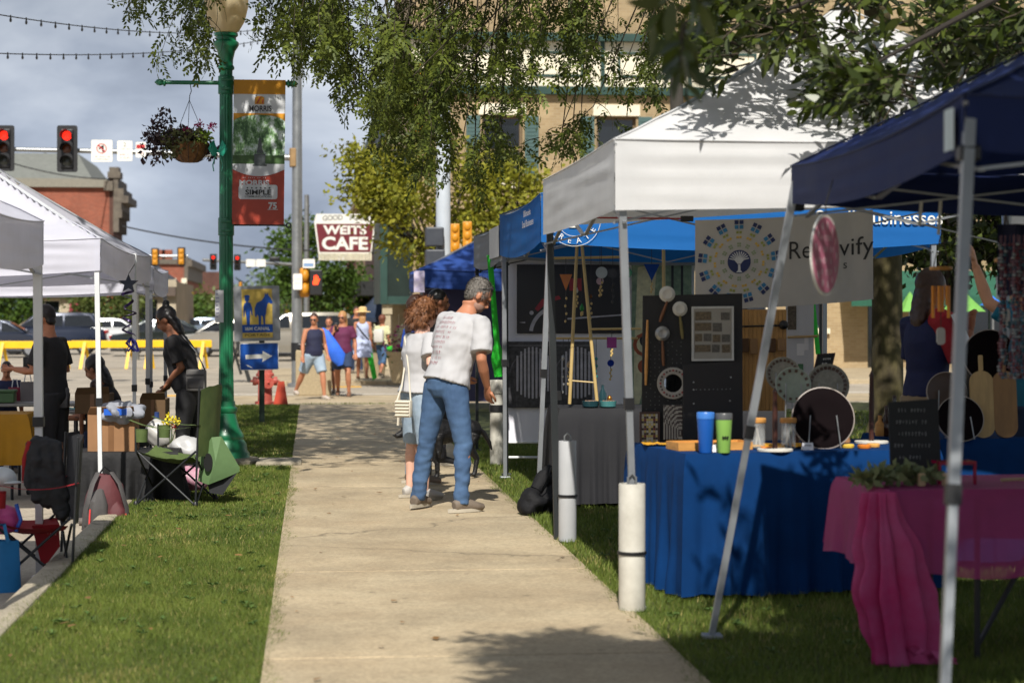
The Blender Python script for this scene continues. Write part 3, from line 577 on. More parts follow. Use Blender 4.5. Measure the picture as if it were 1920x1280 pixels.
def leafcloud(n, cen, rad, size, shell=.3, flat=1.0, dirn=None):
 """n folded leaf quads in an ellipsoid"""
 p = rng.normal(size=(n, 3)); p /= np.linalg.norm(p, axis=1)[:, None]; p *= (shell + (1 - shell) * rng.uniform(0, 1, (n, 1)) ** .5)
 p = p * np.array(rad) + np.array(cen)
 return leaves_at(p, size)
def leaves_at(p, size, ratio=.55, outward=None, droop=0.0):
 n = len(p); d = rng.normal(size=(n, 3));
 if outward is not None: d = d * .8 + outward
 d[:, 2] -= droop; d /= np.linalg.norm(d, axis=1)[:, None]
 s = np.cross(d, rng.normal(size=(n, 3))); s /= np.linalg.norm(s, axis=1)[:, None]; nn_ = np.cross(d, s)
 L_ = size * rng.uniform(.65, 1.3, (n, 1)); W_ = L_ * ratio * .5
 a = p; m1 = p + d * L_ * .45 + s * W_ + nn_ * L_ * .08; m2 = p + d * L_ * .45 - s * W_ + nn_ * L_ * .08; t = p + d * L_ - nn_ * L_ * .05
 return np.stack([a, m1, t, m2], 1).reshape(-1, 3)
MPUR = M('purple_vine_leaf', (48, 22, 40), .55, .3, 3, island=.7, rgb2=(78, 62, 52), trans=.2); MOLI = M('olive_vine_leaf', (86, 96, 52), .6, .3, 3, island=.7, rgb2=(126, 120, 76), trans=.2); MPNK = M('magenta_petal', (176, 26, 92), .6, .2, 3, island=.6, rgb2=(214, 70, 130), trans=.2); MLIM = M('lime_leaf', (120, 150, 40), .6, .2, 3, island=.6, rgb2=(150, 170, 66), trans=.25)
c = np.array((bxx, LY, bzt + .03))
vs = [leafcloud(420, c + (-.1, 0, .02), (.3, .24, .11), .06), leafcloud(160, c + (-.33, 0, .03), (.14, .14, .15), .06), leafcloud(60, c + (-.25, -.05, .2), (.12, .1, .1), .06), leafcloud(70, c + (-.3, -.05, -.15), (.16, .1, .12), .06), leafcloud(50, c + (.24, 0, -.1), (.06, .1, .12), .055)]
np_mesh('purple_vine', np.concatenate(vs) - np.array(hb.location), 4, MPUR, hb)
np_mesh('olive_vine', np.concatenate([leafcloud(420, c + (-.04, -.1, -.01), (.25, .18, .12), .055), leafcloud(60, c + (-.18, -.15, -.13), (.1, .06, .08), .05)]) - np.array(hb.location), 4, MOLI, hb)
np_mesh('lime_foliage', leafcloud(120, c + (.14, -.12, .02), (.1, .1, .08), .045) - np.array(hb.location), 4, MLIM, hb)
np_mesh('pink_bloom', np.concatenate([leafcloud(50, c + (.1, -.1, .14), (.05, .05, .035), .03), leafcloud(50, c + (.24, -.1, .13), (.05, .05, .035), .03), leafcloud(24, c + (-.02, -.14, .08), (.04, .04, .03), .025)]) - np.array(hb.location), 4, MPNK, hb)
mb = MB(); c_ = P(408, 290, 19.6)
for s in (-1, 1):
 mb.tube([c_ + V(s * .03, .06, 0), c_ + V(s * .07, .05, .07), c_ + V(s * .06, .05, .13), c_ + V(s * .02, .06, .02)], [(.01, .03)] * 4, 6); mb.tube([c_ + V(s * .02, .06, 0), c_ + V(s * .05, .05, -.1), c_ + V(s * .04, .05, -.16)], [(.006, .025)] * 3, 6)
tag(mb.build('ribbon_bow', M('teal_green_ribbon', (10, 140, 110), .4, .2), loc=c_), 'teal green ribbon bow tied behind the lamp post', 'bow')
mb = MB(); mb.lathe([(.34, -.05), (.34, .03), (.31, .06), (.0, .065)], 8, (LX, LY, 0)); mb.box(LX + .3, LX + .75, LY - .35, LY + .3, -.05, .035, ch=.02); tag(mb.build('post_footing', MKERB, smooth=False), kind='structure')
SY = G(490, 792).y; SXc = X_at(487, SY)
sp = thing('trail_sign', 'grey, yellow and blue trail sign with a horse and walker above a blue arrow', 'sign', (SXc, SY, 0))
mb = MB(); px0, px1 = X_at(486, SY), X_at(496, SY); mb.box(px0, px1, SY, SY + .03, -.05, Z_at(540, SXc, SY)); mb.box(px0 + .018, px1 - .018, SY - .012, SY - .001, -.05, Z_at(540, SXc, SY))
mb.build('post', M('dark_green_steel', (26, 44, 34), .5, .2), sp, smooth=False, world=True)
f = fr((X_at(440, SY), SY - .04, Z_at(640, SXc, SY)), (1, 0, .022), (-.022, 0, 1)); k = (X_at(526, SY) - X_at(440, SY)) / 86
S = lambda pts: [((x - 440) * k, (640 - y) * k) for x, y in pts]
MSILV = M('silver_sign_back', (146, 148, 150), .35, .1, 4, metal=.5); MBLUE = M('sign_blue', (12, 74, 158), .4, .08, 4); MYEL = M('sign_gold', (206, 176, 84), .45, .1, 3)
mb = MB(); mb.prism(rrect(0, 86 * k, 0, 104 * k, 3 * k), -.01, 0, f); mb.build('sign_plate', MSILV, sp, smooth=False, world=True)
mb = MB(); mb.prism([(p[0], p[1]) for p in S([(455, 634), (512, 634), (512, 542), (455, 542)])], .002, .004, f); mb.build('gold_panel', MYEL, sp, smooth=False, world=True)
mb = MB(); mb.prism(S([(455, 624), (512, 624), (512, 609), (455, 609)]), .0045, .006, f)
mb.prism(S([(458, 594), (458, 575), (460, 569), (464, 566), (461, 563), (461, 557), (459, 556), (462, 553), (468, 553), (471, 556), (469, 558), (469, 563), (466, 566), (471, 568), (474, 577), (475, 591), (473, 592), (471, 580), (470, 592), (469, 610), (464, 610), (463, 594), (461, 580), (459.6, 594)]), .0045, .006, f)
mb.prism(S([(479, 592), (479, 578), (483, 568), (492, 564), (498, 556), (499, 549), (501, 553), (504, 549), (505, 554), (510, 560), (513, 568), (510, 571), (506, 568), (503, 571), (501, 580), (500, 588), (498, 594), (498, 609), (495, 609), (494, 594), (491, 592), (490, 610), (486, 610), (486, 595), (484, 590), (481, 596)]), .0045, .006, f)
mb.build('blue_figures', MBLUE, sp, smooth=False, world=True)
mb = MB(); put_text(mb, 'I&M CANAL', .06, f, 43.5 * k, 23.5 * k, .007, .001, width=46 * k, height=6.5 * k); mb.build('lettering', MWH, sp, smooth=False, world=True)
mb = MB(); put_text(mb, 'PORTAGE', .06, f, 43.5 * k, 11.5 * k, .005, .001, width=48 * k, height=5 * k); mb.build('gold_lettering', M('brown_print', (90, 76, 40), .6), sp, smooth=False, world=True)
f = fr((X_at(450, SY), SY - .05, Z_at(694, SXc, SY)), (1, 0, .018), (-.018, 0, 1))
mb = MB(); mb.prism(rrect(0, 73 * k, 0, 51 * k, 3 * k), -.01, 0, f); mb.build('arrow_plate', MWH, sp, smooth=False, world=True)
mb = MB(); mb.prism(rrect(1.3 * k, 71.7 * k, 1.3 * k, 49.7 * k, 2.4 * k), .002, .004, f); mb.build('blue_face', MBLUE, sp, smooth=False, world=True)
mb = MB(); mb.prism([(x * k, y * k) for x, y in ((11, 21), (43, 22), (42, 15), (61, 26), (43, 36), (43, 30), (11, 29))], .0045, .006, f); mb.prism([(x * k, y * k) for x, y in ((11, 11), (15, 10), (24, 5), (23, 4), (15, 7))], .0045, .006, f); mb.build('arrow', MWH, sp, smooth=False, world=True)
hp = G(497, 757); MHY = M('hydrant_red', (176, 58, 48), .55, .15, 9, rgb2=(196, 112, 96))
hy = thing('fire_hydrant', 'faded red fire hydrant behind the trail sign post', 'hydrant', (hp.x, hp.y, 0))
mb = MB(); mb.lathe([(.17, 0), (.17, .04), (.12, .05), (.115, .45), (.15, .46), (.15, .5), (.125, .52), (.11, .6), (.06, .66), (.03, .68), (.03, .72), (0, .725)], 20); mb.build('barrel', MHY, hy)
for s, z, r, l in ((-1, .38, .06, .2), (1, .38, .06, .2)):
 mb = MB(); mb.lathe([(r, 0), (r, l * .7), (r * 1.25, l * .72), (r * 1.25, l), (.02, l + .01), (.02, l + .04), (0, l + .041)], 14, (0, 0, z), axis=V(s, 0, 0)); mb.build('outlet', MHY, hy)
mb = MB(); mb.lathe([(.08, 0), (.08, .14), (.1, .145), (.1, .2), (.02, .205), (0, .25)], 16, (0, 0, .36), axis=V(.3, -1, 0)); mb.build('pumper_outlet', MHY, hy)
mb = MB(); mb.prism([(-.08, 0), (.16, 0), (.1, .38), (.0, .38)], 0, .05, fr((.22, -.15, 0), (1, 0, 0), (0, 0, 1))); mb.build('marker_flag', M('hydrant_flag', (190, 70, 48), .5), hy, smooth=False)
ap = G(441, 716, -.15); af = thing('board_sign', 'dark folding pavement board standing open in the street behind the lamp post', 'sandwich board', (ap.x, ap.y, -.15))
for s in (-1, 1): mb = MB(); mb.bar((s * .35, -.3, 0), (s * .05, -.3, .98), .07, .05); mb.bar((s * .35, .3, 0), (s * .05, .3, .98), .07, .05); mb.bar((s * .3, -.3, .12), (s * .3, .3, .12), .05, .05); mb.box(-.02, .02, -.3, .3, .2, .9, M=Matrix.Translation((s * .2, 0, 0)) @ Matrix.Rotation(-s * .29, 4, 'Y')); mb.build('panel', MDARK, af, smooth=False)
MSIG = M('signal_black', (30, 30, 32), .5, .15); MSIGY = M('signal_yellow', (196, 132, 22), .5, .12, 4)
LENS = {'red': M('lens_red_lit', (255, 40, 24), .3, 0, emit=1.6), 'roff': M('lens_red_dark', (60, 14, 10), .2, .1), 'yoff': M('lens_amber_dark', (92, 44, 16), .25, .1), 'goff': M('lens_green_dark', (62, 66, 62), .25, .1), 'green': M('lens_green_lit', (20, 255, 150), .3, 0, emit=1.3)}
def signal(px, py, d, h, label, lit='red', back=True, rear=False, group='traffic signals over the street'):
 c = P(px, py, d); t = thing('traffic_signal', label, 'traffic light', c, -TH * .5 + (math.pi if rear else 0), group)
 s = h / 1.25; hm = MSIGY if rear else MSIG
 mb = MB(); mb.box(-.17 * s, .17 * s, -.05 * s, .2 * s, -.52 * s, .52 * s, ch=.03 * s); mb.build('housing', hm, t, smooth=False)
 if back: mb = MB(); mb.prism(rrect(-.27 * s, .27 * s, -.62 * s, .62 * s, .06 * s), -.02 * s, .0, fr((0, 0, 0), (1, 0, 0), (0, 0, 1))); mb.build('backplate', MSIG, t, smooth=False)
 for k, (z, on, off) in enumerate(((.34, 'red', 'roff'), (0, 'amber', 'yoff'), (-.34, 'green', 'goff'))):
  z *= s; mb = MB(); mb.lathe([(.0, .075 * s), (.07 * s, .07 * s), (.125 * s, .05 * s)], 18, (0, 0, z), axis=V(0, -1, 0)); mb.build('lens', LENS[on] if lit == on else LENS[off], t)
  mb = MB(); n = 14; a0 = -.35
  mb.sheet(lambda u, v: V(.15 * s * math.cos(a0 + (math.pi - 2 * a0) * u), -.05 * s - (.26 * s if True else 0) * v * (1 - .25 * v * 0), z + .15 * s * math.sin(a0 + (math.pi - 2 * a0) * u)), n, 2); mb.build('visor', MSIGY if rear else MSIG, t)
  if rear: mb = MB(); mb.ell((0, .21 * s, z), (.13 * s, .06 * s, .15 * s), 12, 8); mb.build('rear_cover', MSIGY, t)
 return t
PD = 45.0
mp_ = P(557, 700, PD); mp_.z = -.15; pz = lambda py: H + (590 - py) / F * PD
sgp = thing('signal_pole', 'tall galvanised signal pole with a long mast arm at the corner across the pavement', 'signal pole', mp_)
mb = MB(); mb.lathe([(.22, 0), (.22, .08), (.125, .1), (.12, 3), (.1, pz(45) + .15), (.1, pz(20) + .15), (0, pz(18) + .15)], 18); mb.build('pole', STEEL, sgp)
mb = MB(); mb.lathe([(.137, .6), (.137, 1.0)], 18); mb.build('pole_wrap', BLACKPL, sgp)
a_, b_ = P(552, 296, PD), P(-80, 278, PD - .5); mb = MB(); mb.tube([a_, a_.lerp(b_, .5) + V(0, 0, .03), b_], [.075, .06, .045], 10); mb.build('mast_arm', STEEL, sgp, world=True)
mb = MB(); c_ = P(547, 295, PD); mb.box(c_.x - .05, c_.x + .1, c_.y - .15, c_.y + .15, c_.z - .22, c_.z + .2, ch=.02); mb.build('arm_flange', M('flange_tan', (150, 120, 80), .6), sgp, smooth=False, world=True)
signal(126, 279, PD - .6, 1.05, 'red traffic light hanging on the mast arm left of the hanging basket')
signal(8, 278, PD - .6, 1.03, 'red traffic light half cut off at the outer end of the mast arm')
def plate(px, py, w, h, d, name, label, body, group=None):
 c = P(px, py, d); t = thing(name, label, 'sign', c, 0, group); k = d / F; ff = fr((-w * k / 2, 0, -h * k / 2), (1, 0, 0), (0, 0, 1))
 mb = MB(); mb.prism(rrect(0, w * k, 0, h * k, .03), -.02, 0, ff); mb.build('sign_plate', MWH, t, smooth=False); body(t, ff, k); return t
def s1(t, ff, k):
 mb = MB(); o = circ(19 * k, 25 * k, 9.5 * k, 24); i = circ(19 * k, 25 * k, 8 * k, 24)
 for j in range(24): mb.prism([o[j], o[(j + 1) % 24], i[(j + 1) % 24], i[j]], .002, .004, ff)
 mb.prism([(12 * k, 30.5 * k), (14 * k, 32 * k), (26 * k, 19.5 * k), (24.5 * k, 18 * k)], .0045, .006, ff); mb.build('red_circle', M('sign_red', (176, 30, 34), .5), t, smooth=False)
 mb = MB(); mb.prism([(x * k, y * k) for x, y in ((20, 18.5), (23, 18.5), (23, 31), (20, 31), (13.5, 25), (15, 22.5), (20, 27))], .003, .0042, ff); scrawl(mb, ff, 19 * k, 9.5 * k, 31 * k, 3.2 * k, 11); scrawl(mb, ff, 19 * k, 4.5 * k, 29 * k, 3 * k, 10, seed=3); mb.build('black_mark', MBLK, t, smooth=False)
plate(191, 283, 39, 41, PD - .7, 'road_sign', 'square white no turn sign with a slashed arrow on the mast arm', s1, 'white signs on the mast arm')
def s2(t, ff, k):
 mb = MB(); put_text(mb, '2', .3, ff, 14 * k, 31 * k, .003, .004, height=8 * k); scrawl(mb, ff, 14 * k, 22.5 * k, 19 * k, 3 * k, 6); mb.build('lettering', MGREY, t, smooth=False)
 mb = MB(); scrawl(mb, ff, 14 * k, 12 * k, 20 * k, 3.6 * k, 7, seed=5); scrawl(mb, ff, 14 * k, 6 * k, 18 * k, 3.6 * k, 6, seed=6); mb.build('red_lettering', M('faded_sign_red', (196, 110, 110), .5), t, smooth=False)
plate(234, 283, 28, 38, PD - .7, 'road_sign', 'white mast arm sign with a grey figure two above red words', s2, 'white signs on the mast arm')
def s3(t, ff, k):
 mb = MB(); mb.prism(rect(1.5 * k, 17 * k, 17 * k, 24 * k), .002, .004, ff); scrawl(mb, ff, 9.5 * k, 8 * k, 13 * k, 4 * k, 5, seed=8); mb.build('red_lettering', M('sign_red', (176, 30, 34), .5), t, smooth=False)
plate(264, 281, 19, 29, PD - .7, 'road_sign', 'small white and red sign beside the basket, last on the mast arm', s3, 'white signs on the mast arm')
pc = P(592, 529, PD - .1); ps = thing('pedestrian_signal', 'black pedestrian signal showing a red hand on the corner pole', 'pedestrian signal', pc)
k = PD / F; mb = MB(); mb.box(-11 * k, 12 * k, -.1, .12, -24 * k, 23 * k, ch=.02); mb.build('housing', MSIG, ps, smooth=False)
ff = fr((0, -.105, 4 * k), (1, 0, 0), (0, 0, 1)); mb = MB()
hand = [(-5, -9), (4, -9), (5.5, -3), (8, 1), (7, 2.5), (5, 0), (5, 7), (3.8, 7), (3.3, 1.5), (2.8, 9), (1.4, 9), (1, 2), (.4, 9.5), (-1, 9.5), (-1.2, 2), (-2, 8), (-3.3, 8), (-3.5, 1), (-5.5, -3)]
mb.prism([(x * k, y * k) for x, y in hand], .001, .004, ff); mb.build('red_hand', M('hand_lit', (255, 70, 30), .4, 0, emit=1.6), ps, smooth=False)
mb = MB(); mb.box(-30 * k, -12 * k, 0, .3, -28 * k, 27 * k, ch=.05); mb.ell((-20 * k, -.02, 12 * k), (8 * k, .12, 12 * k)); mb.ell((-20 * k, -.02, -13 * k), (8 * k, .12, 12 * k)); mb.build('yellow_bracket', MSIGY, ps, smooth=True)
def s4(t, ff, k):
 mb = MB(); scrawl(mb, ff, 8 * k, 20 * k, 10 * k, 3 * k, 5, seed=9); scrawl(mb, ff, 8 * k, 12 * k, 10 * k, 3 * k, 5, seed=10); mb.build('lettering', MGREY, t, smooth=False)
def s0(t, ff, k): pass
def s5(t, ff, k): mb = MB(); mb.prism(rect(2 * k, 20 * k, 3 * k, 9 * k), .002, .004, ff); mb.build('print', M('pale_blue_print', (120, 150, 190), .6), t, smooth=False)
plate(558, 528, 17, 30, PD - .3, 'road_sign', 'plain white plate fixed on the tall steel signal pole', s4)
plate(579, 494, 23, 17, PD - .2, 'road_sign', 'small pale plate above the pedestrian signal', s5)
gp_ = G(590, 747, -.15); MAGG = M('pebble_concrete', (164, 148, 118), .9, .25, 40, bump=.6, bsc=90)
bn2 = thing('litter_bin', 'pebbled concrete litter bin with a dark lid behind the walking women', 'litter bin', (X_at(588, 40.5), 40.5, -.15))
mb = MB(); mb.box(-.36, .36, -.33, .33, 0, .92, ch=.03); mb.build('body', MAGG, bn2, smooth=False)
mb = MB(); mb.box(-.33, .33, -.3, .3, .921, 1.06, ch=.03); mb.build('lid', BLACKPL, bn2, smooth=False)
tp = P(831, 700, 39.5); tp.z = -.15; t2 = thing('signal_pole', 'thick grey steel pole rising through the leaves in front of the tan building', 'signal pole', tp)
mb = MB(); mb.lathe([(.26, 0), (.26, .1), (.155, .12), (.14, 5), (.12, 9.6), (0, 9.62)], 20); mb.build('pole', M('pale_grey_steel', (186, 194, 202), .5, .06, 3), t2)
signal(853, 446, 39.1, .66, 'yellow backed traffic signal on the thick grey pole, facing the side street', lit='none', back=False, rear=True)
signal(876, 442, 39.0, .66, 'second yellow backed signal on the thick grey pole, beside the navy tent', lit='none', back=False, rear=True)
c_ = P(813, 444, 39.2); mb = MB(); mb.box(-.16, .2, -.1, .3, -.19, .19, ch=.03); o = thing('signal_cabinet', 'dark grey control box on the thick grey pole', 'control box', c_); mb.build('box', M('slate_box', (58, 62, 70), .5), o, smooth=False)
mb = MB(); mb.box(-.16, .22, -.08, .28, -.6, -.25, ch=.03); mb.build('lower_box', M('slate_box', (58, 62, 70)), o, smooth=False)
c_ = P(746, 236, 46); signal(782, 145, 39, .68, 'yellow signal head high among the leaves beside the thick pole', lit='none', back=False, rear=True)
signal(785, 225, 39, .68, 'yellow signal head lower among the leaves beside the thick pole', lit='none', back=False, rear=True)
up = P(1269, 700, 43); up.z = -.15; mb = MB(); mb.lathe([(.17, 0), (.16, 5), (.14, 7.2), (.0, 7.22)], 14, (0, 0, 0)); o = mb.build('utility_pole', M('weathered_pole', (62, 58, 52), .85, .3, 6, stretch=(6, 6, .6))); o.location = up
tag(o, 'dark weathered utility pole in front of the tan building, seen above the white tent', 'pole')
far = [(291, 482, 72, .66, 'yellow backed signal partly hidden behind the far white tent', 'none', True), (340, 481, 72, .68, 'yellow backed signal hanging left of the lamp post', 'none', True), (400, 491, 74, .6, 'small red traffic light just left of the lamp post', 'red', False), (445, 492, 74, .6, 'small red traffic light just right of the lamp post', 'red', False), (533, 548, 120, .62, 'tiny green traffic light left of the tall signal pole', 'green', False), (535, 578, 150, .6, 'tiny red traffic light low beside the tall signal pole', 'red', False), (451, 536, 130, .6, 'tiny yellow backed signal peeping over the trail sign', 'none', True)]
for px, py, d, h, lab, lit, rear in far: signal(px, py, d, h, lab, lit, True, rear, 'small distant traffic signals')
fm = P(575, 700, 76); fm.z = -.15; sp2 = thing('signal_pole', 'distant signal pole and mast arm across the junction', 'signal pole', fm)
mb = MB(); mb.lathe([(.13, 0), (.09, 6.2), (0, 6.22)], 12); mb.build('pole', STEEL, sp2); mb = MB(); mb.tube([P(575, 497, 76), P(380, 487, 74.5)], .06, 8); mb.build('mast_arm', STEEL, sp2, world=True)
fm = P(255, 690, 72); fm.z = -.15; sp3 = thing('signal_pole', 'distant signal pole behind the white tents with a short mast arm', 'signal pole', fm)
mb = MB(); mb.lathe([(.13, 0), (.09, 4.0), (0, 4.02)], 12); mb.build('pole', STEEL, sp3); mb = MB(); mb.tube([P(255, 480, 72.3), P(352, 480, 72.3)], .05, 8); mb.build('mast_arm', STEEL, sp3, world=True)
for k, (px, w_, lab) in enumerate(((470, 17, 'left one of two small white plates on the distant mast arm'), (489, 18, 'right one of two small white plates on the distant mast arm'))): plate(px, 493, w_, 14, 74, 'road_sign', lab, s0)
c_ = P(515, 486, 75); mb = MB(); mb.box(-.2, .2, -.1, .1, -.09, .09, ch=.03); o = mb.build('traffic_camera', BLACKPL); o.location = c_; tag(o, 'small black camera on the distant mast arm', 'camera')
MWIRE = M('black_cable', (24, 24, 26), .6)
def wire(name, a, b, sag, r, label, bulbs=0):
 t = thing(name, label, 'string lights' if bulbs else 'cable', a); n = 30; pts = [a.lerp(b, i / n) - V(0, 0, sag * 4 * (i / n) * (1 - i / n)) for i in range(n + 1)]
 mb = MB(); mb.tube(pts, r, 5); mb.build('wire', MWIRE, t, world=True); p0 = None
 for i in range(bulbs):
  u = (i + .5) / bulbs; c = a.lerp(b, u) - V(0, 0, sag * 4 * u * (1 - u))
  if p0 is None: mb = MB(); mb.lathe([(.009, .02), (.01, -.02), (.014, -.03), (.018, -.05), (.012, -.07), (0, -.075)], 8); p0 = o = mb.build('bulb', M('smoky_bulb', (52, 50, 48), .2, .2), t)
  else: o = p0.copy(); COL.objects.link(o); o.parent = t
  o.location = c - a
wire('string_lights', P(557, 45, PD), P(-60, 18, 24), .25, .008, 'upper string of small bulbs crossing the sky to the signal pole', 34)
wire('string_lights', P(557, 62, PD), P(-60, 98, 26), .2, .008, 'lower string of small bulbs crossing the sky to the signal pole', 34)
wire('overhead_cable', P(230, 424, 75), P(700, 470, 75), .3, .03, 'thin overhead cable sagging behind the lamp post to the cafe sign')
wire('overhead_cable', P(-20, 292, 110), P(205, 336, 126), .3, .035, 'thin overhead cable running to the red brick building')
MBAR = M('barricade_yellow', (232, 184, 20), .5, .12, 3); GB = 'yellow barricades closing the street'
for k, (x0, x1, lab) in enumerate(((-20, 138, 'yellow sawhorse barricade nearest the left edge'), (134, 262, 'yellow sawhorse barricade behind the seated woman'), (255, 398, 'yellow sawhorse barricade behind the woman in black'))):
 a, b = P(x0, 655 - k * 1, 60), P(x1, 652, 60.5); t = thing('barricade', lab, 'barricade', (a.x, a.y, -.15), group=GB)
 mb = MB(); mb.box(a.x, b.x, a.y - .03, a.y + .03, a.z + .03, a.z + .25, ch=.01); mb.build('board', MBAR, t, smooth=False, world=True)
 for x in (a.x + .4, b.x - .25):
  for s in (-1, 1): mb = MB(); mb.bar((x + s * .1, a.y + s * .35, -.15), (x, a.y + s * .05, a.z + .2), .09, .05); mb.build('leg', MBAR, t, smooth=False, world=True)
MTYRE = M('tyre_rubber', (24, 24, 26), .85, .2); MRIM = M('alloy_rim', (168, 170, 174), .3, .1, metal=.8); MCG = M('car_glass', (18, 22, 26), .05, .2, spec=.8); MTL = M('tail_lamp', (150, 18, 16), .2, .1); MHL = M('head_lamp', (210, 212, 214), .15, .05)
def car(name, label, paint, x, y, rz, suv=False, group='cars parked across the junction'):
 t = thing(name, label, 'car', (x, y, -.15), rz, group); h = .18 if suv else 0
 prof = [(-2.25, .3), (-2.3, .55), (-2.22, .85 + h), (-1.6, .92 + h), (-.9, .96 + h), (1.0, .93 + h), (1.75, .86 + h), (2.2, .7 + h * .7), (2.28, .45), (2.2, .28), (1.75, .24), (-1.75, .24)]
 bm = bmesh.new()
 def ext(poly, w, bev, taper=None):
  bm = bmesh.new(); lo = [bm.verts.new((px, -w * (taper(pz) if taper else 1), pz)) for px, pz in poly]; hi = [bm.verts.new((px, w * (taper(pz) if taper else 1), pz)) for px, pz in poly]
  bm.faces.new(lo); bm.faces.new(hi[::-1])
  for i in range(len(poly)): j = (i + 1) % len(poly); bm.faces.new((lo[j], lo[i], hi[i], hi[j]))
  if bev: bmesh.ops.bevel(bm, geom=bm.edges[:], offset=bev, segments=3, affect='EDGES', profile=.5)
  bm.verts.index_update(); r = [v.co.copy() for v in bm.verts], [[v.index for v in f.verts] for f in bm.faces]; bm.free(); return r
 mb = MB(); mb.add(*ext(prof, .9, .06)); zt = 1.72 if suv else 1.45; zb = .93 + h
 cab = [(-2.05 if suv else -1.75, zb), (-1.75 if suv else -1.05, zt - .04), (-1.2 if suv else -.7, zt), (.15, zt), (.55, zt - .05), (1.25, zb)]
 tp_ = lambda z: .86 - .16 * (z - zb) / (zt - zb)
 mb.add(*ext([(a, b) for a, b in cab], .98, .05, tp_)); mb.build('body', paint, t, ang=30)
 mb = MB()
 sh = lambda a, b, k=.86: (a * k - .04, zb + .05 + (b - zb) * .82)
 for s in (-1, 1):
  for (u0, u1) in (((-1.9 if suv else -1.55), -.62), (-.56, .28), (.34, 1.1)):
   xs0, xs1 = u0, u1; zt_ = zt - .12
   t0 = (-1.62 if suv else -1.0) if u0 < -1 else u0; t1 = .5 if u1 > 1 else u1
   pts = [V(xs0, s * .985 * tp_(zb + .06), zb + .06), V(xs1, s * .985 * tp_(zb + .06), zb + .06), V(t1, s * .985 * tp_(zt_), zt_), V(t0, s * .985 * tp_(zt_), zt_)]
   mb.add([p + V(0, s * .006, 0) for p in pts], [(0, 1, 2, 3)])
 for (xa, xb) in (((1.27), .62), ((-2.08 if suv else -1.78), (-1.82 if suv else -1.16))):
  mb.add([V(xa, -.7, zb + .07), V(xa, .7, zb + .07), V(xb, .62, zt - .1), V(xb, -.62, zt - .1)], [(0, 1, 2, 3)])
 mb.build('windows', MCG, t, smooth=False)
 for xw in (-1.42, 1.42):
  for s in (-1, 1):
   mb = MB(); mb.lathe([(.2, -.11), (.31, -.11), (.33, -.08), (.33, .08), (.31, .11), (.2, .11)], 22, (xw, s * .82, .33), axis=V(0, 1, 0)); w_ = mb.build('wheel', MTYRE, t)
   mb = MB(); mb.lathe([(0, .0), (.05, .0), (.2, -.02), (.215, .02)], 16, (xw, s * .93, .33), axis=V(0, s, 0)); mb.build('rim', MRIM, w_)
 for s in (-1, 1):
  mb = MB(); mb.box(-2.31, -2.2, s * .62 - .2, s * .62 + .2, .68 + h, .84 + h, ch=.02); mb.build('tail_light', MTL, t, smooth=False)
  mb = MB(); mb.box(2.05, 2.26, s * .6 - .2, s * .6 + .2, .6 + h * .7, .72 + h * .7, ch=.02); mb.build('headlight', MHL, t, smooth=False)
 mb = MB(); mb.box(-2.26, 2.24, -.915, .915, .2, .32, ch=.02); mb.build('bumper_skirt', BLACKPL, t, smooth=False)
 return t
paint = lambda n, c, r=.25: M('car_paint_' + n, c, r, .04, 2, metal=.3, coat=.8, rough_var=.03)
cars = [('sedan', 'dark green sedan parked side on behind the yellow barricade', 'green', (22, 34, 34), 318, 667, 0, False), ('utility_car', 'navy utility car parked side on at the far left', 'navy', (26, 34, 54), 95, 664, 1, True), ('sedan', 'white hatchback behind the navy car and the maroon awning', 'white', (206, 208, 208), 190, 650, 1, False), ('sedan', 'silver sedan showing behind the green lamp post', 'silver', (150, 146, 138), 450, 668, 0, False), ('utility_car', 'pale beige van nosing out beside the tall signal pole', 'beige', (140, 134, 122), 560, 676, 1, True), ('sedan', 'dark blue sedan at the left edge behind the child', 'blue', (30, 40, 60), -10, 670, 0, False), ('sedan', 'pale blue sedan farther back between the tent and the lamp post', 'paleblue', (120, 136, 156), 395, 640, 0, False)]
for nm, lab, pn, pc_, px, py, fl, suv in cars:
 g = G(px, py, -.15); car(nm, lab, paint(pn, pc_), g.x, g.y, (math.pi if fl else 0) + .04, suv)
MBARK = M('mossy_bark', (92, 84, 50), .95, .4, 7, bump=1.0, bsc=26, rgb2=(62, 54, 40), stretch=(1, 1, .35))
MBARKD = M('dark_bark', (44, 38, 32), .95, .3, 8, bump=.8, bsc=30, stretch=(1, 1, .35))
def clumps(n, cen, rad, cl_r, per, size, ratio=.55, droop=.2, keep=None):
 p = rng.normal(size=(n, 3)); p /= np.linalg.norm(p, axis=1)[:, None]; p *= rng.uniform(.35, 1, (n, 1)) ** .6
 c = p * np.array(rad) + np.array(cen)
 if keep is not None: c = c[keep(c)]
 q = np.repeat(c, per, 0) + rng.normal(size=(len(c) * per, 3)) * cl_r * rng.uniform(.5, 1.2, (len(c) * per, 1)) * np.array((1, 1, .6))
 out = (q - np.array(cen)); out /= np.linalg.norm(out, axis=1)[:, None] + 1e-6
 return leaves_at(q, size, ratio, out * .6, droop), c
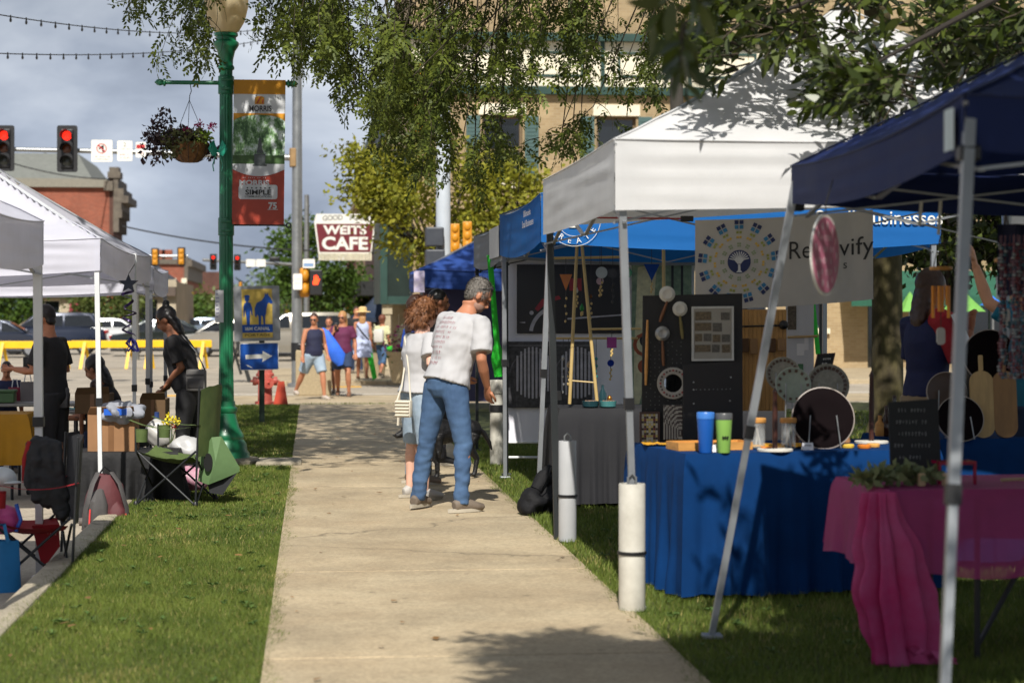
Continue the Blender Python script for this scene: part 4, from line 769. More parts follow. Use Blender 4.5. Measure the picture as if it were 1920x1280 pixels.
def tree(name, label, base, cen, rad, nc, per, size, mat, trunk_r=.12, cl=.35, group=None, bark=MBARKD, lobes=()):
 t = thing(name, label, 'tree', base, group=group)
 v, c = clumps(nc, cen, rad, cl, per, size)
 for lc, lr, ln in lobes: v2, c2 = clumps(ln, lc, lr, cl, per, size); v = np.concatenate([v, v2]); c = np.concatenate([c, c2])
 np_mesh('crown', v - np.array(base), 4, mat, t)
 mb = MB(); b = Vector(base); cc = Vector(cen); mid = b.lerp(cc, .5) + V(.05, .03, 0)
 mb.tube([b - V(0, 0, .1), b.lerp(mid, .5), mid, cc], [trunk_r * 1.25, trunk_r, trunk_r * .8, trunk_r * .35], 10)
 for i in range(0, len(c), max(1, len(c) // 14)): e = Vector(c[i]); mb.tube([mid.lerp(cc, .35), mid.lerp(e, .6) + V(0, 0, .15), e], [trunk_r * .4, trunk_r * .22, trunk_r * .06], 6)
 mb.build('trunk', bark, t, world=True); return t
LF = lambda n, a, b, **k: M(n, a, .55, .2, 1.2, island=.6, rgb2=b, trans=.3, spec=.3, **k)
MYG = LF('yellow_green_leaf', (92, 102, 30), (164, 158, 50)); MGR = LF('street_tree_leaf', (46, 74, 26), (92, 116, 44)); MOR = LF('turning_leaf', (140, 100, 30), (120, 120, 44)); MPALE = LF('far_leaf', (74, 92, 44), (110, 120, 60))
c = P(815, 395, 42); b = P(830, 700, 42); tree('street_tree', 'yellow green street tree behind the navy tent at the corner', (b.x, b.y, -.05), c + V(0, 0, .15), (1.6, 1.5, 1.45), 120, 44, .13, MYG, cl=.24, lobes=((P(712, 345, 42), (.5, .6, .8), 36), (P(672, 300, 42), (.3, .3, .35), 8), (P(655, 352, 42), (.18, .2, .15), 3)))
c = P(690, 330, 42.5); # a thin side spray of the same kind
c2 = P(950, 380, 43); b = P(960, 700, 43); tree('street_tree', 'second yellow green street tree just behind the white tent edge', (b.x, b.y, -.05), c2, (1.0, 1.0, .85), 70, 60, .13, MYG, cl=.28)
0 and tree('street_tree', 'slender pale green sapling standing left of the two yellow trees', (b.x, b.y, -.1), c, (.75, .6, .75), 34, 36, .12, LF('lime_street_leaf', (104, 118, 34), (160, 160, 60)), cl=.2, trunk_r=.05)
GF = 'trees along the far street'
for k, (px, py, d, rx, rz, m, n, lab) in enumerate([(588, 500, 84, 2.0, 2.0, MGR, 120, 'dark green tree behind the tall signal pole and cafe sign'), (630, 570, 92, 1.7, 1.7, MGR, 90, 'round green tree under the cafe sign'), (612, 612, 100, 1.6, 1.2, MOR, 60, 'low dry brown tree behind the woman on the phone'), (18, 570, 98, 1.5, 1.5, MGR, 80, 'green tree at the left edge before the shopfronts'), (200, 565, 104, 2.0, 1.1, MPALE, 80, 'pale green tree beside the maroon awning'), (272, 575, 120, 1.8, 1.6, MOR, 70, 'orange tinged tree seen between the tent posts'), (366, 600, 150, 2.6, 1.8, MPALE, 70, 'pale tree left of the lamp post above the cars'), (325, 590, 140, 1.8, 1.6, MGR, 60, 'dark tree behind the head of the woman in black'), (478, 590, 190, 3.6, 2.2, MPALE, 60, 'far pale tree behind the trail sign'), (530, 600, 230, 4.0, 2.0, MGR, 60, 'farthest green tree at the end of the street')]):
 c = P(px, py, d); tree('street_tree', lab, (c.x, c.y, -.15), c, (rx, rx * .8, rz), n, 36, .24 if d < 130 else .4, m, cl=.4 if d < 130 else .7, group=GF)
TB = P(1664, 700, 20.5); TB.z = 0
lt = thing('locust_tree', 'honey locust with a mossy trunk whose feathery twigs hang across the top of the picture', 'tree', TB)
mb = MB()
top = V(TB.x - .2, TB.y - .3, 4.6)
def wob(an, z): return 1
tr = [TB + V(0, 0, -.1), TB + V(0, 0, .15), TB + V(.0, 0, .6), TB + V(-.02, -.05, 2.2), TB + V(-.1, -.2, 3.6), top]
mb.tube(tr, [.24, .19, .165, .15, .145, .13], 18)
for k in range(5): a = k * 1.25; mb.tube([TB + V(.1 * math.cos(a), .1 * math.sin(a), .5), TB + V(.2 * math.cos(a), .2 * math.sin(a), .12), TB + V(.38 * math.cos(a), .38 * math.sin(a), -.05)], [.07, .07, .03], 8)
mb.build('trunk', MBARK, lt, world=True)
ENV = [(225, -60), (240, 10), (262, 45), (290, 40), (300, 0), (338, 5), (350, 125), (378, 150), (400, 145), (412, 100), (420, 20), (470, 30), (500, 60), (545, 105), (560, 130), (600, 160), (640, 165), (690, 215), (720, 260), (760, 300), (790, 345), (830, 330), (870, 330), (900, 345), (950, 320), (1000, 250), (1040, 305), (1090, 300), (1130, 225), (1180, 215), (1230, 215), (1290, 150), (1345, 95)]
ex, ey = np.array([e[0] for e in ENV], float), np.array([e[1] for e in ENV], float)
def comp_template(pairs=7, ll=.29, lw=.135):
 q = []
 for i in range(pairs):
  x = .18 + .8 * i / (pairs - 1); s_ = 1 - .35 * abs(i / (pairs - 1) - .45)
  for sg in (-1, 1):
   dx, dy = .42, sg * .9; L_ = ll * s_; W_ = lw * s_
   a = np.array((x, 0, 0)); e_ = a + np.array((dx * L_, dy * L_, -.04)); m_ = (a + e_) / 2; nrm = np.array((-dy, dx, 0)); nrm = nrm / np.linalg.norm(nrm) * W_ * .5
   q += [a, m_ + nrm + (0, 0, .012), e_, m_ - nrm + (0, 0, .012)]
 q += [np.array((0, .006, 0)), np.array((1, .002, -.0)), np.array((1, -.002, 0)), np.array((0, -.006, 0))]
 return np.array(q)
TPL = comp_template()
def comp_leaves(pos, dirs, size):
 n = len(pos); d = dirs / np.linalg.norm(dirs, axis=1)[:, None]
 s = np.cross(d, rng.normal(size=(n, 3)) * .5 + np.array((0, 0, 1.0))); s /= np.linalg.norm(s, axis=1)[:, None]; u = np.cross(s, d)
 t = TPL; cur = t.copy(); cur[:, 2] -= .22 * t[:, 0] ** 2
 n4 = len(t) // 4
 sz = size * rng.uniform(.7, 1.25, (n, 1, 1))
 cv_ = rng.uniform(-.1, .75, (n, 1)); cur = np.repeat(cur[None], n, 0); cur[:, :, 2] -= cv_ * t[None, :, 0] ** 2; cur[:, :, 1] += rng.uniform(-.35, .35, (n, 1)) * t[None, :, 0] ** 2
 j = np.repeat(rng.normal(size=(n, n4, 3)) * .035, 4, 1); j[:, -4:] = 0; cur += j; sk = np.repeat(rng.uniform(0, 1, (n, n4)) < .13, 4, 1)[:, :, None]; cur = np.where(sk, cur[:, :1], cur)
 return ((cur[:, :, 0:1] * d[:, None] + cur[:, :, 1:2] * s[:, None] + cur[:, :, 2:3] * u[:, None]) * sz + pos[:, None]).reshape(-1, 3)
lp_, ld_ = [], []; tw = MB(); hubs = []
def twig(px, py, d, lower, thick=.004):
 """one drooping twig from (px,py) down to about `lower` px; leaves alternate along it"""
 a = P(px, py, d); ln_px = max(30, lower - py); e = P(px + rng.normal() * 22 - 6, py + ln_px, d + rng.normal() * .35)
 bend = V(rng.normal() * .12, rng.normal() * .12, .05); m = a.lerp(e, .5) + bend
 pts = [a * (1 - t) ** 2 + m * 2 * t * (1 - t) + e * t * t for t in np.linspace(0, 1, 7)]
 tw.tube(pts, [thick * (1.1 - .8 * i / 6) for i in range(7)], 4, cap=False)
 L_ = (e - a).length; n = max(4, int(L_ / .052))
 for i in range(n):
  t = .12 + .88 * (i + rng.uniform(-.3, .3)) / n; p = a * (1 - t) ** 2 + m * 2 * t * (1 - t) + e * t * t
  tg = (e - a).normalized(); an = rng.uniform(0, 6.28); o = V(math.cos(an), math.sin(an), 0)
  qx, qy, qd = PX(p)
  if 397 < qx < 478 and qy < 110 and qd < 19.6: continue
  lp_.append(p); ld_.append(tg * rng.uniform(.1, .7) + o * rng.uniform(.5, 1.2) + V(0, 0, rng.uniform(-.5, .25)))
 return a
def gap(px, py): return noise.noise(V(px / 95, py / 75, 4.2)) + .45 * noise.noise(V(px / 38, py / 34, 9.1))
for k in range(470):
 px = rng.uniform(555, 1330) if k < 470 else rng.uniform(240, 560)
 low = float(np.interp(px, ex, ey)) * rng.uniform(.55, 1.02) - 22
 if 930 < px < 1260 and rng.uniform() < .42: low *= .62
 if px < 555:
  if low < 10 and rng.uniform() < .5: continue
  if 425 < px < 475: continue
 d = rng.uniform(16.4, 20.5) if px > 560 else rng.uniform(17.8, 18.9)
 st = low - rng.uniform(70, 210)
 if px > 560 and (gap(px, low) < (.04 if px < 900 else .13) or (px > 920 and 60 < low < 175 and rng.uniform() < .5)): continue
 if 395 < px < 475 and d < 19.6: continue
 hubs.append(twig(px, st, d, low))
 if px > 560 and st > 20 and rng.uniform() < .5: hubs.append(twig(px + rng.normal() * 30, st - rng.uniform(60, 130), d + rng.normal() * .3, st + 20))
for (x0, x1, y0, y1, n) in ((345, 402, -60, 135, 9), (238, 292, -80, 35, 6), (365, 396, -60, 50, 4), (300, 350, -80, 0, 4), (500, 552, -80, 90, 6), (560, 640, -40, 150, 9), (640, 760, 20, 215, 12), (690, 790, 170, 300, 6), (775, 805, 260, 340, 4), (860, 945, 230, 335, 6), (875, 905, 300, 372, 3), (1010, 1080, 215, 305, 6), (1085, 1150, 190, 285, 5), (1165, 1220, 100, 205, 4), (1225, 1330, -20, 120, 5), (950, 1160, -60, 60, 8)):
 for _ in range(n): px = rng.uniform(x0, x1); hubs.append(twig(px, rng.uniform(y0, (y0 + y1) / 2), rng.uniform(17.6, 19.2), y1 * rng.uniform(.8, 1.0)))
MLOC = LF('locust_leaflet', (38, 56, 20), (118, 128, 48));
cv = comp_leaves(np.array(lp_), np.array(ld_), .16)
n = 9500; pp = np.stack([rng.uniform(-2.4, 9, n), rng.uniform(14.8, 25, n), rng.uniform(0, 1, n)], 1); pp[:, 2] = 1.95 + .175 * pp[:, 1] + 3.6 * pp[:, 2]
pat = np.sin(pp[:, 0] * 1.9 + pp[:, 1] * .7) + np.sin(pp[:, 1] * 1.5 - pp[:, 0] * .6 + 1); pp = pp[pat > -.75]
ext_ = leaves_at(np.repeat(pp, 3, 0) + rng.normal(size=(len(pp) * 3, 3)) * .16, .3, .3, None, .4)
np_mesh('crown', np.concatenate([cv, ext_]) - np.array(TB), 4, MLOC, lt)
limbs = [(top, P(1150, -330, 18.5)), (top, P(800, -420, 18.5)), (top, P(480, -330, 18.5)), (top, P(900, -200, 19.5)), (top, P(1300, -300, 17)), (top, V(7, 22, 6)), (top, V(6.5, 17, 6.2))]
mb = MB(); lpts = []
for a, b in limbs:
 m = a.lerp(b, .45) + V(0, 0, .5); pts = [a * (1 - t) ** 2 + m * 2 * t * (1 - t) + b * t * t for t in np.linspace(0, 1, 9)]; mb.tube(pts, [.09 - .009 * i for i in range(9)], 8); lpts += pts[2:]
for h in hubs[::2]:
 q_ = min(lpts, key=lambda p: (p - h).length); m = q_.lerp(h, .55) + V(0, 0, .18); tw.tube([q_, m, h], [.012, .008, .005], 4, cap=False)
mb.build('limb', MBARKD, lt, world=True); tw.build('twigs', M('twig_bark', (58, 50, 36), .9, .2), lt, world=True)
ot = thing('broadleaf_tree', 'dark broadleaf tree hanging over the white and navy tents at upper right', 'tree', (6.4, 10.6, 0))
mb = MB(); B0 = V(6.4, 10.6, 0); T0 = V(6.1, 10.3, 3.4); mb.tube([B0 - V(0, 0, .1), B0 + V(0, 0, .5), T0, V(5.9, 10, 6)], [.3, .22, .17, .1], 14); mb.build('trunk', MBARKD, ot, world=True)
ENV2 = [(1240, 0), (1330, 60), (1392, 130), (1425, 40), (1500, 80), (1560, 100), (1590, 205), (1640, 225), (1690, 225), (1740, 175), (1800, 150), (1930, 120), (2100, 160)]
fx, fy = np.array([e[0] for e in ENV2], float), np.array([e[1] for e in ENV2], float)
bp, bd = [], []; tw2 = MB()
def spray(p, d, ln, n, tgt_p=bp, tgt_d=bd):
 e = p + d * ln; tw2.tube([p, p.lerp(e, .5) + V(0, 0, .02), e], [.006, .004, .002], 4, cap=False)
 for i in range(n):
  t = .25 + .75 * i / (n - 1); an = i * 2.4; q_ = p.lerp(e, t); fx_, fy_ = frame_axes(d); o = fx_ * math.cos(an) + fy_ * math.sin(an)
  tgt_p.append(q_); tgt_d.append(d * .75 + o * .75)
for k in range(430):
 px = 1335 + 640 * rng.uniform() ** .8; low = float(np.interp(px, fx, fy)); d = rng.uniform(9.7, 11.9)
 py = low - 20 - abs(rng.normal()) * 70 if rng.uniform() < .62 else low - rng.uniform(0, 330)
 a = rng.uniform(0, 6.28); dr = V(-.55 + .5 * rng.normal(), .5 * rng.normal(), -.12 + .3 * rng.normal()).normalized()
 spray(P(px, py, d), dr, rng.uniform(.16, .3), 9)
for px, py, d in ((1660, 168, 9.0), (1690, 190, 9.0), (1640, 190, 9.2), (1400, 100, 10), (1380, 128, 10.3), (1440, 60, 10), (1700, 160, 8.8), (1620, 140, 9.1), (1345, 110, 10.5), (1365, 60, 10.5)):
 for _ in range(4): spray(P(px + rng.normal() * 14, py + rng.normal() * 8, d), V(-1, .3 * rng.normal(), .1 + .35 * rng.normal()).normalized(), .26, 9)
for k in range(15):
 px = rng.normal(1288, 15); py = rng.uniform(-200, 90 - abs(px - 1288) * 1.6); spray(P(px, py, rng.uniform(5.6, 6.6)), V(.35 * rng.normal(), .4 * rng.normal(), -.6).normalized(), .16, 8)
n = 6800; q_ = np.stack([rng.uniform(.1, 5.6, n), rng.uniform(-1.0, 9.6, n), rng.uniform(2.9, 6.4, n)], 1)
gy = q_[:, 1] + q_[:, 2] * .966; gx = q_[:, 0] + q_[:, 2] * .125
q_ = q_[(gx > 1.95 - .95 * ((gy > 7.0) & (gy < 9.0) & (np.sin(gy * 3.1) + .6 * np.sin(gx * 7) > -.9)) + .3 * np.abs(np.sin(gy * 4.3))) & (gy < 10.75) & ~((q_[:, 2] < 1.75 + (q_[:, 1] * .165)) & (q_[:, 1] > 3))]
m_ = 2600; gyy = rng.uniform(7.0, 9.1, m_); gxx = rng.uniform(.95, 2.2, m_); zz = rng.uniform(3.4, 6, m_); ok = np.sin(gyy * 3.3) + .9 * np.sin(gxx * 5 + gyy) > -.35 - 1.2 * (gxx - 1)  # more unseen sprays, added to deepen the shade patch on the pavement
q_ = np.concatenate([q_, np.stack([gxx - zz * .125, gyy - zz * .966, zz], 1)[ok]])
for p in q_: spray(Vector(p), V(rng.normal(), rng.normal(), -.3).normalized(), .34, 7)
MBL = M('broad_leaf', (30, 46, 16), .38, .2, 1.2, island=.6, rgb2=(92, 104, 36), trans=.22, spec=.5)
D = np.array(bd); Pn = np.array(bp); n = len(Pn); D /= np.linalg.norm(D, axis=1)[:, None]
s = np.cross(D, rng.normal(size=(n, 3)) * .6 + np.array((0, 0, 1.0))); s /= np.linalg.norm(s, axis=1)[:, None]; u = np.cross(s, D); Ls = .105 * rng.uniform(.7, 1.25, (n, 1)); Ws = Ls * .17
a = Pn; t = Pn + D * Ls - u * Ls * .12; m1 = Pn + D * Ls * .5 + s * Ws + u * Ls * .04; m2 = Pn + D * Ls * .5 - s * Ws + u * Ls * .04; a1 = Pn + D * Ls * .22 + s * Ws * .75; a2 = Pn + D * Ls * .22 - s * Ws * .75; b1 = Pn + D * Ls * .8 + s * Ws * .55 - u * Ls * .04; b2_ = Pn + D * Ls * .8 - s * Ws * .55 - u * Ls * .04
np_mesh('crown', np.stack([a, a1, m1, b1, t, b2_, m2, a2], 1).reshape(-1, 3) - np.array((6.4, 10.6, 0)), 8, MBL, ot)
tw2.build('twigs', M('twig_bark', (58, 50, 36)), ot, world=True)
mb = MB()
for e in (P(1420, 40, 10.2), P(1640, 120, 9.3), P(1750, 60, 9.8), V(3, 8.5, 4.3), V(2.6, 6.5, 4.4), V(4, 5, 4.8), V(2.4, 4.5, 4.2), P(1290, -120, 5), V(6, 7, 5)):
 m = T0.lerp(e, .5) + V(0, 0, .55); mb.tube([T0 - V(0, 0, .1), T0.lerp(m, .55) + V(0, 0, .1), m, e], [.08, .055, .035, .008], 7)
mb.build('limb', MBARKD, ot, world=True)
for k, (px, py, d, rx, rz, lab) in enumerate(((1760, 430, 26, 1.5, .85, 'shaded leafy tree behind the second woman at the right'), (1880, 440, 24, 1.2, .9, 'shaded leafy tree at the right edge beyond the stalls'))):
 c = P(px, py, d); tree('shade_tree', lab, (c.x + .4, c.y, 0), (c.x, c.y, c.z + .35), (rx, rx, rz), 80, 50, .12, MBL, trunk_r=.13, cl=.25)
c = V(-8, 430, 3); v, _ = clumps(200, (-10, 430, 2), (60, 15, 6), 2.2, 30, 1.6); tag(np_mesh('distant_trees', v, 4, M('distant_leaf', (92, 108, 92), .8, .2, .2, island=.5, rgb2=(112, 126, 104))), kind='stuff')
def cloth_mat(n, c, tr=.22, rough=.7, **k): return M(n, c, rough, .05, 3, trans=tr, bump=.12, bsc=14, spec=.25, **k)
MWC = cloth_mat('white_canopy', (226, 226, 226), .3); MLC = cloth_mat('left_white_canopy', (220, 220, 232), .34); MNC = cloth_mat('navy_canopy', (24, 38, 84), .08); MBC = cloth_mat('sky_blue_canopy', (36, 116, 196), .4); MGC = cloth_mat('grey_canopy', (150, 154, 160), .3); MRC = cloth_mat('royal_canopy', (46, 76, 146), .2)
MPOLE = M('brushed_aluminium', (150, 154, 158), .4, .1, 4, metal=.55); MPOLED = M('dark_grey_post', (46, 50, 52), .5, .12, 4, metal=.3); MPOLEW = M('white_post', (210, 212, 212), .4, .06, 4)
def tent(label, x0, x1, y0, y1, ze, drop, za, m, posts, pm, mv=None, sag=.12, group='pop-up market tents', wr=1.0, rooftop=None, name='market_tent', truss=True, skip=(), es=.045, pr=.019, zg=(0, 0, 0, 0), sc=None):
 t = thing(name, label, 'tent', (x0, y0, min(zg)), 0, group)
 cx, cy, hx, hy = (x0 + x1) / 2, (y0 + y1) / 2, (x1 - x0) / 2, (y1 - y0) / 2; sd = hash(label) % 97 * 0 + len(label) * 1.7
 def roof(u, v):
  a, b = 2 * u - 1, 2 * v - 1; mm = max(abs(a), abs(b)); mn = min(abs(a), abs(b)); q = mn / mm if mm > 1e-6 else 0
  z = ze + (za - ze) * (1 - mm) ** 1.0 * (1 - .0) - sag * math.sin(math.pi * min(1, mm)) * (1 - .55 * q ** 6) - es * (1 - q * q) * mm ** 8 - sag * .35 * math.sin(math.pi * mm) * (1 - q)
  z += .012 * noise.noise(V(a * 6 + sd, b * 6, 0)) * mm
  return V(cx + a * hx, cy + b * hy, z)
 mb = MB(); mb.sheet(roof, 48, 48); mb.build('canopy', rooftop or m, t, world=True, ang=70)
 mb = MB(); per = [(x0, y0), (x1, y0), (x1, y1), (x0, y1)]
 for i in range(4):
  a, b = V(*per[i], 0), V(*per[(i + 1) % 4], 0); tg = (b - a).normalized(); nr = V(tg.y, -tg.x, 0); L_ = (b - a).length
  def val(u, v):
   s = u * L_; e = math.sin(math.pi * u) ; q = 1 - abs(2 * u - 1)
   top = ze - es * (1 - abs(2 * u - 1) ** 2)
   dr_ = drop * ((.2 + .65 * u if i in skip else 1 - .25 * u * (i == 0)) if skip else 1); z = top - dr_ * v - es * .4 * e * v
   w = wr * (.010 * noise.noise(V(s * .7 + i * 9 + sd + z * 1.5, z * 20, 1)) + .003 * noise.noise(V(s * 1.6 + i * 5, z * 26, sd)) + .010 * v * noise.noise(V(s * 1.3, sd, i * 3))) * min(1, 6 * q + .05)
   return a + tg * s + nr * (w + .004) + V(0, 0, z)
  mb.sheet(val, 60, 16)
 mb.build('valance', mv or m, t, world=True, ang=80)
 mb = MB(); sm = M('canopy_seam_' + m.name, tuple(min(255, int(255 * (c ** .4545) * .86)) for c in m.node_tree.nodes['Mix'].inputs['A'].default_value[:3]), .8)
 for sx, sy in ((-1, -1), (1, -1), (1, 1), (-1, 1)): mb.tube([roof(.5 + sx * .5 * k / 24, .5 + sy * .5 * k / 24) + V(0, 0, .003) for k in range(25)], [(.009, .004)] * 25, 6, hint=V(0, 0, 1))
 for a, b in ((0, 1), (1, 2), (2, 3), (3, 0)): mb.tube([V(*per[a], ze - es * (1 - (2 * k / 16 - 1) ** 2)).lerp(V(*per[b], ze - es * (1 - (2 * k / 16 - 1) ** 2)), k / 16) + (V(*per[a], 0).lerp(V(*per[b], 0), .5) - V(cx, cy, 0)).normalized() * .006 for k in range(17)], .0045, 6)
 mb.build('seam', sm, t, world=True)
 for (tx, ty), (fx_, fy_), gz in posts:
  mb = MB(); a = V(tx, ty, ze - .03); b = V(fx_, fy_, gz + .02); mid = a.lerp(b, .56)
  mb.bar(a, mid, pr * 2, pr * 2); mb.bar(mid - (b - a) * .0, b, pr * 1.7, pr * 1.7); lg = mb.build('leg', pm, t, smooth=False, world=True)
  mb = MB(); mb.bar(mid + (a - mid).normalized() * .03, mid - (a - mid).normalized() * .03, pr * 2.6, pr * 2.6); mb.build('leg_collar', BLACKPL, lg, smooth=False, world=True)
  mb = MB(); mb.box(fx_ - .045, fx_ + .045, fy_ - .045, fy_ + .045, gz, gz + .018, ch=.004); mb.build('foot', pm, lg, smooth=False, world=True)
 if truss:
  mb = MB()
  for i in range(4):
   a, b = V(*per[i], 0), V(*per[(i + 1) % 4], 0); zt, zb = ze - .06, ze - drop - .06; inn = (V(cx, cy, 0) - (a + b) / 2).normalized() * .05
   for (u0, u1) in ((0, .5), (.5, 1)):
    p = a.lerp(b, u0) + inn; q_ = a.lerp(b, u1) + inn
    mb.bar(p + V(0, 0, zt), q_ + V(0, 0, zb), .02, .011); mb.bar(p + V(0, 0, zb) + inn * .3, q_ + V(0, 0, zt) + inn * .3, .02, .011)
  mb.build('truss', pm if pm is not MPOLEW else MPOLE, t, smooth=False, world=True)
  mb = MB()
  for i in range(4): mb.bar(V(*per[i], ze - .03), V(cx, cy, za - .06), .016, .016)
  mb.build('rafter', pm, t, smooth=False, world=True)
 return t
W0, W1, WY0, WY1 = 1.5, 4.62, 9.82, 12.9
A0 = G(1185, 1140); A1 = G(1045, 1012)
ptW = tent('white pop-up tent shading the blue clothed craft table, leaf shadows on its roof', W0, W1, WY0, WY1, 2.355, .355, 3.28, MWC, [((W0 + .03, WY0 + .03), (A0.x + .02, A0.y), 0), ((W1 - .03, WY0 + .03), (W1, WY0), 0), ((W1 - .03, WY1 - .03), (W1, WY1), 0)], MPOLE, sag=.1, skip=(2,), wr=.7, es=.008)
mb = MB(); mb.bar((W0 + .03, WY1 - .03, 2.3), (A1.x, A1.y, 0), .042, .042); lg = mb.build('dark_leg', MPOLED, ptW, smooth=False, world=True); lg['label'] = 'dark grey leg at the far left corner'
mb = MB(); mb.bar((A1.x, A1.y, .98), (A1.x, A1.y, .92), .058, .058); mb.build('leg_collar', BLACKPL, lg, smooth=False, world=True)
S0, SY0, SY1 = 1.69, 14.7, 17.95; B0, B1 = G(1008, 962), G(947, 896)
ptS = tent('sky blue valanced tent with a grey roof, third back behind the white tent', S0, S0 + 3.05, SY0, SY1, 2.38, .36, 3.1, MBC, [((S0 + .08, SY0 + .03), (B0.x, B0.y), 0), ((S0 + .03, SY1 - .03), (B1.x, B1.y), 0), ((S0 + 3, SY0 + .03), (S0 + 3, SY0), 0), ((S0 + 3, SY1), (S0 + 3, SY1), 0)], MPOLE, rooftop=MGC, wr=.5)
fv = fr((S0, SY0 - .014, 0), (1, 0, 0), (0, 0, 1)); mb = MB(); ccx = X_at(1076, SY0) - S0; ccz = Z_at(412, S0 + .4, SY0)
for k, ch in enumerate('CREATE'): an = R(-90 - 62 + k * 24.8); put_text(mb, ch, .058, fv, ccx + .16 * math.cos(an), ccz + .16 * math.sin(an), .004, .0, rot=an + math.pi / 2)
for rr in (.2, .125):
 o, i_ = circ(ccx, ccz, rr, 30), circ(ccx, ccz, rr - .003, 30)
 for j in range(30): mb.prism([o[j], o[(j + 1) % 30], i_[(j + 1) % 30], i_[j]], .003, .005, fv)
mb.prism([(ccx - .04, ccz - .06), (ccx + .04, ccz - .06), (ccx + .015, ccz + .02), (ccx + .05, ccz + .08), (ccx, ccz + .05), (ccx - .05, ccz + .08), (ccx - .015, ccz + .02)], .003, .005, fv)
zt_ = Z_at(393, 4.2, SY0); put_text(mb, 'Small Businesses', .2, fv, (X_at(1754, SY0) - S0) - .44, zt_ - .06, .006, .001, width=.98, height=.105)
fl = fr((S0 - .03, SY1 - .15, 0), (0, -1, 0), (0, 0, 1)); put_text(mb, 'Illinois', .1, fl, 2.45, 2.27, .006, .001, width=.5, height=.05); put_text(mb, 'Small Businesses', .1, fl, 2.5, 2.19, .006, .001, width=.8, height=.055)
mb.build('lettering', MWH, ptS, smooth=False, world=True)
G0 = 1.75; ptG = tent('grey pop-up tent next in line beyond the sky blue one', G0, G0 + 3.05, 18.3, 21.6, 2.33, .33, 3.05, MGC, [((G0 + .03, 18.33), (G0 + .03, 18.3), 0), ((G0 + .03, 21.57), (G0 + .03, 21.6), 0), ((G0 + 3, 18.3), (G0 + 3, 18.3), 0), ((G0 + 3, 21.6), (G0 + 3, 21.6), 0)], MPOLED)
mb = MB()
for k in range(3): mb.sheet(lambda u, v, k=k: V(G0 - .03, 18.35 + .5 * k * 0 + (.05 + 1.0 * u), 2.02 + .29 * v), 1, 1) if k == 0 else None
mb.build('white_patch', M('white_mesh_patch', (206, 208, 208), .7, .1, 30), ptG, smooth=False, world=True)
N0 = X_at(786, 30); ptN = tent('royal blue tent farthest along the right side of the pavement', N0, N0 + 3.05, 30, 33, 2.17, .27, 3.0, MRC, [((N0 + .03, 30.03), (N0 + .03, 30), 0), ((N0 + 3, 30.03), (N0 + 3, 30), 0), ((N0 + .03, 32.97), (N0 + .03, 33), 0), ((N0 + 3, 33), (N0 + 3, 33), 0)], MPOLE)
mb = MB(); xa = X_at(776, 29.9); xb = X_at(796, 29.9); mb.sheet(lambda u, v: V(xa + (xb - xa) * u, 29.9 + .02 * math.sin(v * 7), Z_at(548, xa, 30) + (Z_at(508, xa, 30) - Z_at(548, xa, 30)) * v), 4, 8); o = mb.build('hanging_banner', M('lilac_banner', (150, 140, 176), .7, .5, 14, rgb2=(200, 190, 200))); tag(o, 'small lilac banner hanging at the corner of the royal blue tent', 'banner')
mb = MB(); mb.sheet(lambda u, v: V(N0 + .1 + 2.8 * u, 31.6, .1 + 1.82 * v), 4, 4); o = mb.build('back_wall', M('violet_grey_cloth', (84, 78, 104), .8), ptN, world=True, smooth=False)
mb = MB(); put_text(mb, 'MARKET', .2, fr((N0 + .1, 31.56, 1.5), (1, 0, 0), (0, 0, 1)), 1.0, .2, .004, .004, width=.9, height=.2) if False else None
NX0, NY0, NY1 = 1.99, 5.93, 8.86; RB = R(3.4)
def ub(x, y): x -= NX0; y -= NY0; return NX0 + x * math.cos(RB) - y * math.sin(RB), NY0 + x * math.sin(RB) + y * math.cos(RB)
F0 = G(1335, 1195)
ptB = tent('navy blue slant-leg canopy nearest the camera at the right edge', NX0, NX0 + 3.0, NY0, NY1, 2.155, .17, 2.95, MNC, [((NX0 + .02, NY0 + .02), ub(1.80, 5.6), 0), ((NX0 + .02, NY1 - .02), ub(F0.x, F0.y), 0), ((NX0 + 2.98, NY1 - .02), (NX0 + 3.3, NY1 + .3), 0), ((NX0 + 2.98, NY0 + .02), (NX0 + 3.3, NY0 - .3), 0)], MPOLE, pr=.0165, sag=.06, wr=.7); ptB_ = 0
for (xx, yy) in ((NX0 - .01, NY0), (NX0 + .0, NY1)):
 mb = MB(); mb.box(xx - .01, xx + .055, yy - .02, yy + .045, 1.95, 2.0, ch=.008); mb.build('corner_bracket', BLACKPL, ptB, smooth=False, world=True)
mb = MB(); mb.sheet(lambda u, v: V(NX0 - .022 - .004 * math.sin(u * 3), NY0 + .17 - .12 * u, 1.99 + .13 * v), 4, 4); o = mb.build('care_label', M('white_label_cloth', (190, 205, 210), .6, .1), ptB, world=True); ptB.rotation_euler.z = -RB
MPVC = M('white_pvc', (212, 209, 198), .4, .06, 5, rgb2=(178, 174, 162)); MPVCG = M('grey_pvc', (176, 178, 180), .4, .08, 3)
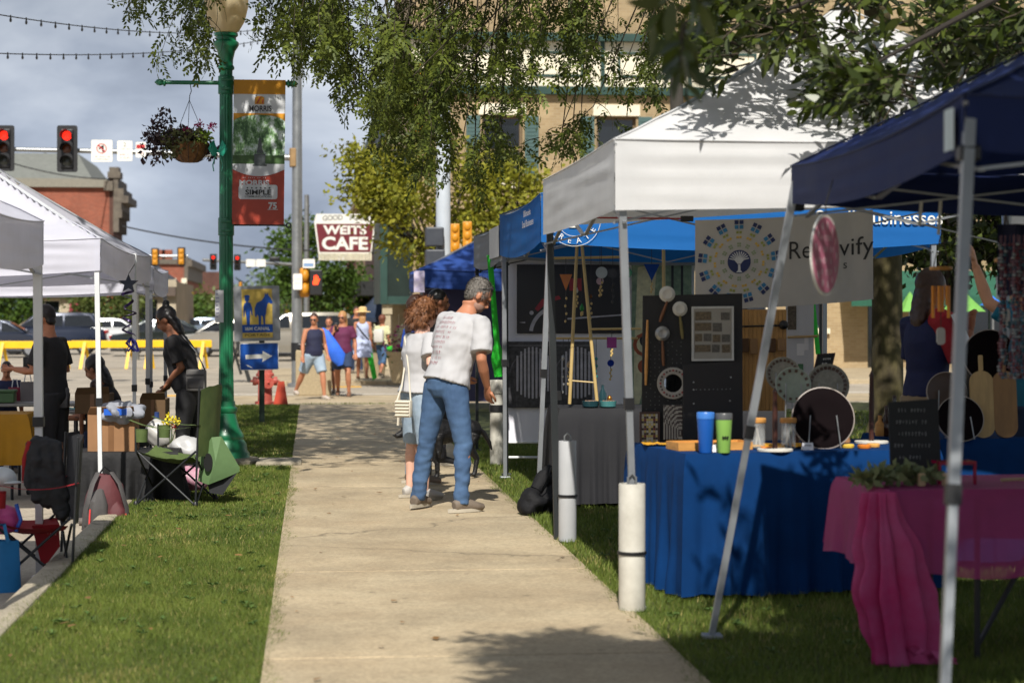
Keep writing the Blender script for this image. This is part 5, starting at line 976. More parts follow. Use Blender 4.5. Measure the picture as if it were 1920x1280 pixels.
def weight(px, py0, py1, wpx, label, m, cap=False, strap=True, tilt=0):
 g = G(px, py1); d = F * H / (py1 - 590); r = wpx / F * d / 2; h = (py1 - py0) / F * d
 t = thing('tent_weight', label, 'tent weight', (g.x, g.y, 0), group='PVC pipe tent weights')
 mb = MB(); mb.lathe([(r * .96, 0), (r, .008), (r, h - .006), (r * .97, h), (r * .86, h), (r * .86, h - .06)] if not cap else [(r * .96, 0), (r, .008), (r, h * .84), (r * 1.18, h * .845), (r * 1.18, h - .01), (r * 1.1, h), (0, h + .004)], 28); mb.build('pipe', m, t)
 mb = MB(); z = h * .44 if not cap else h * .62; n = 30; mb.lathe([(r + .001, z), (r + .007, z + .002), (r + .007, z + (.016 if not cap else .07)), (r + .001, z + (.018 if not cap else .072))], n); mb.build('strap', BLACKPL, t)
 if not cap:
  mb = MB(); mb.lathe([(0, h - .055), (r * .85, h - .055)], 20); mb.build('concrete_fill', M('dark_fill', (60, 56, 50), .9), t)
  mb = MB(); mb.tube([(-.02, -.0, h - .055), (-.02, 0, h + .03), (0, 0, h + .05), (.02, 0, h + .03), (.02, 0, h - .055)], .006, 6); mb.build('eye_hook', STEEL, t)
 return t
weight(1185, 906, 1143, 50, 'white PVC pipe weight tied to the near leg of the white tent', MPVC)
weight(1064, 826, 1014, 34, 'grey PVC pipe weight tied to the dark far leg of the white tent', MPVCG)
weight(931, 712, 870, 25, 'capped white PVC pipe weight with a black band under the green strap', MPVC, cap=True)
a = P(918, 478, 19.6); b = P(937, 706, 19.7); mb = MB(); mb.tube([a, a.lerp(b, .3) + V(.0, 0, 0), a.lerp(b, .75), b], [(.028, .004)] * 4, 6, hint=V(0, 1, 0)); mb.tube([a.lerp(b, .72), a.lerp(b, .86) + V(.06, 0, 0), b + V(.05, 0, 0)], [(.022, .004)] * 3, 6, hint=V(0, 1, 0)); mb.tube([a.lerp(b, .7), a.lerp(b, .85) + V(-.05, 0, 0), b + V(-.03, 0, 0)], [(.022, .004)] * 3, 6, hint=V(0, 1, 0))
MLIME = M('lime_webbing', (40, 196, 48), .55, .1); tag(mb.build('ratchet_strap', MLIME, loc=b), 'lime green strap hanging from the grey tent to the capped weight', 'strap')
a = P(1524, 566, 17.0); b = P(1534, 664, 17.0); mb = MB(); mb.tube([a, b], [(.02, .004)] * 2, 6, hint=V(0, 1, 0)); mb.tube([a + V(-.02, .01, -.35), a + V(-.03, .01, -.25), b + V(-.04, .01, .03)], [(.005, .004)] * 3, 6); tag(mb.build('ratchet_strap', MLIME, loc=b), 'lime green strap hanging below the banner before the tan wall', 'strap')
a, b = P(1105, 408, 12.6), P(1276, 410, 12.9); mb = MB(); mb.tube([a, b], .006, 6); o = thing('bungee_cord', 'taut red bungee cord under the white tent roof', 'cord', a); mb.build('cord', M('red_cord', (150, 30, 30), .6), o, world=True); mb = MB(); mb.box(b.x, b.x + .085, b.y - .01, b.y + .01, b.z - .018, b.z + .018, ch=.006); mb.build('clip', BLACKPL, o, smooth=False, world=True)
g = G(1005, 964); t = thing('sandbag', 'black double sandbag slumped at the leg of the sky blue tent', 'sandbag', (g.x, g.y, 0)); MBAG = M('black_nylon', (22, 22, 24), .75, .3, 8, bump=.9, bsc=26, spec=.25)
mb = MB(); mb.ell((-.03, -.02, .085), (.105, .13, .1), 30, 20, nz=.35, nsc=13); mb.ell((.12, .05, .1), (.13, .12, .12), 30, 20, nz=.35, nsc=12); mb.ell((.09, .08, .25), (.07, .07, .11), 28, 18, nz=.5, nsc=15); mb.tube([(.0, 0, .18), (.05, .03, .26), (.12, .08, .33)], [.05, .06, .03], 10); mb.build('bag', MBAG, t)
mb = MB(); mb.tube([(.02, -.08, .16), (.06, -.1, .24), (.11, -.03, .34), (.14, .05, .3)], [(.016, .004)] * 4, 6); mb.build('handle', BLACKPL, t)
Z = -.15; LA = XatL = -1.66
tent('nearest white tent on the left, seen as one lavender shaded side', LA - 3.05, LA, 9.45, 12.55, 2.06, .27, 2.95, MLC, [((LA - .03, 12.52), (LA - .02, 12.55), Z), ((LA - .03, 9.48), (LA, 9.45), Z), ((LA - 3, 12.5), (LA - 3, 12.5), Z), ((LA - 3, 9.5), (LA - 3, 9.5), Z)], MPOLEW, zg=(Z,) * 4, pr=.026)
tent('long white tent over the left stall with a grey shaded end wall', LA - 3.05, -1.60, 15.3, 20.0, 2.06, .245, 3.05, MLC, [((-1.63, 15.33), (X_at(190, 15.3), 15.3), Z), ((-1.63, 19.97), (-1.62, 20.0), Z), ((X_at(252, 18.2), 18.2), (X_at(252, 18.2), 18.2), Z), ((LA - 3, 19.9), (LA - 3, 19.9), Z), ((LA - 3, 15.4), (LA - 3, 15.4), Z)], MPOLEW, zg=(Z,) * 4, pr=.018)
tent('small white tent end farthest along the left stalls', LA - 3.05, -1.6, 20.4, 22.4, 1.96, .23, 2.5, MLC, [((-1.63, 22.37), (-1.62, 22.4), Z), ((-1.63, 20.43), (-1.63, 20.4), Z), ((LA - 3, 22.3), (LA - 3, 22.3), Z)], MPOLE, zg=(Z,) * 4, pr=.018)
c = P(676, 598, 62); tent('small dark navy tent on the far side of the junction', c.x - .3, c.x + 1.2, c.y, c.y + 1.5, 1.42, .1, 2.05, M('dark_navy_canopy', (24, 40, 62), .7), [((c.x - .28, c.y + .02), (c.x - .28, c.y), Z), ((c.x + 1.18, c.y + .02), (c.x + 1.18, c.y), Z)], MPOLED, zg=(Z,) * 4)
def drape(name, label, cat, c0, rz, w, d, h, hang, m, fold=.03, flare=.05, nf=9, seed=0.0, z0=0.0, sides=(1, 1, 1, 1), group=None, hangs=None, top=True):
 """a cloth over a table: c0 front-left corner on the ground, w along local x, d along local y"""
 Rm = Matrix.Rotation(rz, 4, 'Z'); o = Vector(c0); o.z = z0
 t = thing(name, label, cat, o + V(0, 0, 0), rz, group); mb = MB()
 if top: mb.sheet(lambda u, v: V(w * u, d * v, h + .002 * noise.noise(V(u * 9 + seed, v * 9, 0))), 24, 12)
 per = [(V(0, 0, 0), V(w, 0, 0)), (V(w, 0, 0), V(w, d, 0)), (V(w, d, 0), V(0, d, 0)), (V(0, d, 0), V(0, 0, 0))]
 for i, (a, b) in enumerate(per):
  if not sides[i]: continue
  L_ = (b - a).length; tg = (b - a).normalized(); nr = V(tg.y, -tg.x, 0); hg = hangs[i] if hangs else hang
  def f(u, v, i=i, a=a, tg=tg, nr=nr, L_=L_, hg=hg):
   s = u * L_; ph = s * nf * 2 * math.pi / 1.8 + seed + i * 2
   cq = min(1, min(u, 1 - u) * L_ / .1); k = cq * fold * (v ** 1.3) * (math.sin(ph + .8 * math.sin(s * 3 + seed)) + .5 * math.sin(ph * 2.3 + 1)) + cq * fold * .7 * v * noise.noise(V(s * 2.2 + seed, v * 2.5, i))
   cr_ = max(0, 1 - min(u, 1 - u) * L_ / .16); ex_ = cr_ ** 2 * flare * v
   rr = .018 * (1 - math.exp(-v * 14))
   sd_ = (-1 if u < .5 else 1) * (ex_ + cr_ ** 2 * (rr + flare * .5 * v))
   return a + tg * (s + sd_) + nr * (rr + k + ex_ + flare * .5 * v) + V(0, 0, h - (0 if v == 0 else .004) - hg * v + .03 * cq * v * noise.noise(V(s * 3, seed, i)) * (1 if hg < h - .03 else .5))
  mb.sheet(f, max(40, int(L_ * 60)), 26)
 mb.build('cloth', m, t, ang=75); return t
def table(label, c0, rz, w, d, h, m, z0=0.0, group='folding tables', lx=.12):
 o = Vector(c0); o.z = z0; t = thing('folding_table', label, 'table', o, rz, group)
 mb = MB(); mb.box(0, w, 0, d, h - .04, h - .006, ch=.01); mb.build('tabletop', m, t, smooth=False)
 for x in (lx, w - lx):
  for y in (.08, d - .08): mb = MB(); mb.tube([(x, y, 0), (x, y, h - .045)], .014, 8); mb.build('leg', BLACKPL, t)
 return t
MBLUEC = M('royal_blue_tablecloth', (9, 50, 98), .9, .14, 5, bump=.35, bsc=9, spec=.12); MTOP = M('table_plastic', (140, 140, 136), .5, .1)
MBLKC = M('black_tablecloth', (28, 28, 32), .8, .15, 4, bump=.15, bsc=20)
C0 = P(1286, 850, 10.35); C0.z = 0; RZ1 = R(9)
def T1(x, y, z): return C0 + Matrix.Rotation(RZ1, 3, 'Z') @ V(x, y, 0) + V(0, 0, z)
table('table hidden under the royal blue cloth in the white tent', C0, RZ1, 1.45, .95, .75, MTOP)
drape('tablecloth', 'royal blue cloth over the craft table with the tumblers, its left end sunlit', 'tablecloth', C0, RZ1, 1.45, .95, .757, .735, MBLUEC, fold=.03, flare=.015, nf=9, seed=1.3, group='blue tablecloths')
C2 = P(1722, 824, 11.5); C2.z = 0
table('table hidden under the second blue cloth at the right', C2, RZ1, 1.8, .75, .75, MTOP)
drape('tablecloth', 'royal blue cloth farther right under the wooden boards and dark platters', 'tablecloth', C2, RZ1, 1.8, .75, .757, .7, MBLUEC, fold=.02, nf=8, seed=4.0, group='blue tablecloths')
C3 = P(1050, 765, 15.35); C3.z = 0
table('table hidden under the black cloth', C3, 0, 1.75, .7, .75, MTOP)
drape('tablecloth', 'black cloth hanging in upright folds over the wind chime table', 'tablecloth', C3, 0, 1.75, .7, .757, .73, MBLKC, fold=.02, nf=13, seed=2.2)
CP = P(1668, 918, 8.4); CP.z = 0
table('table with crossed legs showing through the sheer pink cloth', CP, R(3), 1.8, .72, .735, MTOP, lx=.42)
MPINK = M('sheer_pink_cloth', (184, 66, 126), .6, .1, 5, trans=.3, alpha=.8); MPINKD = M('gathered_pink_cloth', (206, 36, 114), .6, .25, 4, trans=.3, rgb2=(208, 96, 150))
dp = drape('tablecloth', 'sheer pink cloth on the nearest table, a gathered tail trailing to the grass', 'tablecloth', CP, R(3), 1.8, .72, .74, .4, MPINK, fold=.012, flare=.02, nf=6, seed=.4, hangs=(.36, .3, .3, .34))
mb = MB()
def tail(u, v):
 a = u * 2 * math.pi; z = .735 - .725 * v; w_ = .035 + .05 * math.sin(math.pi * min(1, v * .8) ** 1.2) + .015 * noise.noise(V(v * 5, 2, 7)); bx = -.05 + .03 * v + .09 * v * v; by = -.035 - .02 * math.sin(v * 3)
 rr = w_ * (1 + .38 * math.sin(7 * a + v * 3) + .2 * math.sin(13 * a + 5 * v) + .3 * noise.noise(V(math.cos(a) * 1.5, math.sin(a) * 1.5, v * 4))); fl = 1 + .3 * max(0, v - .9) * 8
 return V(bx + math.cos(a) * rr * fl * 1.5, by + math.sin(a) * rr * fl * .5, max(.012, z + .012 * math.sin(4 * a) * v))
mb.sheet(tail, 110, 50); mb.sheet(lambda u, v: V(.05 + .16 * v + .05 * math.sin(u * 9), -.02 - .09 * u, .02 + .03 * math.sin(u * 6 + v * 5) ** 2 + .05 * (1 - v)), 14, 10); mb.build('gathered_tail', MPINKD, dp, ang=75)
mb = MB(); mb.bar((.44, .12, .06), (.8, .14, .66), .022, .014); mb.build('brace', BLACKPL, [o for o in bpy.data.objects if o.name.startswith('folding_table') and 'sheer' in o.get('label', '')][0], smooth=False)
def TP(x, y, z=.742): return CP + Matrix.Rotation(R(3), 3, 'Z') @ V(x, y, 0) + V(0, 0, z)
g_ = thing('greenery_garland', 'leafy green garland along the left of the pink table', 'garland', TP(-.02, .3)); MSAGE = M('sage_leaf', (92, 108, 66), .7, .3, 4, island=.6, rgb2=(136, 140, 96), trans=.2)
pts = rng.uniform(0, 1, (230, 1)); pp = np.hstack([-.09 + .36 * pts, .18 + .05 * rng.normal(size=(230, 1)) + .1 * pts, .025 + .025 * np.abs(rng.normal(size=(230, 1)))]); np_mesh('leaves', leaves_at(pp - np.array((-.02, .3, 0)) + np.array((.02, 0, 0)), .055), 4, MSAGE, g_)
mb = MB(); mb.tube([(-.05, -.1, .012), (.1, -.06, .03), (.28, .0, .014)], .004, 5); mb.build('stem', M('stem_green', (70, 84, 40), .8), g_)
f_ = thing('acrylic_stand', 'deep pink clear acrylic stand on the pink table before the chalkboard', 'stand', TP(.30, .22)); MACR = M('pink_acrylic', (176, 12, 70), .1, .05, 3, trans=.35, alpha=.72)
mb = MB(); mb.box(0, .17, 0, .012, .085, .1); mb.box(0, .012, .0, .012, 0, .085); mb.box(.158, .17, 0, .012, 0, .085); mb.box(0, .17, .013, .1, .088, .1); mb.build('frame', MACR, f_, smooth=False)
for k, (dx, lab) in enumerate(((.2, 'short pale wooden block at the left of the pink acrylic stand'), (.31, 'short wooden block under the pink acrylic stand'))):
 p = TP(dx, .16); mb = MB(); mb.box(-.014, .014, -.014, .014, 0, .055, ch=.003); o = mb.build('wooden_block', M('beech', (186, 158, 118), .6, .1), smooth=False); o.location = p; tag(o, lab, 'block')
p = TP(.62, .3); mb = MB(); mb.tube([(0, 0, .01), (.17, .05, .01)], .008, 6); o = mb.build('wooden_pen', M('beech', (186, 158, 118), .6), loc=(0, 0, 0)); o.location = p; tag(o, 'pale wooden pen lying on the pink cloth', 'pen')
p = TP(.72, .16); mb = MB(); mb.tube([(0, 0, .01), (.12, -.06, .012)], .009, 6); o = mb.build('silver_scissors', STEEL); o.location = p; tag(o, 'silver scissors lying at the edge of the pink table', 'scissors')
MCHB = M('chalkboard', (36, 38, 38), .8, .2, 6); MCHK = M('chalk', (120, 122, 120), .95, .4, 60)
pA = P(1670, 895, 9.0); cb = thing('chalkboard', 'black chalkboard with faint chalk lines standing behind the pink table', 'chalkboard', pA, -TH); k = 9.0 / F
f = fr((0, 0, 0), (1, 0, 0), (0, .08, 1)); mb = MB(); mb.prism([(0, 0), (96 * k, 2 * k), (91 * k, 148 * k), (-2 * k, 141 * k)], -.012, 0, f); mb.build('board', MCHB, cb, smooth=False)
mb = MB()
for i, w_ in enumerate((60, 66, 56, 70, 50)): scrawl(mb, f, (44 - i) * k, (126 - i * 22) * k, w_ * k, 8 * k, w_ // 6, .002, i + 20)
mb.build('chalk_writing', MCHK, cb, smooth=False)
def tumbler(px, y0, y1, wpx, m, lidm, label, mark=False):
 g = P(px, y1, 10.42); g.z = .759; d = 10.42; h = (y1 - y0) / F * d; r = wpx / F * d / 2; t = thing('tumbler', label, 'tumbler', g, 0, 'insulated tumblers')
 mb = MB(); mb.lathe([(r * .72, 0), (r * .76, .004), (r * .98, h * .8), (r, h * .84)], 28); mb.build('cup', m, t); mb = MB(); mb.lathe([(r * 1.02, h * .84), (r * 1.03, h * .97), (r * .96, h), (0, h * .985)], 28); mb.build('lid', lidm, t)
 if mark:
  mb = MB()
  for s_ in (-1, 0, 1): mb.prism([(s_ * .008, -.012), (s_ * .012 + .006, .004), (s_ * .014, .014), (s_ * .012 - .006, .004)], 0, .001, fr((.0, -r * .93, h * .38), (1, 0, .0), (0, -.18, 1)))
  mb.build('emblem', MBLK, t, smooth=False)
tumbler(1323, 762, 838, 33, M('cobalt_coating', (22, 86, 170), .45, .05), M('cobalt_lid', (60, 120, 200), .4), 'bright blue tumbler on the blue table')
tumbler(1357, 764, 838, 32, M('lime_coating', (132, 176, 84), .45, .05), M('grey_lid', (80, 82, 84), .4), 'lime green tumbler with a small dark leaf mark', True)
MWOOD = M('honey_wood', (196, 140, 72), .5, .2, 5, stretch=(1, 8, 8)); MWOODL = M('pale_wood', (178, 148, 98), .55, .15, 4, stretch=(9, 9, .8)); MWOODD = M('dark_wood', (62, 32, 24), .4, .2, 6)
p = T1(.03, .2, .759); t = thing('wooden_tray', 'honey coloured wooden tray behind the two tumblers', 'tray', p, RZ1); mb = MB()
mb.box(0, .42, 0, .2, 0, .012); mb.box(0, .42, 0, .012, .0125, .042); mb.box(0, .42, .188, .2, .0125, .042); mb.box(0, .012, .0125, .1875, .0125, .042); mb.box(.408, .42, .0125, .1875, .0125, .042); mb.build('tray', MWOOD, t, smooth=False)
p = T1(.36, .28, .759); mb = MB(); mb.sheet(lambda u, v: V(.5 * u, .2 * v, .012 + .018 * noise.noise(V(u * 6, v * 4, 2))), 24, 10); o = mb.build('yellow_napkin', M('mustard_cloth', (206, 150, 24), .8, .15)); o.location = p; tag(o, 'rumpled mustard yellow napkin on the blue table', 'cloth')
p = T1(.0, .6, .759); mb = MB(); mb.sheet(lambda u, v: V(-.02 + .16 * u, .16 * v, .01 + .01 * noise.noise(V(u * 6, v * 4, 7))), 10, 6); o = mb.build('yellow_napkin', M('mustard_cloth', (206, 150, 24), .8)); o.location = p; tag(o, 'small yellow napkin at the left end of the blue table', 'cloth')
MCLEAR = M('clear_glass', (200, 205, 205), .05, .05, 3, alpha=.35)
for k, (px, lab) in enumerate(((1421, 'clear glass jar with wooden lid half hidden by the slanting leg'), (1478, 'clear glass jar with wooden lid right of the slanting leg'))):
 p = P(px, 820, 10.75); p.z = .76; t = thing('glass_jar', lab, 'jar', p, 0, 'wooden lidded glass jars'); mb = MB(); mb.lathe([(.036, .0), (.04, .004), (.04, .135), (.036, .137)], 20); mb.build('glass', MCLEAR, t); mb = MB(); mb.lathe([(.043, .138), (.045, .142), (.045, .16), (.04, .164), (0, .166)], 20); mb.build('lid', MWOOD, t); mb = MB(); mb.tube([(-.012, 0, .004), (.008, .01, .13)], .006, 6); mb.tube([(.015, 0, .004), (-.01, -.01, .12)], .006, 6); mb.build('straws', M('paper_straw', (190, 186, 176), .8), t)
for k, (px, y1, y0, d, lab) in enumerate(((1453, 831, 712, 10.55, 'dark turned wooden post with white round base near the slanting leg'), (1634, 826, 690, 11.2, 'dark turned wooden post with pale tip behind the chalkboard'))):
 p = P(px, y1, d); p.z = .76; h = (y1 - y0) / F * d; t = thing('towel_holder', lab, 'towel holder', p, 0, 'wooden towel holders'); mb = MB(); mb.lathe([(.014, .012), (.015, h * .5), (.011, h * .9), (.014, h * .93), (0, h)], 14); mb.build('post', MWOODD, t); mb = MB(); mb.lathe([(.095, 0), (.095, .01), (.09, .013), (0, .013)], 28); mb.build('base', M('white_board', (200, 196, 186), .5), t)
for k, (x, y, kind, lab) in enumerate(((.5, .12, 's', 'round orange soap slice at the front of the blue table'), (.58, .16, 's', 'amber soap slice beside the dark round platter'), (1.0, .2, 's', 'orange soap slice right of the dark round platter'), (1.07, .14, 's', 'pale amber soap slice near the second wooden post'), (1.16, .22, 's', 'yellow soap slice before the bottles'), (1.0, .62, 'f', 'carved brown figure behind the dark platter'), (1.08, .7, 'f', 'carved tan figure left of the bottle cluster'), (1.17, .6, 'f', 'tall carved figure beside the chalkboard'), (.92, .74, 'f', 'small carved figure behind the mosaic plates'))):
 p = T1(x, y, .76); mb = MB()
 if kind == 's': mb.lathe([(0, 0), (.034, 0), (.036, .004), (.036, .016), (.032, .02), (0, .021)], 20, flute=lambda a, z: 1 + .02 * math.sin(a * 9)); o = mb.build('soap_slice', M('soap_orange_%d' % (k % 3), ((206, 120, 40), (214, 160, 84), (216, 180, 70))[k % 3], .35, .2, 20)); g_ = 'soap slices on the blue table'
 else: h = .1 + .03 * (k % 3); mb.lathe([(.024, 0), (.026, .01), (.016, h * .35), (.024, h * .55), (.013, h * .72), (.019, h * .85), (.012, h * .97), (0, h)], 14); o = mb.build('carved_figure', M('carved_wood_%d' % (k % 2), ((112, 72, 44), (150, 108, 70))[k % 2], .6, .25, 20)); g_ = 'carved figures on the blue table'
 o.location = p; tag(o, lab, 'soap' if kind == 's' else 'figurine', g_)
for k, (x, y, lab) in enumerate(((.72, .08, 'small white price card before the dark platter'), (.2, .06, 'small white price card before the wooden tray'), (1.3, .1, 'small white price card left of the chalkboard'))):
 p = T1(x, y, .76); t = thing('price_card', lab, 'price card', p, .1, 'price cards on the blue table'); mb = MB(); f = fr((-.03, 0, 0), (1, 0, 0), (0, .35, 1)); mb.prism(rect(0, .06, 0, .04), -.001, 0, f); mb.prism(rect(0, .06, 0, .04), 0, .001, fr((-.03, .028, 0), (1, 0, 0), (0, -.35, 1))); mb.build('card', M('white_paper', (226, 226, 230)), t, smooth=False); mb = MB(); scrawl(mb, f, .03, .025, .04, .01, 5, .0005, k); mb.build('ink', MBLK, t, smooth=False)
def disc(name, label, px, py, d, r, tilt, m, rimm=None, group=None, mosaic=None, stand=True, rz=0.0, zt=.76, ry=None):
 p = P(px, py, d); t = thing(name, label, 'platter' if name == 'round_platter' else 'plate', p, -TH + rz, group)
 ax = V(0, -math.cos(tilt), math.sin(tilt)); mb = MB(); mb.lathe([(0, -.012), (r * .55, -.012), (r * .98, .004), (r, .01), (r * .97, .014), (r * .6, .0), (0, -.001)], 44, (0, 0, 0), axis=ax); mb.build('plate_body', m, t, ang=60)
 if rimm: mb = MB(); mb.lathe([(r * .985, .012), (r * 1.02, .01), (r * 1.02, -.004), (r * .985, -.006)], 44, (0, 0, 0), axis=ax, cap=False); mb.build('rim', rimm, t)
 if mosaic:
  a, b = frame_axes(ax); n, m2, sz = mosaic; mb = MB()
  for i in range(n):
   an = 2 * math.pi * i / n; c = a * math.cos(an) * r * .8 + b * math.sin(an) * r * .8 + ax * .0125; e1 = (a * math.cos(an) + b * math.sin(an)) * sz + ax * sz * .34; e2 = (b * math.cos(an) - a * math.sin(an)) * sz
   mb.add([c - e1 - e2, c + e1 - e2, c + e1 + e2, c - e1 + e2], [(0, 1, 2, 3)])
  mb.build('mosaic_tiles', m2, t, smooth=False)
 if stand:
  z = zt - p.z; mb = MB()
  for s in (-1, 1): mb.tube([(s * r * .42, -.02, r * .1), (s * r * .52, -.06, z + .004), (s * r * .5, .09, z + .004)], .0035, 5)
  mb.build('wire_stand', STEEL, t)
 return t
MDKP = M('dark_lacquer', (17, 10, 12), .85, .2, 5, spec=.08); MPL1 = M('stone_plate', (150, 148, 134), .6, .2, 30, rgb2=(110, 108, 96)); MPL2 = M('sage_plate', (142, 154, 140), .5, .15, 20); MDOT = M('dark_tesserae', (52, 40, 36), .4, .3, 40, rgb2=(96, 70, 52))
disc('round_platter', 'large dark round platter on a wire stand at the middle of the blue table', 1543, 784, 10.8, .168, .22, MDKP, M('pale_edge', (150, 140, 132), .5), 'dark round platters')
disc('mosaic_plate', 'sage mosaic plate with a plain centre, in front at the left of the plates', 1487, 722, 11.05, .1, .2, MPL2, None, 'mosaic plates', (14, MDOT, .008))
disc('mosaic_plate', 'tan mosaic plate half hidden behind the sage plate', 1468, 702, 11.3, .1, .2, MPL1, None, 'mosaic plates', (22, MDOT, .007))
disc('mosaic_plate', 'wide brown mosaic plate with dark squares behind the big dark platter', 1552, 722, 11.3, .122, .2, MPL1, None, 'mosaic plates', (26, MDOT, .009))
disc('round_platter', 'dark round platter with a pale edge and wire legs right of the chalkboard', 1800, 785, 11.6, .135, .3, MDKP, M('pale_edge', (150, 140, 132), .5), 'dark round platters', zt=.757)
disc('round_platter', 'big dark round platter behind the two paddle boards', 1856, 668, 12.0, .16, .15, MDKP, M('pale_edge', (150, 140, 132), .5), 'dark round platters', stand=False)
disc('round_platter', 'brown round platter half hidden by the nearest tent leg', 1775, 735, 11.9, .12, .2, M('brown_lacquer', (70, 50, 36), .4), M('pale_edge', (150, 140, 132), .5), 'dark round platters', zt=.757)
for k, (px, m, lab) in enumerate(((1843, MWOODL, 'pale wooden paddle board standing beside the nearest tent leg'), (1886, M('tan_wood', (140, 104, 62), .55, .15, 4, stretch=(9, 9, .8)), 'browner wooden paddle board at the right of the pair'))):
 p = P(px, 806, 11.7); p.z = .757; k_ = 11.7 / F; t = thing('paddle_board', lab, 'cutting board', p, -TH, 'wooden paddle boards'); f = fr((0, 0, 0), (1, 0, 0), (0, .16, 1))
 mb = MB(); mb.prism(rrect(-22 * k_, 22 * k_, 0, 126 * k_, 21 * k_, 8), 0, .02, f); mb.build('board', m, t, smooth=False); mb = MB(); mb.prism(rrect(-4 * k_, 4 * k_, 126 * k_, 156 * k_, 2 * k_), .003, .017, f); mb.build('handle', m, t, smooth=False)
for k, (px, h, m, lab) in enumerate(((1662, .18, M('brown_glass', (58, 34, 20), .1), 'brown bottle at the left of the bottle cluster'), (1677, .24, M('smoke_glass', (92, 92, 92), .1, alpha=.7), 'tall clear necked bottle in the bottle cluster'), (1692, .19, M('wine_glass', (74, 22, 26), .1), 'wine red bottle in the bottle cluster'), (1650, .13, MWOOD, 'small turned wooden bottle left of the bottle cluster'))):
 p = P(px, 750, 11.9); p.z = .757; t = thing('bottle', lab, 'bottle', p, 0, 'bottles on the blue table'); mb = MB(); mb.lathe([(.028, 0), (.03, .004), (.03, h * .55), (.012, h * .72), (.011, h * .95), (0, h * .95)], 16); mb.build('glass', m, t); mb = MB(); mb.lathe([(.013, h * .95), (.013, h), (0, h)], 12); mb.build('cap', MWOODD, t)
p = P(1526, 700, 11.7); t = thing('price_sign', 'small black framed sign with white writing leaning behind the plates', 'sign', (p.x, p.y, p.z), -TH); f = fr((0, 0, 0), (1, 0, .06), (.25, .1, 1)); k = 11.7 / F
mb = MB(); mb.prism(rect(0, 30 * k, 0, 36 * k), -.01, 0, f); mb.build('panel', MCHB, t, smooth=False); mb = MB(); scrawl(mb, f, 15 * k, 27 * k, 22 * k, 5 * k, 7, .002, 31); scrawl(mb, f, 15 * k, 18 * k, 16 * k, 4 * k, 5, .002, 32); scrawl(mb, f, 15 * k, 9 * k, 18 * k, 4 * k, 5, .002, 33); mb.build('lettering', MWH, t, smooth=False)
mb = MB()
for (a, b, c, d_) in ((0, 30, -2, 0), (0, 30, 36, 38), (-2, 0, -2, 38), (30, 32, -2, 38)): mb.prism(rect(a * k, b * k, c * k, d_ * k), -.012, .006, f)
mb.build('frame', MWOODD, t, smooth=False)
p = P(1545, 822, 11.2)
MBANR = M('grey_white_banner', (188, 184, 178), .7, .06, 4, trans=.25)
bd = 12.75; o0 = P(1303, 581, bd); k = bd / F; BW2, BH2 = 335 * k, 168 * k
bnr = thing('shop_banner', 'grey white cloth banner with a ring of coloured squares round a blue tree', 'banner', o0); ang = -TH + .02
rt = V(math.cos(ang), math.sin(ang), .0); f0b = fr(o0, rt, (0, 0, 1))
def fbn(a, b, w=0.0):
 u = a / BW2; wv = (.014 * math.sin(u * 34) * max(0, u - .52) * 2.0 + .01 * math.sin(u * 9 + b * 3)); sag = .012 * math.sin(math.pi * u) * (1 - 0)
 return f0b(a - .012 * (b / BH2) * (1 - u) * 0, b - sag + .055 * u * (BH2 - b) * 0 + .07 * k * 335 * u * .0 + 20 * k * u, w + wv)
mb = MB(); mb.sheet(lambda u, v: fbn(BW2 * u, BH2 * v), 90, 14); mb.build('cloth', MBANR, bnr, world=True, ang=80)
EX, EY = 83 * k, 88 * k; cols = [('mosaic_navy', (30, 44, 92)), ('mosaic_blue', (50, 122, 168)), ('mosaic_olive', (150, 156, 74)), ('mosaic_gold', (206, 170, 70)), ('mosaic_sage', (140, 156, 120))]
def sq(mb, an, r, s, off): c, q_ = math.cos(an), math.sin(an); x, y = EX + c * r - q_ * off, EY + q_ * r + c * off; h = s / 2; mb.prism([(x + c * i * h - q_ * j * h, y + q_ * i * h + c * j * h) for i, j in ((-1, -1), (1, -1), (1, 1), (-1, 1))], .003, .005, fbn)
for (nm, cc), r, s, n in ((cols[0], 74, 7.4, 13), (cols[1], 65, 7.2, 13), (cols[2], 55, 4.6, 13), (cols[3], 46, 4.2, 15), (cols[4], 34, 3.2, 12), (cols[4], 29.5, 3.0, 12)):
 mb = MB()
 for i in range(n):
  for off in (-.56, .56): sq(mb, 2 * math.pi * i / n + math.pi / 2, r * k, s * k, off * s * 1.15 * k)
 mb.build('mosaic_ring', M(nm, cc, .6), bnr, smooth=False, world=True)
MNV = M('mosaic_navy', (30, 44, 92), .6); mb = MB(); mb.prism(circ(EX, EY, 22 * k, 36), .003, .005, fbn); em = mb.build('emblem', MNV, bnr, smooth=False, world=True)
mb = MB()
for i in range(11):
 an = R(18 + i * 14.4); c, q_ = math.cos(an), math.sin(an); m_ = (EX + c * 9 * k, EY + 1 * k + q_ * 9 * k); e_ = (EX + c * 19.5 * k, EY + q_ * 19.5 * k); st = (EX + c * 2 * k, EY - 4 * k); w_ = .9 * k
 for a, b in ((st, m_), (m_, e_)): dx, dy = b[0] - a[0], b[1] - a[1]; l = math.hypot(dx, dy); nx, ny = -dy / l * w_, dx / l * w_; mb.prism([(a[0] - nx, a[1] - ny), (b[0] - nx, b[1] - ny), (b[0] + nx, b[1] + ny), (a[0] + nx, a[1] + ny)], .0055, .0065 + .00005 * i, fbn)
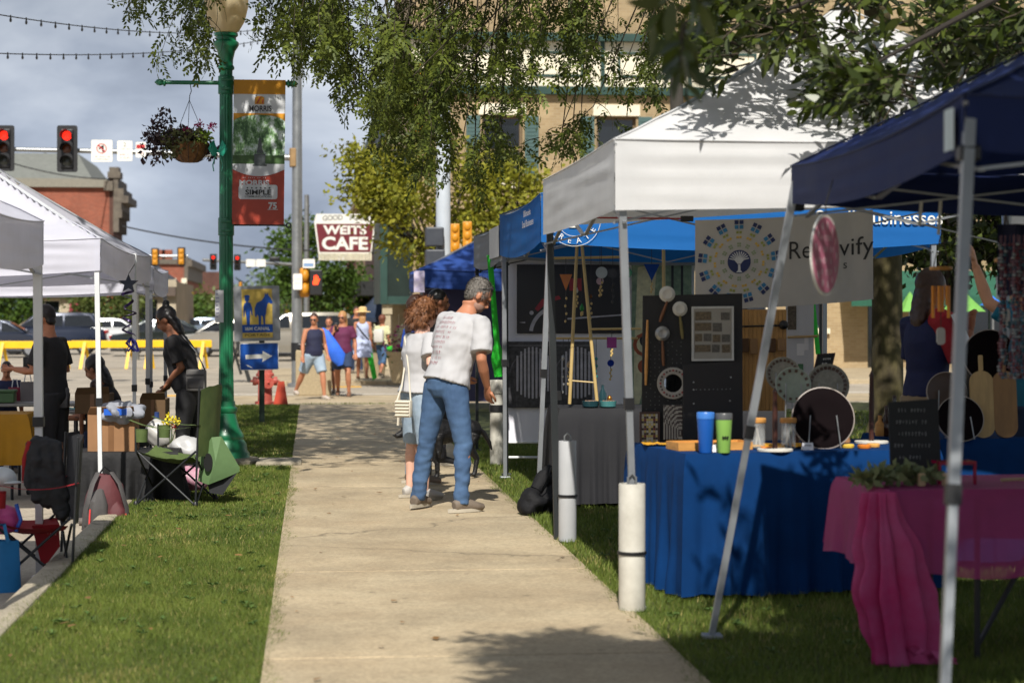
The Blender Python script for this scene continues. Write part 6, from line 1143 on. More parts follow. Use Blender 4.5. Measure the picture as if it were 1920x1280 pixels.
mb.prism([(EX - 2 * k, EY - 5 * k), (EX + 2 * k, EY - 5 * k), (EX + 2.4 * k, EY - 16 * k), (EX + 6 * k, EY - 20 * k), (EX - 6 * k, EY - 20 * k), (EX - 2.4 * k, EY - 16 * k)], .0055, .0075, fbn); mb.build('emblem_tree', MVIN, em, smooth=False, world=True)
mb = MB(); put_text(mb, 'Re', .2, fbn, 198 * k, 104 * k, .006, 0, width=41 * k, height=33 * k); put_text(mb, 'vify', .2, fbn, 303 * k, 98 * k, .006, 0, width=66 * k, height=44 * k); put_text(mb, 'i', .2, fbn, 248 * k, 104 * k, .006, 0, height=33 * k); put_text(mb, 's', .1, fbn, 282 * k, 68 * k, .006, 0, height=11 * k); mb.build('lettering', MBLK, bnr, smooth=False, world=True)
pd = 8.0; c = P(1548, 478, pd); rs = thing('round_sign', 'round pink sign with a white edge and faded writing hung from the navy canopy', 'sign', c); k = pd / F
nrm = Matrix.Rotation(0, 3, 'Z'); vd = (c - V(0, 0, H)).normalized(); phi = math.atan2(vd.y, vd.x); rdir = V(math.cos(phi - R(20)), math.sin(phi - R(20)), 0)
f = fr((0, 0, 0), rdir, (0, 0, 1)); RR = 76 * k
mb = MB(); mb.prism(circ(0, 0, RR, 48), -.006, 0, f); mb.build('disc', MWH, rs, smooth=False); MPKS = M('pink_sign_face', (214, 124, 152), .6, .15, 5); mb = MB(); mb.prism(circ(0, 0, RR * .93, 48), .001, .003, f); mb.build('pink_face', MPKS, rs, smooth=False)
mb = MB()
for i in range(13):
 an = 2 * math.pi * i / 13; mb.prism(circ(RR * .74 * math.cos(an), RR * .74 * math.sin(an), RR * (.05 + .02 * math.sin(i * 5)), 7, RR * .1), .0032, .0045, f)
for j in range(4): scrawl(mb, f, 0, RR * (.42 - .28 * j), RR * (.9, 1.1, 1.1, .8)[j], RR * .17, (6, 7, 7, 5)[j], .0032, j + 3)
mb.build('lettering', M('pale_pink_print', (226, 190, 200), .6), rs, smooth=False)
mb = MB(); mb.tube([(0, 0, RR), (0, 0, RR + .04), (.03, .0, RR + .14)], .003, 5); mb.build('string', BLACKPL, rs)
pk = 12.0; k = pk / F; o0 = P(1202, 902, pk); pb = thing('pegboard', 'tall black pegboard hung with strainers, spoons and mosaics', 'pegboard', o0, -TH)
f = fr((0, 0, 0), (1, 0, .012), (0, .03, 1)); MPEG = M('pegboard_black', (30, 30, 31), .7, .15, 5); N, L, b = tweak(MPEG)
mb = MB(); mb.prism([(0, 0), (191 * k, 0), (191 * k, 350 * k), (4 * k, 348 * k)], -.02, 0, f); mb.build('board', MPEG, pb, smooth=False)
mb = MB()
for i in range(9):
 for j in range(22):
  if (i * 5 + j * 3) % 11 < 7: x, y = (10 + i * 8.2) * k, (96 + j * 7.8) * k; mb.prism(circ(x, y, 1.1 * k, 6), .0005, .001, f)
mb.build('peg_holes', M('peg_hole_light', (96, 96, 94), .8), pb, smooth=False)
def on(px, py): return ((px - 1202) * k, (902 - py) * k)
MSTR = M('steel_mesh', (150, 150, 148), .35, .15, 40, metal=.6); GU = 'kitchen tools on the black pegboard'
def tool(label, px, py, r, tail, m, hm, dome=True):
 x, y = on(px, py); c = o0 + Matrix.Rotation(-TH, 3, 'Z') @ f(x, y, .03); t = thing('strainer' if dome else 'wooden_spoon', label, 'kitchen tool', c, -TH, GU)
 if dome: mb = MB(); mb.lathe([(0, .01), (r * k * .6, .014), (r * k * .92, .004), (r * k, 0), (r * k, -.004)], 26, (0, 0, 0), axis=V(0, -1, 0)); mb.build('bowl', m, t)
 mb = MB(); dx, dy = tail; a = V(0, 0, -r * k * .9) if dome else V(0, 0, 0); e = V(dx * k, 0, -dy * k); mb.tube([a, a.lerp(e, .3), a.lerp(e, .75), e], [.006, .009, .011, .007], 10); mb.build('handle', hm, t)
MHND = M('dark_handle_wood', (112, 70, 38), .5, .2, 8)
tool('large white strainer with a brown handle at the top of the pegboard', 1251, 552, 15, (-14, 52), M('white_disc', (190, 188, 180), .5, .1), MHND)
tool('white round paddle with a striped olive handle on the pegboard', 1275, 580, 14, (5, 56), M('white_disc', (190, 188, 180)), M('olive_handle', (110, 100, 56), .6))
tool('small steel strainer with a wooden handle halfway down the pegboard', 1242, 626, 14, (2, 60), MSTR, MHND)
tool('long wooden spoon with a yellow brush tip at the left of the pegboard', 1214, 600, 5, (-3, 122), MWOOD, MWOOD, False)
def panel(label, px0, py0, px1, py1, m, name, cat, w=.012, frame=None, off=.006, depth=None):
 x0, y0 = on(px0, py1); x1, y1 = on(px1, py0); c = o0 + Matrix.Rotation(-TH, 3, 'Z') @ f(x0, y0, off); t = thing(name, label, cat, c, -TH); g = fr((0, 0, 0), (1, 0, .012), (0, .03, 1))
 mb = MB(); mb.prism(rect(0, x1 - x0, 0, y1 - y0), 0, w, g); mb.build('panel', m, t, smooth=False)
 if frame:
  mb = MB(); e = 4 * k; W_, H_ = x1 - x0, y1 - y0
  for a in (rect(-e, W_ + e, -e, 0), rect(-e, W_ + e, H_, H_ + e), rect(-e, 0, 0, H_), rect(W_, W_ + e, 0, H_)): mb.prism(a, -.002, w + .006, g)
  mb.build('frame', frame, t, smooth=False)
 return t, g, x1 - x0, y1 - y0
def mosaic_on(t, g, W_, H_, nx, ny, w, fn):
 for nm, m in fn['mats'].items():
  mb = MB()
  for i in range(nx):
   for j in range(ny):
    if fn['pick'](i, j) == nm: cx, cy = (i + .5) * W_ / nx, (j + .5) * H_ / ny; a, b_ = W_ / nx * .42, H_ / ny * .42; mb.prism(rect(cx - a, cx + a, cy - b_, cy + b_), w, w + .002, g)
  if mb.v: mb.build('tesserae', m, t, smooth=False)
MT = {'red': M('tile_red', (120, 40, 38), .4), 'yel': M('tile_yellow', (196, 176, 96), .4), 'wht': M('tile_white', (190, 184, 172), .4), 'pnk': M('tile_rose', (168, 128, 132), .4), 'drk': M('tile_dark', (60, 40, 36), .4)}
t, g, a, b = panel('tall mosaic panel of yellow, rose and dark tiles at the foot of the pegboard', 1203, 776, 1233, 898, M('grout', (150, 140, 130), .8), 'mosaic_tile_art', 'mosaic', frame=M('dark_frame', (72, 50, 44), .5))
mosaic_on(t, g, a, b, 7, 28, .012, dict(mats=MT, pick=lambda i, j: ['wht', 'yel', 'drk', 'pnk', 'wht', 'red', 'yel', 'pnk'][((i - 3) ** 2 + (j % 7 - 3) ** 2 + abs(i - 3) * (j % 7)) % 8]))
t, g, a, b = panel('small grey mosaic panel with curling dark rows beside the tall one', 1244, 760, 1279, 824, M('pale_grout', (170, 166, 158), .8), 'mosaic_tile_art', 'mosaic')
mosaic_on(t, g, a, b, 14, 24, .012, dict(mats={'drk': MT['drk'], 'wht': MT['wht']}, pick=lambda i, j: 'drk' if int(math.hypot(i - 12, (j - 4) * .7) * 1.0) % 2 else 'wht'))
x, y = on(1262, 719); c = o0 + Matrix.Rotation(-TH, 3, 'Z') @ f(x, y, .012); t = thing('round_mirror', 'round mirror in a red dotted mosaic frame on the pegboard', 'mirror', c, -TH); r = 30 * k
mb = MB(); mb.lathe([(r * .55, .004), (r * .6, .012), (r * .97, .012), (r, .004), (r, -.004)], 40, axis=V(0, -1, 0), cap=False); mb.build('frame', M('pale_grout', (170, 166, 158), .8), t); mb = MB(); mb.lathe([(0, .006), (r * .57, .006)], 40, axis=V(0, -1, 0)); mb.build('glass', M('mirror', (200, 205, 210), .03, 0, metal=1, rough_var=0), t)
mb = MB(); mb2 = MB()
for i in range(24): an = i * math.pi / 12; (mb if i % 3 else mb2).box(-.005, .005, -.0165, -.0122, -.005, .005, M=Matrix.Translation((r * .8 * math.cos(an), 0, r * .8 * math.sin(an))) @ Matrix.Rotation(-an, 4, 'Y'))
mb.build('dark_tesserae', MT['drk'], t, smooth=False); mb2.build('red_tesserae', M('bright_red_tile', (150, 30, 36), .4), t, smooth=False)
t, g, a, b = panel('white framed memo board of small tile samples on the pegboard', 1301, 580, 1372, 674, M('memo_face', (150, 146, 136), .5), 'sample_board', 'display board', frame=M('white_frame', (186, 186, 182), .4), off=.01)
MSMP = [M('sample_card', (126, 112, 88), .8, .5, 90, rgb2=(64, 56, 48)), M('sample_card_grey', (112, 108, 100), .8, .5, 90, rgb2=(60, 58, 56))]
for i, (x0, x1, y0, y1) in enumerate(((.04, .46, .77, .94), (.72, .95, .77, .92), (.03, .46, .56, .72), (.5, .74, .54, .71), (.03, .22, .35, .5), (.26, .46, .35, .5), (.5, .7, .33, .48), (.74, .95, .33, .48), (.03, .44, .14, .28), (.48, .68, .13, .28), (.74, .96, .12, .28))): mb = MB(); mb.prism(rect(x0 * a, x1 * a, y0 * b, y1 * b), .0125, .016, g); mb.build('sample_card', MSMP[i % 2], t, smooth=False)
p0 = P(1281, 838, 11.35); k2 = 11.35 / F; t = thing('pegboard', 'smaller black board standing on the blue table behind the tumblers', 'pegboard', (p0.x, p0.y, .76), -TH); f2 = fr((0, 0, 0), (1, 0, .02), (0, .05, 1)); mb = MB(); mb.prism([(0, -.0), (112 * k2, 0), (112 * k2, 148 * k2), (0, 143 * k2)], -.012, 0, f2); mb.build('board', MPEG, t, smooth=False)
mb = MB()
for i in range(9): mb.prism(circ((25 + i * 8) * k2, 96 * k2, .9 * k2, 6), .0005, .0012, f2)
for x, y, in ((20, 110), (90, 118), (20, 96), (88, 74), (20, 70)): mb.prism(circ(x * k2, y * k2, 1.6 * k2, 8), .0005, .0012, f2)
mb.build('hooks', STEEL, t, smooth=False)
kd = 12.45; k3 = kd / F; p0 = P(1388, 770, kd); t = thing('slat_board', 'honey wood slatted board with a dark rod and hanging bags', 'display board', p0, -TH); f3 = fr((0, 0, 0), (1, 0, 0), (0, 0, 1)); mb = MB()
for i in range(11): mb.prism(rect((i * 7.9 + .25) * k3, (i * 7.9 + 7.65) * k3, 0, 190 * k3), -.02, 0, f3)
mb.prism(rect(0, 87 * k3, 0, 190 * k3), -.03, -.0205, f3); mb.build('slats', M('slat_wood', (186, 140, 80), .6, .25, 3, stretch=(6, 6, .5)), t, smooth=False)
mb = MB(); mb.tube([f3(2 * k3, 158 * k3, .03), f3(72 * k3, 160 * k3, .03)], .006, 8); mb.ell(f3(80 * k3, 161 * k3, .03), .03, 14, 10); mb.build('rod', BLACKPL, t)
for i, (x, h) in enumerate(((8, 24), (24, 28), (58, 24), (76, 22))): mb = MB(); mb.box(x * k3 - .025, x * k3 + .025, -.035, -.02, (134 - h) * k3, 136 * k3, ch=.006); mb.build('kraft_bag', M('kraft_paper', (150, 116, 80), .85, .15) if i % 2 else M('dark_bag', (92, 66, 44), .85), t, smooth=False)
kd = 13.4; k4 = kd / F; p0 = P(1474, 706, kd); t = thing('display_panel', 'narrow white display panel with pinned papers below the banner', 'display board', p0, -TH); mb = MB(); mb.prism(rect(0, 52 * k4, -60 * k4, 150 * k4), -.02, 0, f3); mb.build('panel', M('white_panel', (196, 198, 204), .7, .06), t, smooth=False)
for i, (x, y, w_, h, m) in enumerate(((3, 88, 16, 46, M('dark_print_sheet', (52, 44, 40), .8, .5, 60, rgb2=(120, 110, 96))), (20, 40, 14, 22, M('white_paper', (226, 226, 230))), (34, 50, 8, 26, M('white_paper', (226, 226, 230))), (22, 2, 10, 22, M('green_card', (84, 130, 96), .8)))): mb = MB(); mb.prism(rect(x * k4, (x + w_) * k4, y * k4, (y + h) * k4), .001, .003, f3); mb.build('pinned_paper', m, t, smooth=False)
mb = MB(); mb.tube([f3(2 * k4, 74 * k4, .02), f3(58 * k4, 76 * k4, .02)], .008, 8); mb.build('wooden_rod', MWOODL, t)
kd = 18.6; k5 = kd / F; p0 = P(950, 858, kd); t = thing('display_wall', 'white fabric display wall carrying large photographic prints', 'display wall', (p0.x, p0.y, 0), -TH); zb = p0.z
MFAB = M('white_display_fabric', (228, 228, 236), .8, .05, 2, bump=.1, bsc=6); X2 = 350 * k5
mb = MB(); mb.sheet(lambda u, v: V(X2 * u, .008 * noise.noise(V(u * 8, v * 6, 0)), .3 + (2.1 - .3) * v), 30, 16); mb.build('fabric', MFAB, t)
mb = MB()
for z in (.15, .29, 2.11): mb.tube([(0, 0, z), (X2, 0, z)], .012, 8)
for x in (0, X2 * .36, X2): mb.tube([(x, .015, 0), (x, .015, 2.12)], .012, 8)
mb.build('frame', WPAINT, t)
fw = fr((0, -.02, 0), (1, 0, 0), (0, 0, 1)); W2 = lambda px, py: ((px - 950) * k5, zb + (858 - py) * k5)
rt_ = Matrix.Rotation(-TH, 3, 'Z')
def art(label, px0, py0, px1, py1, m, dy=0.0):
 (x0, z0), (x1, z1) = W2(px0, py1), W2(px1, py0); c = Vector((p0.x, p0.y, 0)) + rt_ @ V(x0, -.03 - dy, z0); a = thing('photo_print', label, 'picture', c, -TH, 'photographic prints on the white display wall')
 mb = MB(); mb.box(0, x1 - x0, -.008, .004, 0, z1 - z0); mb.build('print', m, a, smooth=False); return a, fr((0, -.009, 0), (1, 0, 0), (0, 0, 1)), x1 - x0, z1 - z0
MP0 = M('print_black', (14, 12, 14), .35, .3, 3); MP1 = M('print_silver', (170, 168, 176), .4, .25, 14); MP2 = M('print_red', (140, 26, 40), .4, .3, 9); MP3 = M('print_grey', (96, 94, 100), .4, .4, 20)
a, g, w_, h_ = art('black print of an old dark car with red body and bright fender', 969, 496, 1166, 625, MP0)
mb = MB(); arc = lambda cx, cy, r0, r1, a0, a1, n=12, sx=1: [(cx + r0 * math.cos(R(a0 + (a1 - a0) * i / n)) * sx, cy + r0 * math.sin(R(a0 + (a1 - a0) * i / n))) for i in range(n + 1)] + [(cx + r1 * math.cos(R(a1 + (a0 - a1) * i / n)) * sx, cy + r1 * math.sin(R(a1 + (a0 - a1) * i / n))) for i in range(n + 1)]
def strip(mb, pts0, pts1, w0, w1, g):
 n = len(pts0)
 for i in range(n - 1): mb.prism([pts0[i], pts0[i + 1], pts1[i + 1], pts1[i]], w0, w1, g)
def arcs(mb, cx, cy, r0, r1, a0, a1, w, g, n=14): A = [R(a0 + (a1 - a0) * i / n) for i in range(n + 1)]; strip(mb, [(cx + r0 * math.cos(q_), cy + r0 * math.sin(q_)) for q_ in A], [(cx + r1 * math.cos(q_), cy + r1 * math.sin(q_)) for q_ in A], w, w + .0015, g)
arcs(mb, w_ * .4, h_ * -.02, w_ * .25, w_ * .285, 105, 172, .001, g); mb.prism(circ(w_ * .14, h_ * .3, w_ * .02, 12), .001, .003, g); arcs(mb, w_ * .34, h_ * .62, w_ * .5, w_ * .525, 35, 88, .001, g); mb.prism([(w_ * .48, h_ * .2), (w_, h_ * .26), (w_, h_ * .28), (w_ * .48, h_ * .225)], .001, .0025, g); mb.prism([(0.02 * w_, h_ * .16), (w_ * .08, h_ * .17), (w_ * .08, h_ * .15)], .001, .0025, g); mb.build('bright_trim', MP1, a, smooth=False)
mb = MB(); mb.prism([(w_ * .17, h_ * .36), (w_ * .24, h_ * .5), (w_ * .4, h_ * .55), (w_ * .42, h_ * .5), (w_ * .28, h_ * .44), (w_ * .2, h_ * .32)], .001, .002, g); mb.prism(rect(w_ * .5, w_ * .62, h_ * .62, h_ * .8), .001, .002, g); mb.prism(rect(w_ * .27, w_ * .315, h_ * .55, h_ * .86), .001, .0025, g); mb.build('red_body', MP2, a, smooth=False)
a, g, w_, h_ = art('black and white print of a ribbed chrome car grille', 951, 640, 1110, 764, M('print_dark_engine', (26, 26, 28), .4, .5, 26, rgb2=(74, 74, 78)))
mb = MB()
for s_, cx in ((1, .3), (-1, .83)):
 for i in range(9):
  x = cx + s_ * (.21 - i * .047); q_ = math.sqrt(max(.05, 1 - ((i - 4) / 5.5) ** 2)); x = cx + (i - 4) * .045
  mb.prism([((x - .011) * w_, h_ * (.5 - .36 * q_)), ((x + .011) * w_, h_ * (.5 - .36 * q_)), ((x + .014) * w_, h_ * .5), ((x + .011) * w_, h_ * (.5 + .42 * q_)), ((x - .011) * w_, h_ * (.5 + .42 * q_)), ((x - .014) * w_, h_ * .5)], .001, .003, g)
mb.build('grille_bars', MP1, a, smooth=False); mb = MB(); mb.prism(rect(w_ * .02, w_ * .98, h_ * .93, h_ * .95), .001, .002, g); arcs(mb, w_ * .3, h_ * .5, w_ * .26, w_ * .275, 20, 175, .001, g); arcs(mb, w_ * .83, h_ * .5, w_ * .26, w_ * .275, 60, 170, .001, g); mb.build('grey_lines', MP3, a, smooth=False)
MABS = M('print_abstract', (150, 170, 140), .5, .5, 11, rgb2=(70, 100, 86)); a, g, w_, h_ = art('pale green abstract print with rust loops behind the wind chimes', 1184, 488, 1296, 760, MABS)
MRST = M('print_rust', (150, 74, 42), .5, .3, 9); mb = MB(); arcs(mb, w_ * .55, h_ * .62, w_ * .18, w_ * .3, -60, 200, .001, g); arcs(mb, w_ * .22, h_ * .42, w_ * .14, w_ * .2, 0, 359, .001, g); mb.prism(circ(w_ * .22, h_ * .27, w_ * .12, 20, h_ * .05), .001, .002, g); mb.build('rust_shape', MRST, a, smooth=False)
mb = MB(); mb.prism(rect(w_ * .66, w_ * .7, h_ * .5, h_), .001, .002, g); mb.prism(rect(w_ * .82, w_ * .86, h_ * .55, h_), .001, .002, g); arcs(mb, w_ * .25, h_ * .45, w_ * .03, w_ * .12, 40, 300, .001, g); mb.build('dark_stroke', MP0, a, smooth=False)
mb = MB(); mb.prism([(w_ * .1, h_ * .95), (w_ * .42, h_ * .98), (w_ * .3, h_ * .3), (w_ * .12, h_ * .0), (0.02, .0), (.02, h_ * .3)], .0004, .0009, g); mb.build('pale_patch', M('print_cream', (200, 196, 160), .5, .25, 16), a, smooth=False)
kd = 15.55; k6 = kd / F; MBAM = M('bamboo', (186, 160, 104), .5, .12, 6); z0 = .762
t = thing('chime_stand', 'bamboo A-frame stand on the black table hung with glass wind chimes', 'display stand', P(1095, 757, kd))
B_ = lambda px, py, dd=0.0: P(px, py, kd + dd)
for a, b, r in ((B_(1082, 458), B_(1068, 757), .014), (B_(1091, 458, -.02), B_(1120, 760, -.02), .014), (B_(1244, 452, .1), B_(1246, 760, .1), .015)): mb = MB(); mb.tube([a, a.lerp(b, .5), b], [r * .9, r, r], 10); mb.build('leg', MBAM, t, world=True)
for a, b, r in ((B_(1078, 460, .03), B_(1250, 458, .1), .010), (B_(1034, 484, .3), B_(1168, 482, .3), .011), (B_(1106, 617, -.03), B_(1202, 616, -.03), .009), (B_(1036, 634, .3), B_(1196, 634, .3), .009), (B_(1066, 713, 0), B_(1116, 717, -.02), .006)): mb = MB(); mb.tube([a, b], r, 8); mb.build('crossbar', MBAM, t, world=True)
GO = 'glass ornaments hanging from the bamboo stand'
def orn(label, px, ytop, y0, y1, m, shape, w=9, dd=.1, tailpx=0, m2=None):
 c = P(px, (y0 + y1) / 2, kd + dd); o = thing('wind_chime', label, 'wind chime', c, -TH, GO); h = (y1 - y0) * k6; ff = fr((0, 0, 0), (1, 0, 0), (0, 0, 1)); mb = MB(); W_ = w * k6
 if shape == 'tri': mb.prism([(-W_, h / 2), (W_, h / 2), (0, -h / 2)], -.006, .006, ff)
 elif shape == 'disc': mb.prism(circ(0, 0, h / 2, 20), -.004, .004, ff)
 elif shape == 'drop': mb.lathe([(0, h / 2), (W_ * .5, 0), (W_ * .45, -h * .25), (0, -h / 2)], 10)
 else: mb.prism(rect(-W_, W_, -h / 2, h / 2), -.008, .008, ff)
 mb.build('glass', m, o, smooth=False); mb = MB(); mb.tube([(0, 0, (((y0 + y1) / 2) - ytop) * k6), (0, 0, h / 2 - .002)], .002, 4)
 if tailpx: mb.tube([(0, 0, -h / 2), (0, 0, -h / 2 - tailpx * k6)], .003, 4)
 mb.build('cord', BLACKPL, o)
 if tailpx:
  mb = MB()
  for i in range(4): mb.lathe([(0, .012), (.008, .006), (.009, 0), (.006, -.01), (0, -.012)], 8, (.004 * (-1) ** i, 0, -h / 2 - tailpx * k6 * (i + 1) / 4))
  mb.build('beads', m2 or MBAM, o)
GL = lambda n, c: M(n, c, .12, .15, 6, trans=.4)
orn('orange glass triangle chime with a long beaded tail', 1061, 484, 514, 545, GL('orange_glass', (200, 120, 30)), 'tri', 12, .2, 58)
orn('cobalt blue glass triangle chime at the right end', 1222, 460, 495, 527, GL('cobalt_glass', (10, 70, 150)), 'tri', 15, .1, 20)
orn('black glass disc chime left of the near tent leg', 1149, 460, 503, 522, GL('black_glass', (24, 22, 26)), 'disc', dd=.06, tailpx=44, m2=BLACKPL)
orn('clear grey glass disc chime beside the black disc', 1128, 460, 500, 522, GL('clear_disc', (180, 186, 182)), 'disc', dd=.06, tailpx=30)
orn('sea green glass disc chime right of the near tent leg', 1174, 460, 500, 522, GL('sea_glass', (80, 160, 118)), 'disc', dd=.06, tailpx=26)
orn('milky pink glass chime low among the discs', 1125, 460, 520, 534, GL('rose_glass', (190, 160, 166)), 'disc', dd=.08, tailpx=20)
orn('green glass teardrop chime inside the A-frame', 1091, 484, 568, 584, GL('green_glass', (50, 140, 76)), 'drop', 9, .2, 6)
orn('white bottle shaped chime inside the A-frame', 1082, 484, 538, 550, GL('white_glass', (200, 198, 190)), 'drop', 5, .2, 24)
orn('brown bead chime on the right leg of the A-frame', 1108, 460, 550, 560, GL('brown_bead', (110, 70, 40)), 'drop', 6, .02, 36)
orn('purple square chime under the middle crossbar', 1147, 617, 632, 652, GL('purple_glass', (70, 30, 66)), 'sq', 9, -.05, 14)
orn('blue eye bead chime low beside the near tent leg', 1145, 634, 674, 687, GL('eye_blue', (30, 60, 160)), 'disc', dd=.2, tailpx=24)
orn('teal beaded chime beside the right leg of the A-frame', 1118, 634, 668, 676, GL('teal_bead', (60, 150, 150)), 'drop', 6, .2, 40, GL('teal_bead', (60, 150, 150)))
orn('steel bead chime between the legs of the A-frame', 1056, 634, 664, 676, STEEL, 'drop', 6, .25, 60, STEEL)
orn('pale shell chime low in the A-frame', 1066, 634, 676, 690, GL('shell_bead', (190, 170, 140)), 'drop', 8, .25, 30)
for px, m, lab in ((1107, M('dark_teal_glaze', (30, 60, 66), .25), 'dark teal dish of beads under the A-frame'), (1140, M('teal_glaze', (70, 124, 124), .25), 'pale teal dish of beads right of the A-frame')):
 c = P(px, 758, 15.5); c.z = .76; o = thing('bead_dish', lab, 'dish', c, 0, 'bead dishes'); mb = MB(); mb.lathe([(.05, 0), (.062, .008), (.068, .05), (.063, .05), (.058, .03), (0, .03)], 20); mb.build('dish', m, o); mb = MB(); [mb.ell((.045 * math.cos(i * 2.4) * (i / 14) ** .5, .045 * math.sin(i * 2.4) * (i / 14) ** .5, .045), .011, 8, 6) for i in range(14)]; mb.build('beads', M('mixed_beads', (130, 110, 90), .5, .4, 60, rgb2=(80, 64, 60)), o)
c = P(1130, 740, 15.62); o = thing('brass_bottle', 'small teal and brass bottle behind the bead dishes', 'bottle', (c.x, c.y, .76)); mb = MB(); mb.lathe([(.03, 0), (.032, .1), (.012, .14), (.012, .17), (0, .17)], 14); mb.build('glass', M('dark_teal_glaze', (30, 60, 66)), o); mb = MB(); mb.ell((.05, -.03, .06), (.02, .02, .03)); mb.build('brass_bell', M('brass', (160, 110, 50), .3, .1, metal=.8), o)
def chime(px, ytop, yd, y0, y1, d, tm, label, n=6, zt=1.97):
 k = d / F; c = P(px, yd, d); o = thing('wind_chime', label, 'wind chime', c, 0, 'tubular wind chimes'); mb = MB(); mb.lathe([(0, -.008), (.05, -.008), (.053, 0), (.05, .008), (0, .008)], 20); mb.build('top_disc', MWOOD, o)
 for i in range(n): a = i * 2 * math.pi / n; mb = MB(); mb.lathe([(.008, (yd - y1 + (i % 3) * 12) * k), (.008, (yd - y0) * k), (0, (yd - y0) * k)], 8, (.037 * math.cos(a), .037 * math.sin(a), 0)); mb.build('tube', tm, o)
 mb = MB(); h = (yd - ytop) * k
 for i in range(3): a = i * 2.1; mb.tube([(.045 * math.cos(a), .045 * math.sin(a), .006), (0, 0, h)], .0025, 4)
 for i in range(n): a = i * 2 * math.pi / n; mb.tube([(.037 * math.cos(a), .037 * math.sin(a), 0), (.037 * math.cos(a), .037 * math.sin(a), (yd - y0) * k)], .0015, 4)
 mb.tube([(0, 0, 0), (0, 0, (yd - y1 - 40) * k)], .002, 4); mb.build('cord', M('brown_cord', (70, 56, 46), .8), o)
 mb = MB(); mb.prism(rrect(-.02, .02, -.05, .03, .018), -.004, .004, fr((0, 0, (yd - y1 - 30) * k), (1, 0, 0), (0, 0, 1))); mb.build('wind_sail', M('white_tag', (196, 194, 186), .6), o, smooth=False)
chime(1764, 440, 503, 536, 596, 9.2, M('copper_tube', (190, 120, 40), .35, .1, metal=.6), 'copper tubed wind chime before the woman in the striped shirt')
chime(1886, 402, 488, 518, 560, 9.0, M('silver_tube', (170, 174, 178), .3, .1, metal=.7), 'silver tubed wind chime at the right edge')
o = thing('bead_curtain', 'curtain of red, white and teal bead strings at the right edge', 'bead curtain', P(1905, 520, 8.6)); k = 8.6 / F
BM = [M(nm, cc, .3, .1) for nm, cc in (('bead_red', (110, 34, 42)), ('bead_white', (140, 148, 152)), ('bead_teal', (44, 92, 108)), ('bead_rose', (120, 84, 98)))]
for s_ in range(22):
 mb = MB(); x = (-24 + 64 * s_ / 22 + rng.uniform(-2, 2)) * k; y = rng.uniform(-.05, .12); mb.tube([(x, y, 80 * k), (x, y, -190 * k)], .0012, 4)
 for i in range(40): mb.mi = int(rng.integers(0, 4)); mb.lathe([(0, .009), (.008, .003), (.008, -.003), (0, -.009)], 7, (x + .004 * math.sin(i), y, (62 - i * 6.4) * k)) if rng.uniform() < .6 else None
 mb.build('bead_string', BM, o)
c = P(1870, 420, 8.9); mb = MB(); mb.sheet(lambda u, v: V(.25 * u, .02 * math.sin(u * 14), -.32 * v), 16, 6); o = mb.build('navy_cloth', M('deep_navy_cloth', (22, 30, 62), .8)); o.location = c; tag(o, 'deep navy cloth hanging behind the silver chime', 'cloth')
for k, (px, y0, y1, lab) in enumerate(((1728, 378, 424, 'white webbing strap end hanging under the navy canopy'), (1764, 376, 440, 'cream cord hanging under the navy canopy'))):
 a, b = P(px, y0, 8.6), P(px - 4, y1, 8.6); mb = MB(); mb.tube([a, b], [(.008, .003)] * 2, 5, hint=V(0, 1, 0)); tag(mb.build('webbing_strap', M('white_webbing', (200, 200, 196), .7), loc=a), lab, 'strap')
def umbrella(px, yp, ye, half, d, m, label):
 k = d / F; c = P(px, ye, d); o = thing('patio_umbrella', label, 'umbrella', (c.x, c.y, -.05), 0, 'patio umbrellas before the tan building'); h = (ye - yp) * k; r = half * k; z = c.z + .05
 mb = MB(); mb.lathe([(r, z), (r * .5, z + h * .5), (.02, z + h), (0, z + h + .02)], 8); mb.build('canopy', m, o, smooth=False); mb = MB(); mb.tube([(0, 0, 0), (0, 0, z + h)], .025, 8); mb.build('pole', STEEL, o)
MLG = M('lime_canopy', (128, 190, 90), .7, .1, trans=.3); umbrella(1706, 548, 584, 26, 44, MLG, 'lime green patio umbrella left of the woman in the striped shirt'); umbrella(1806, 546, 584, 44, 43, MLG, 'lime green patio umbrella behind the nearest tent leg'); umbrella(1862, 556, 572, 26, 46, M('azure_canopy', (40, 110, 200), .7), 'blue patio umbrella at the right of the green ones')
def planter(px, py, d, label, mats, r=.35, h=.5, n=120, z0=-.05):
 c = P(px, py, d); o = thing('flower_planter', label, 'planter', (c.x, c.y, z0)); mb = MB(); mb.lathe([(r * .6, 0), (r * .8, h * .9), (r * .86, h), (r * .7, h), (0, h * .92)], 20); mb.build('pot', MAGG, o)
 z = c.z - z0; mb = MB()
 for i in range(7): mb.tube([(0, 0, h * .9), (.15 * math.cos(i), .15 * math.sin(i), (h + z) / 2), (.3 * r / .35 * math.cos(i), .3 * r / .35 * math.sin(i), z)], .012, 5)
 mb.build('stems', M('stem_green', (70, 84, 40)), o)
 for nm, m, rr, dz in mats: np_mesh(nm, leafcloud(n, (0, 0, z + dz), rr, .09), 4, m, o)
planter(762, 655, 45, 'big planter of magenta and white flowers left of the white T-shirt woman', [('foliage', MGR, (.6, .4, .6), -.1), ('magenta_bloom', M('magenta_bloom', (130, 30, 90), .6, .2, 3, island=.6, rgb2=(170, 70, 130), trans=.2), (.62, .4, .55), .05), ('white_bloom', M('white_bloom', (206, 206, 176), .6, .1, 3, island=.6, trans=.2), (.25, .2, .25), .3)], .55, .7, 260)
planter(702, 640, 49, 'leafy green planter behind the walkers by the dark shop front', [('foliage', MGR, (.45, .35, .35), .0), ('white_bloom', M('white_bloom', (206, 206, 176), .6), (.35, .3, .2), .2)], .4, .6, 120)
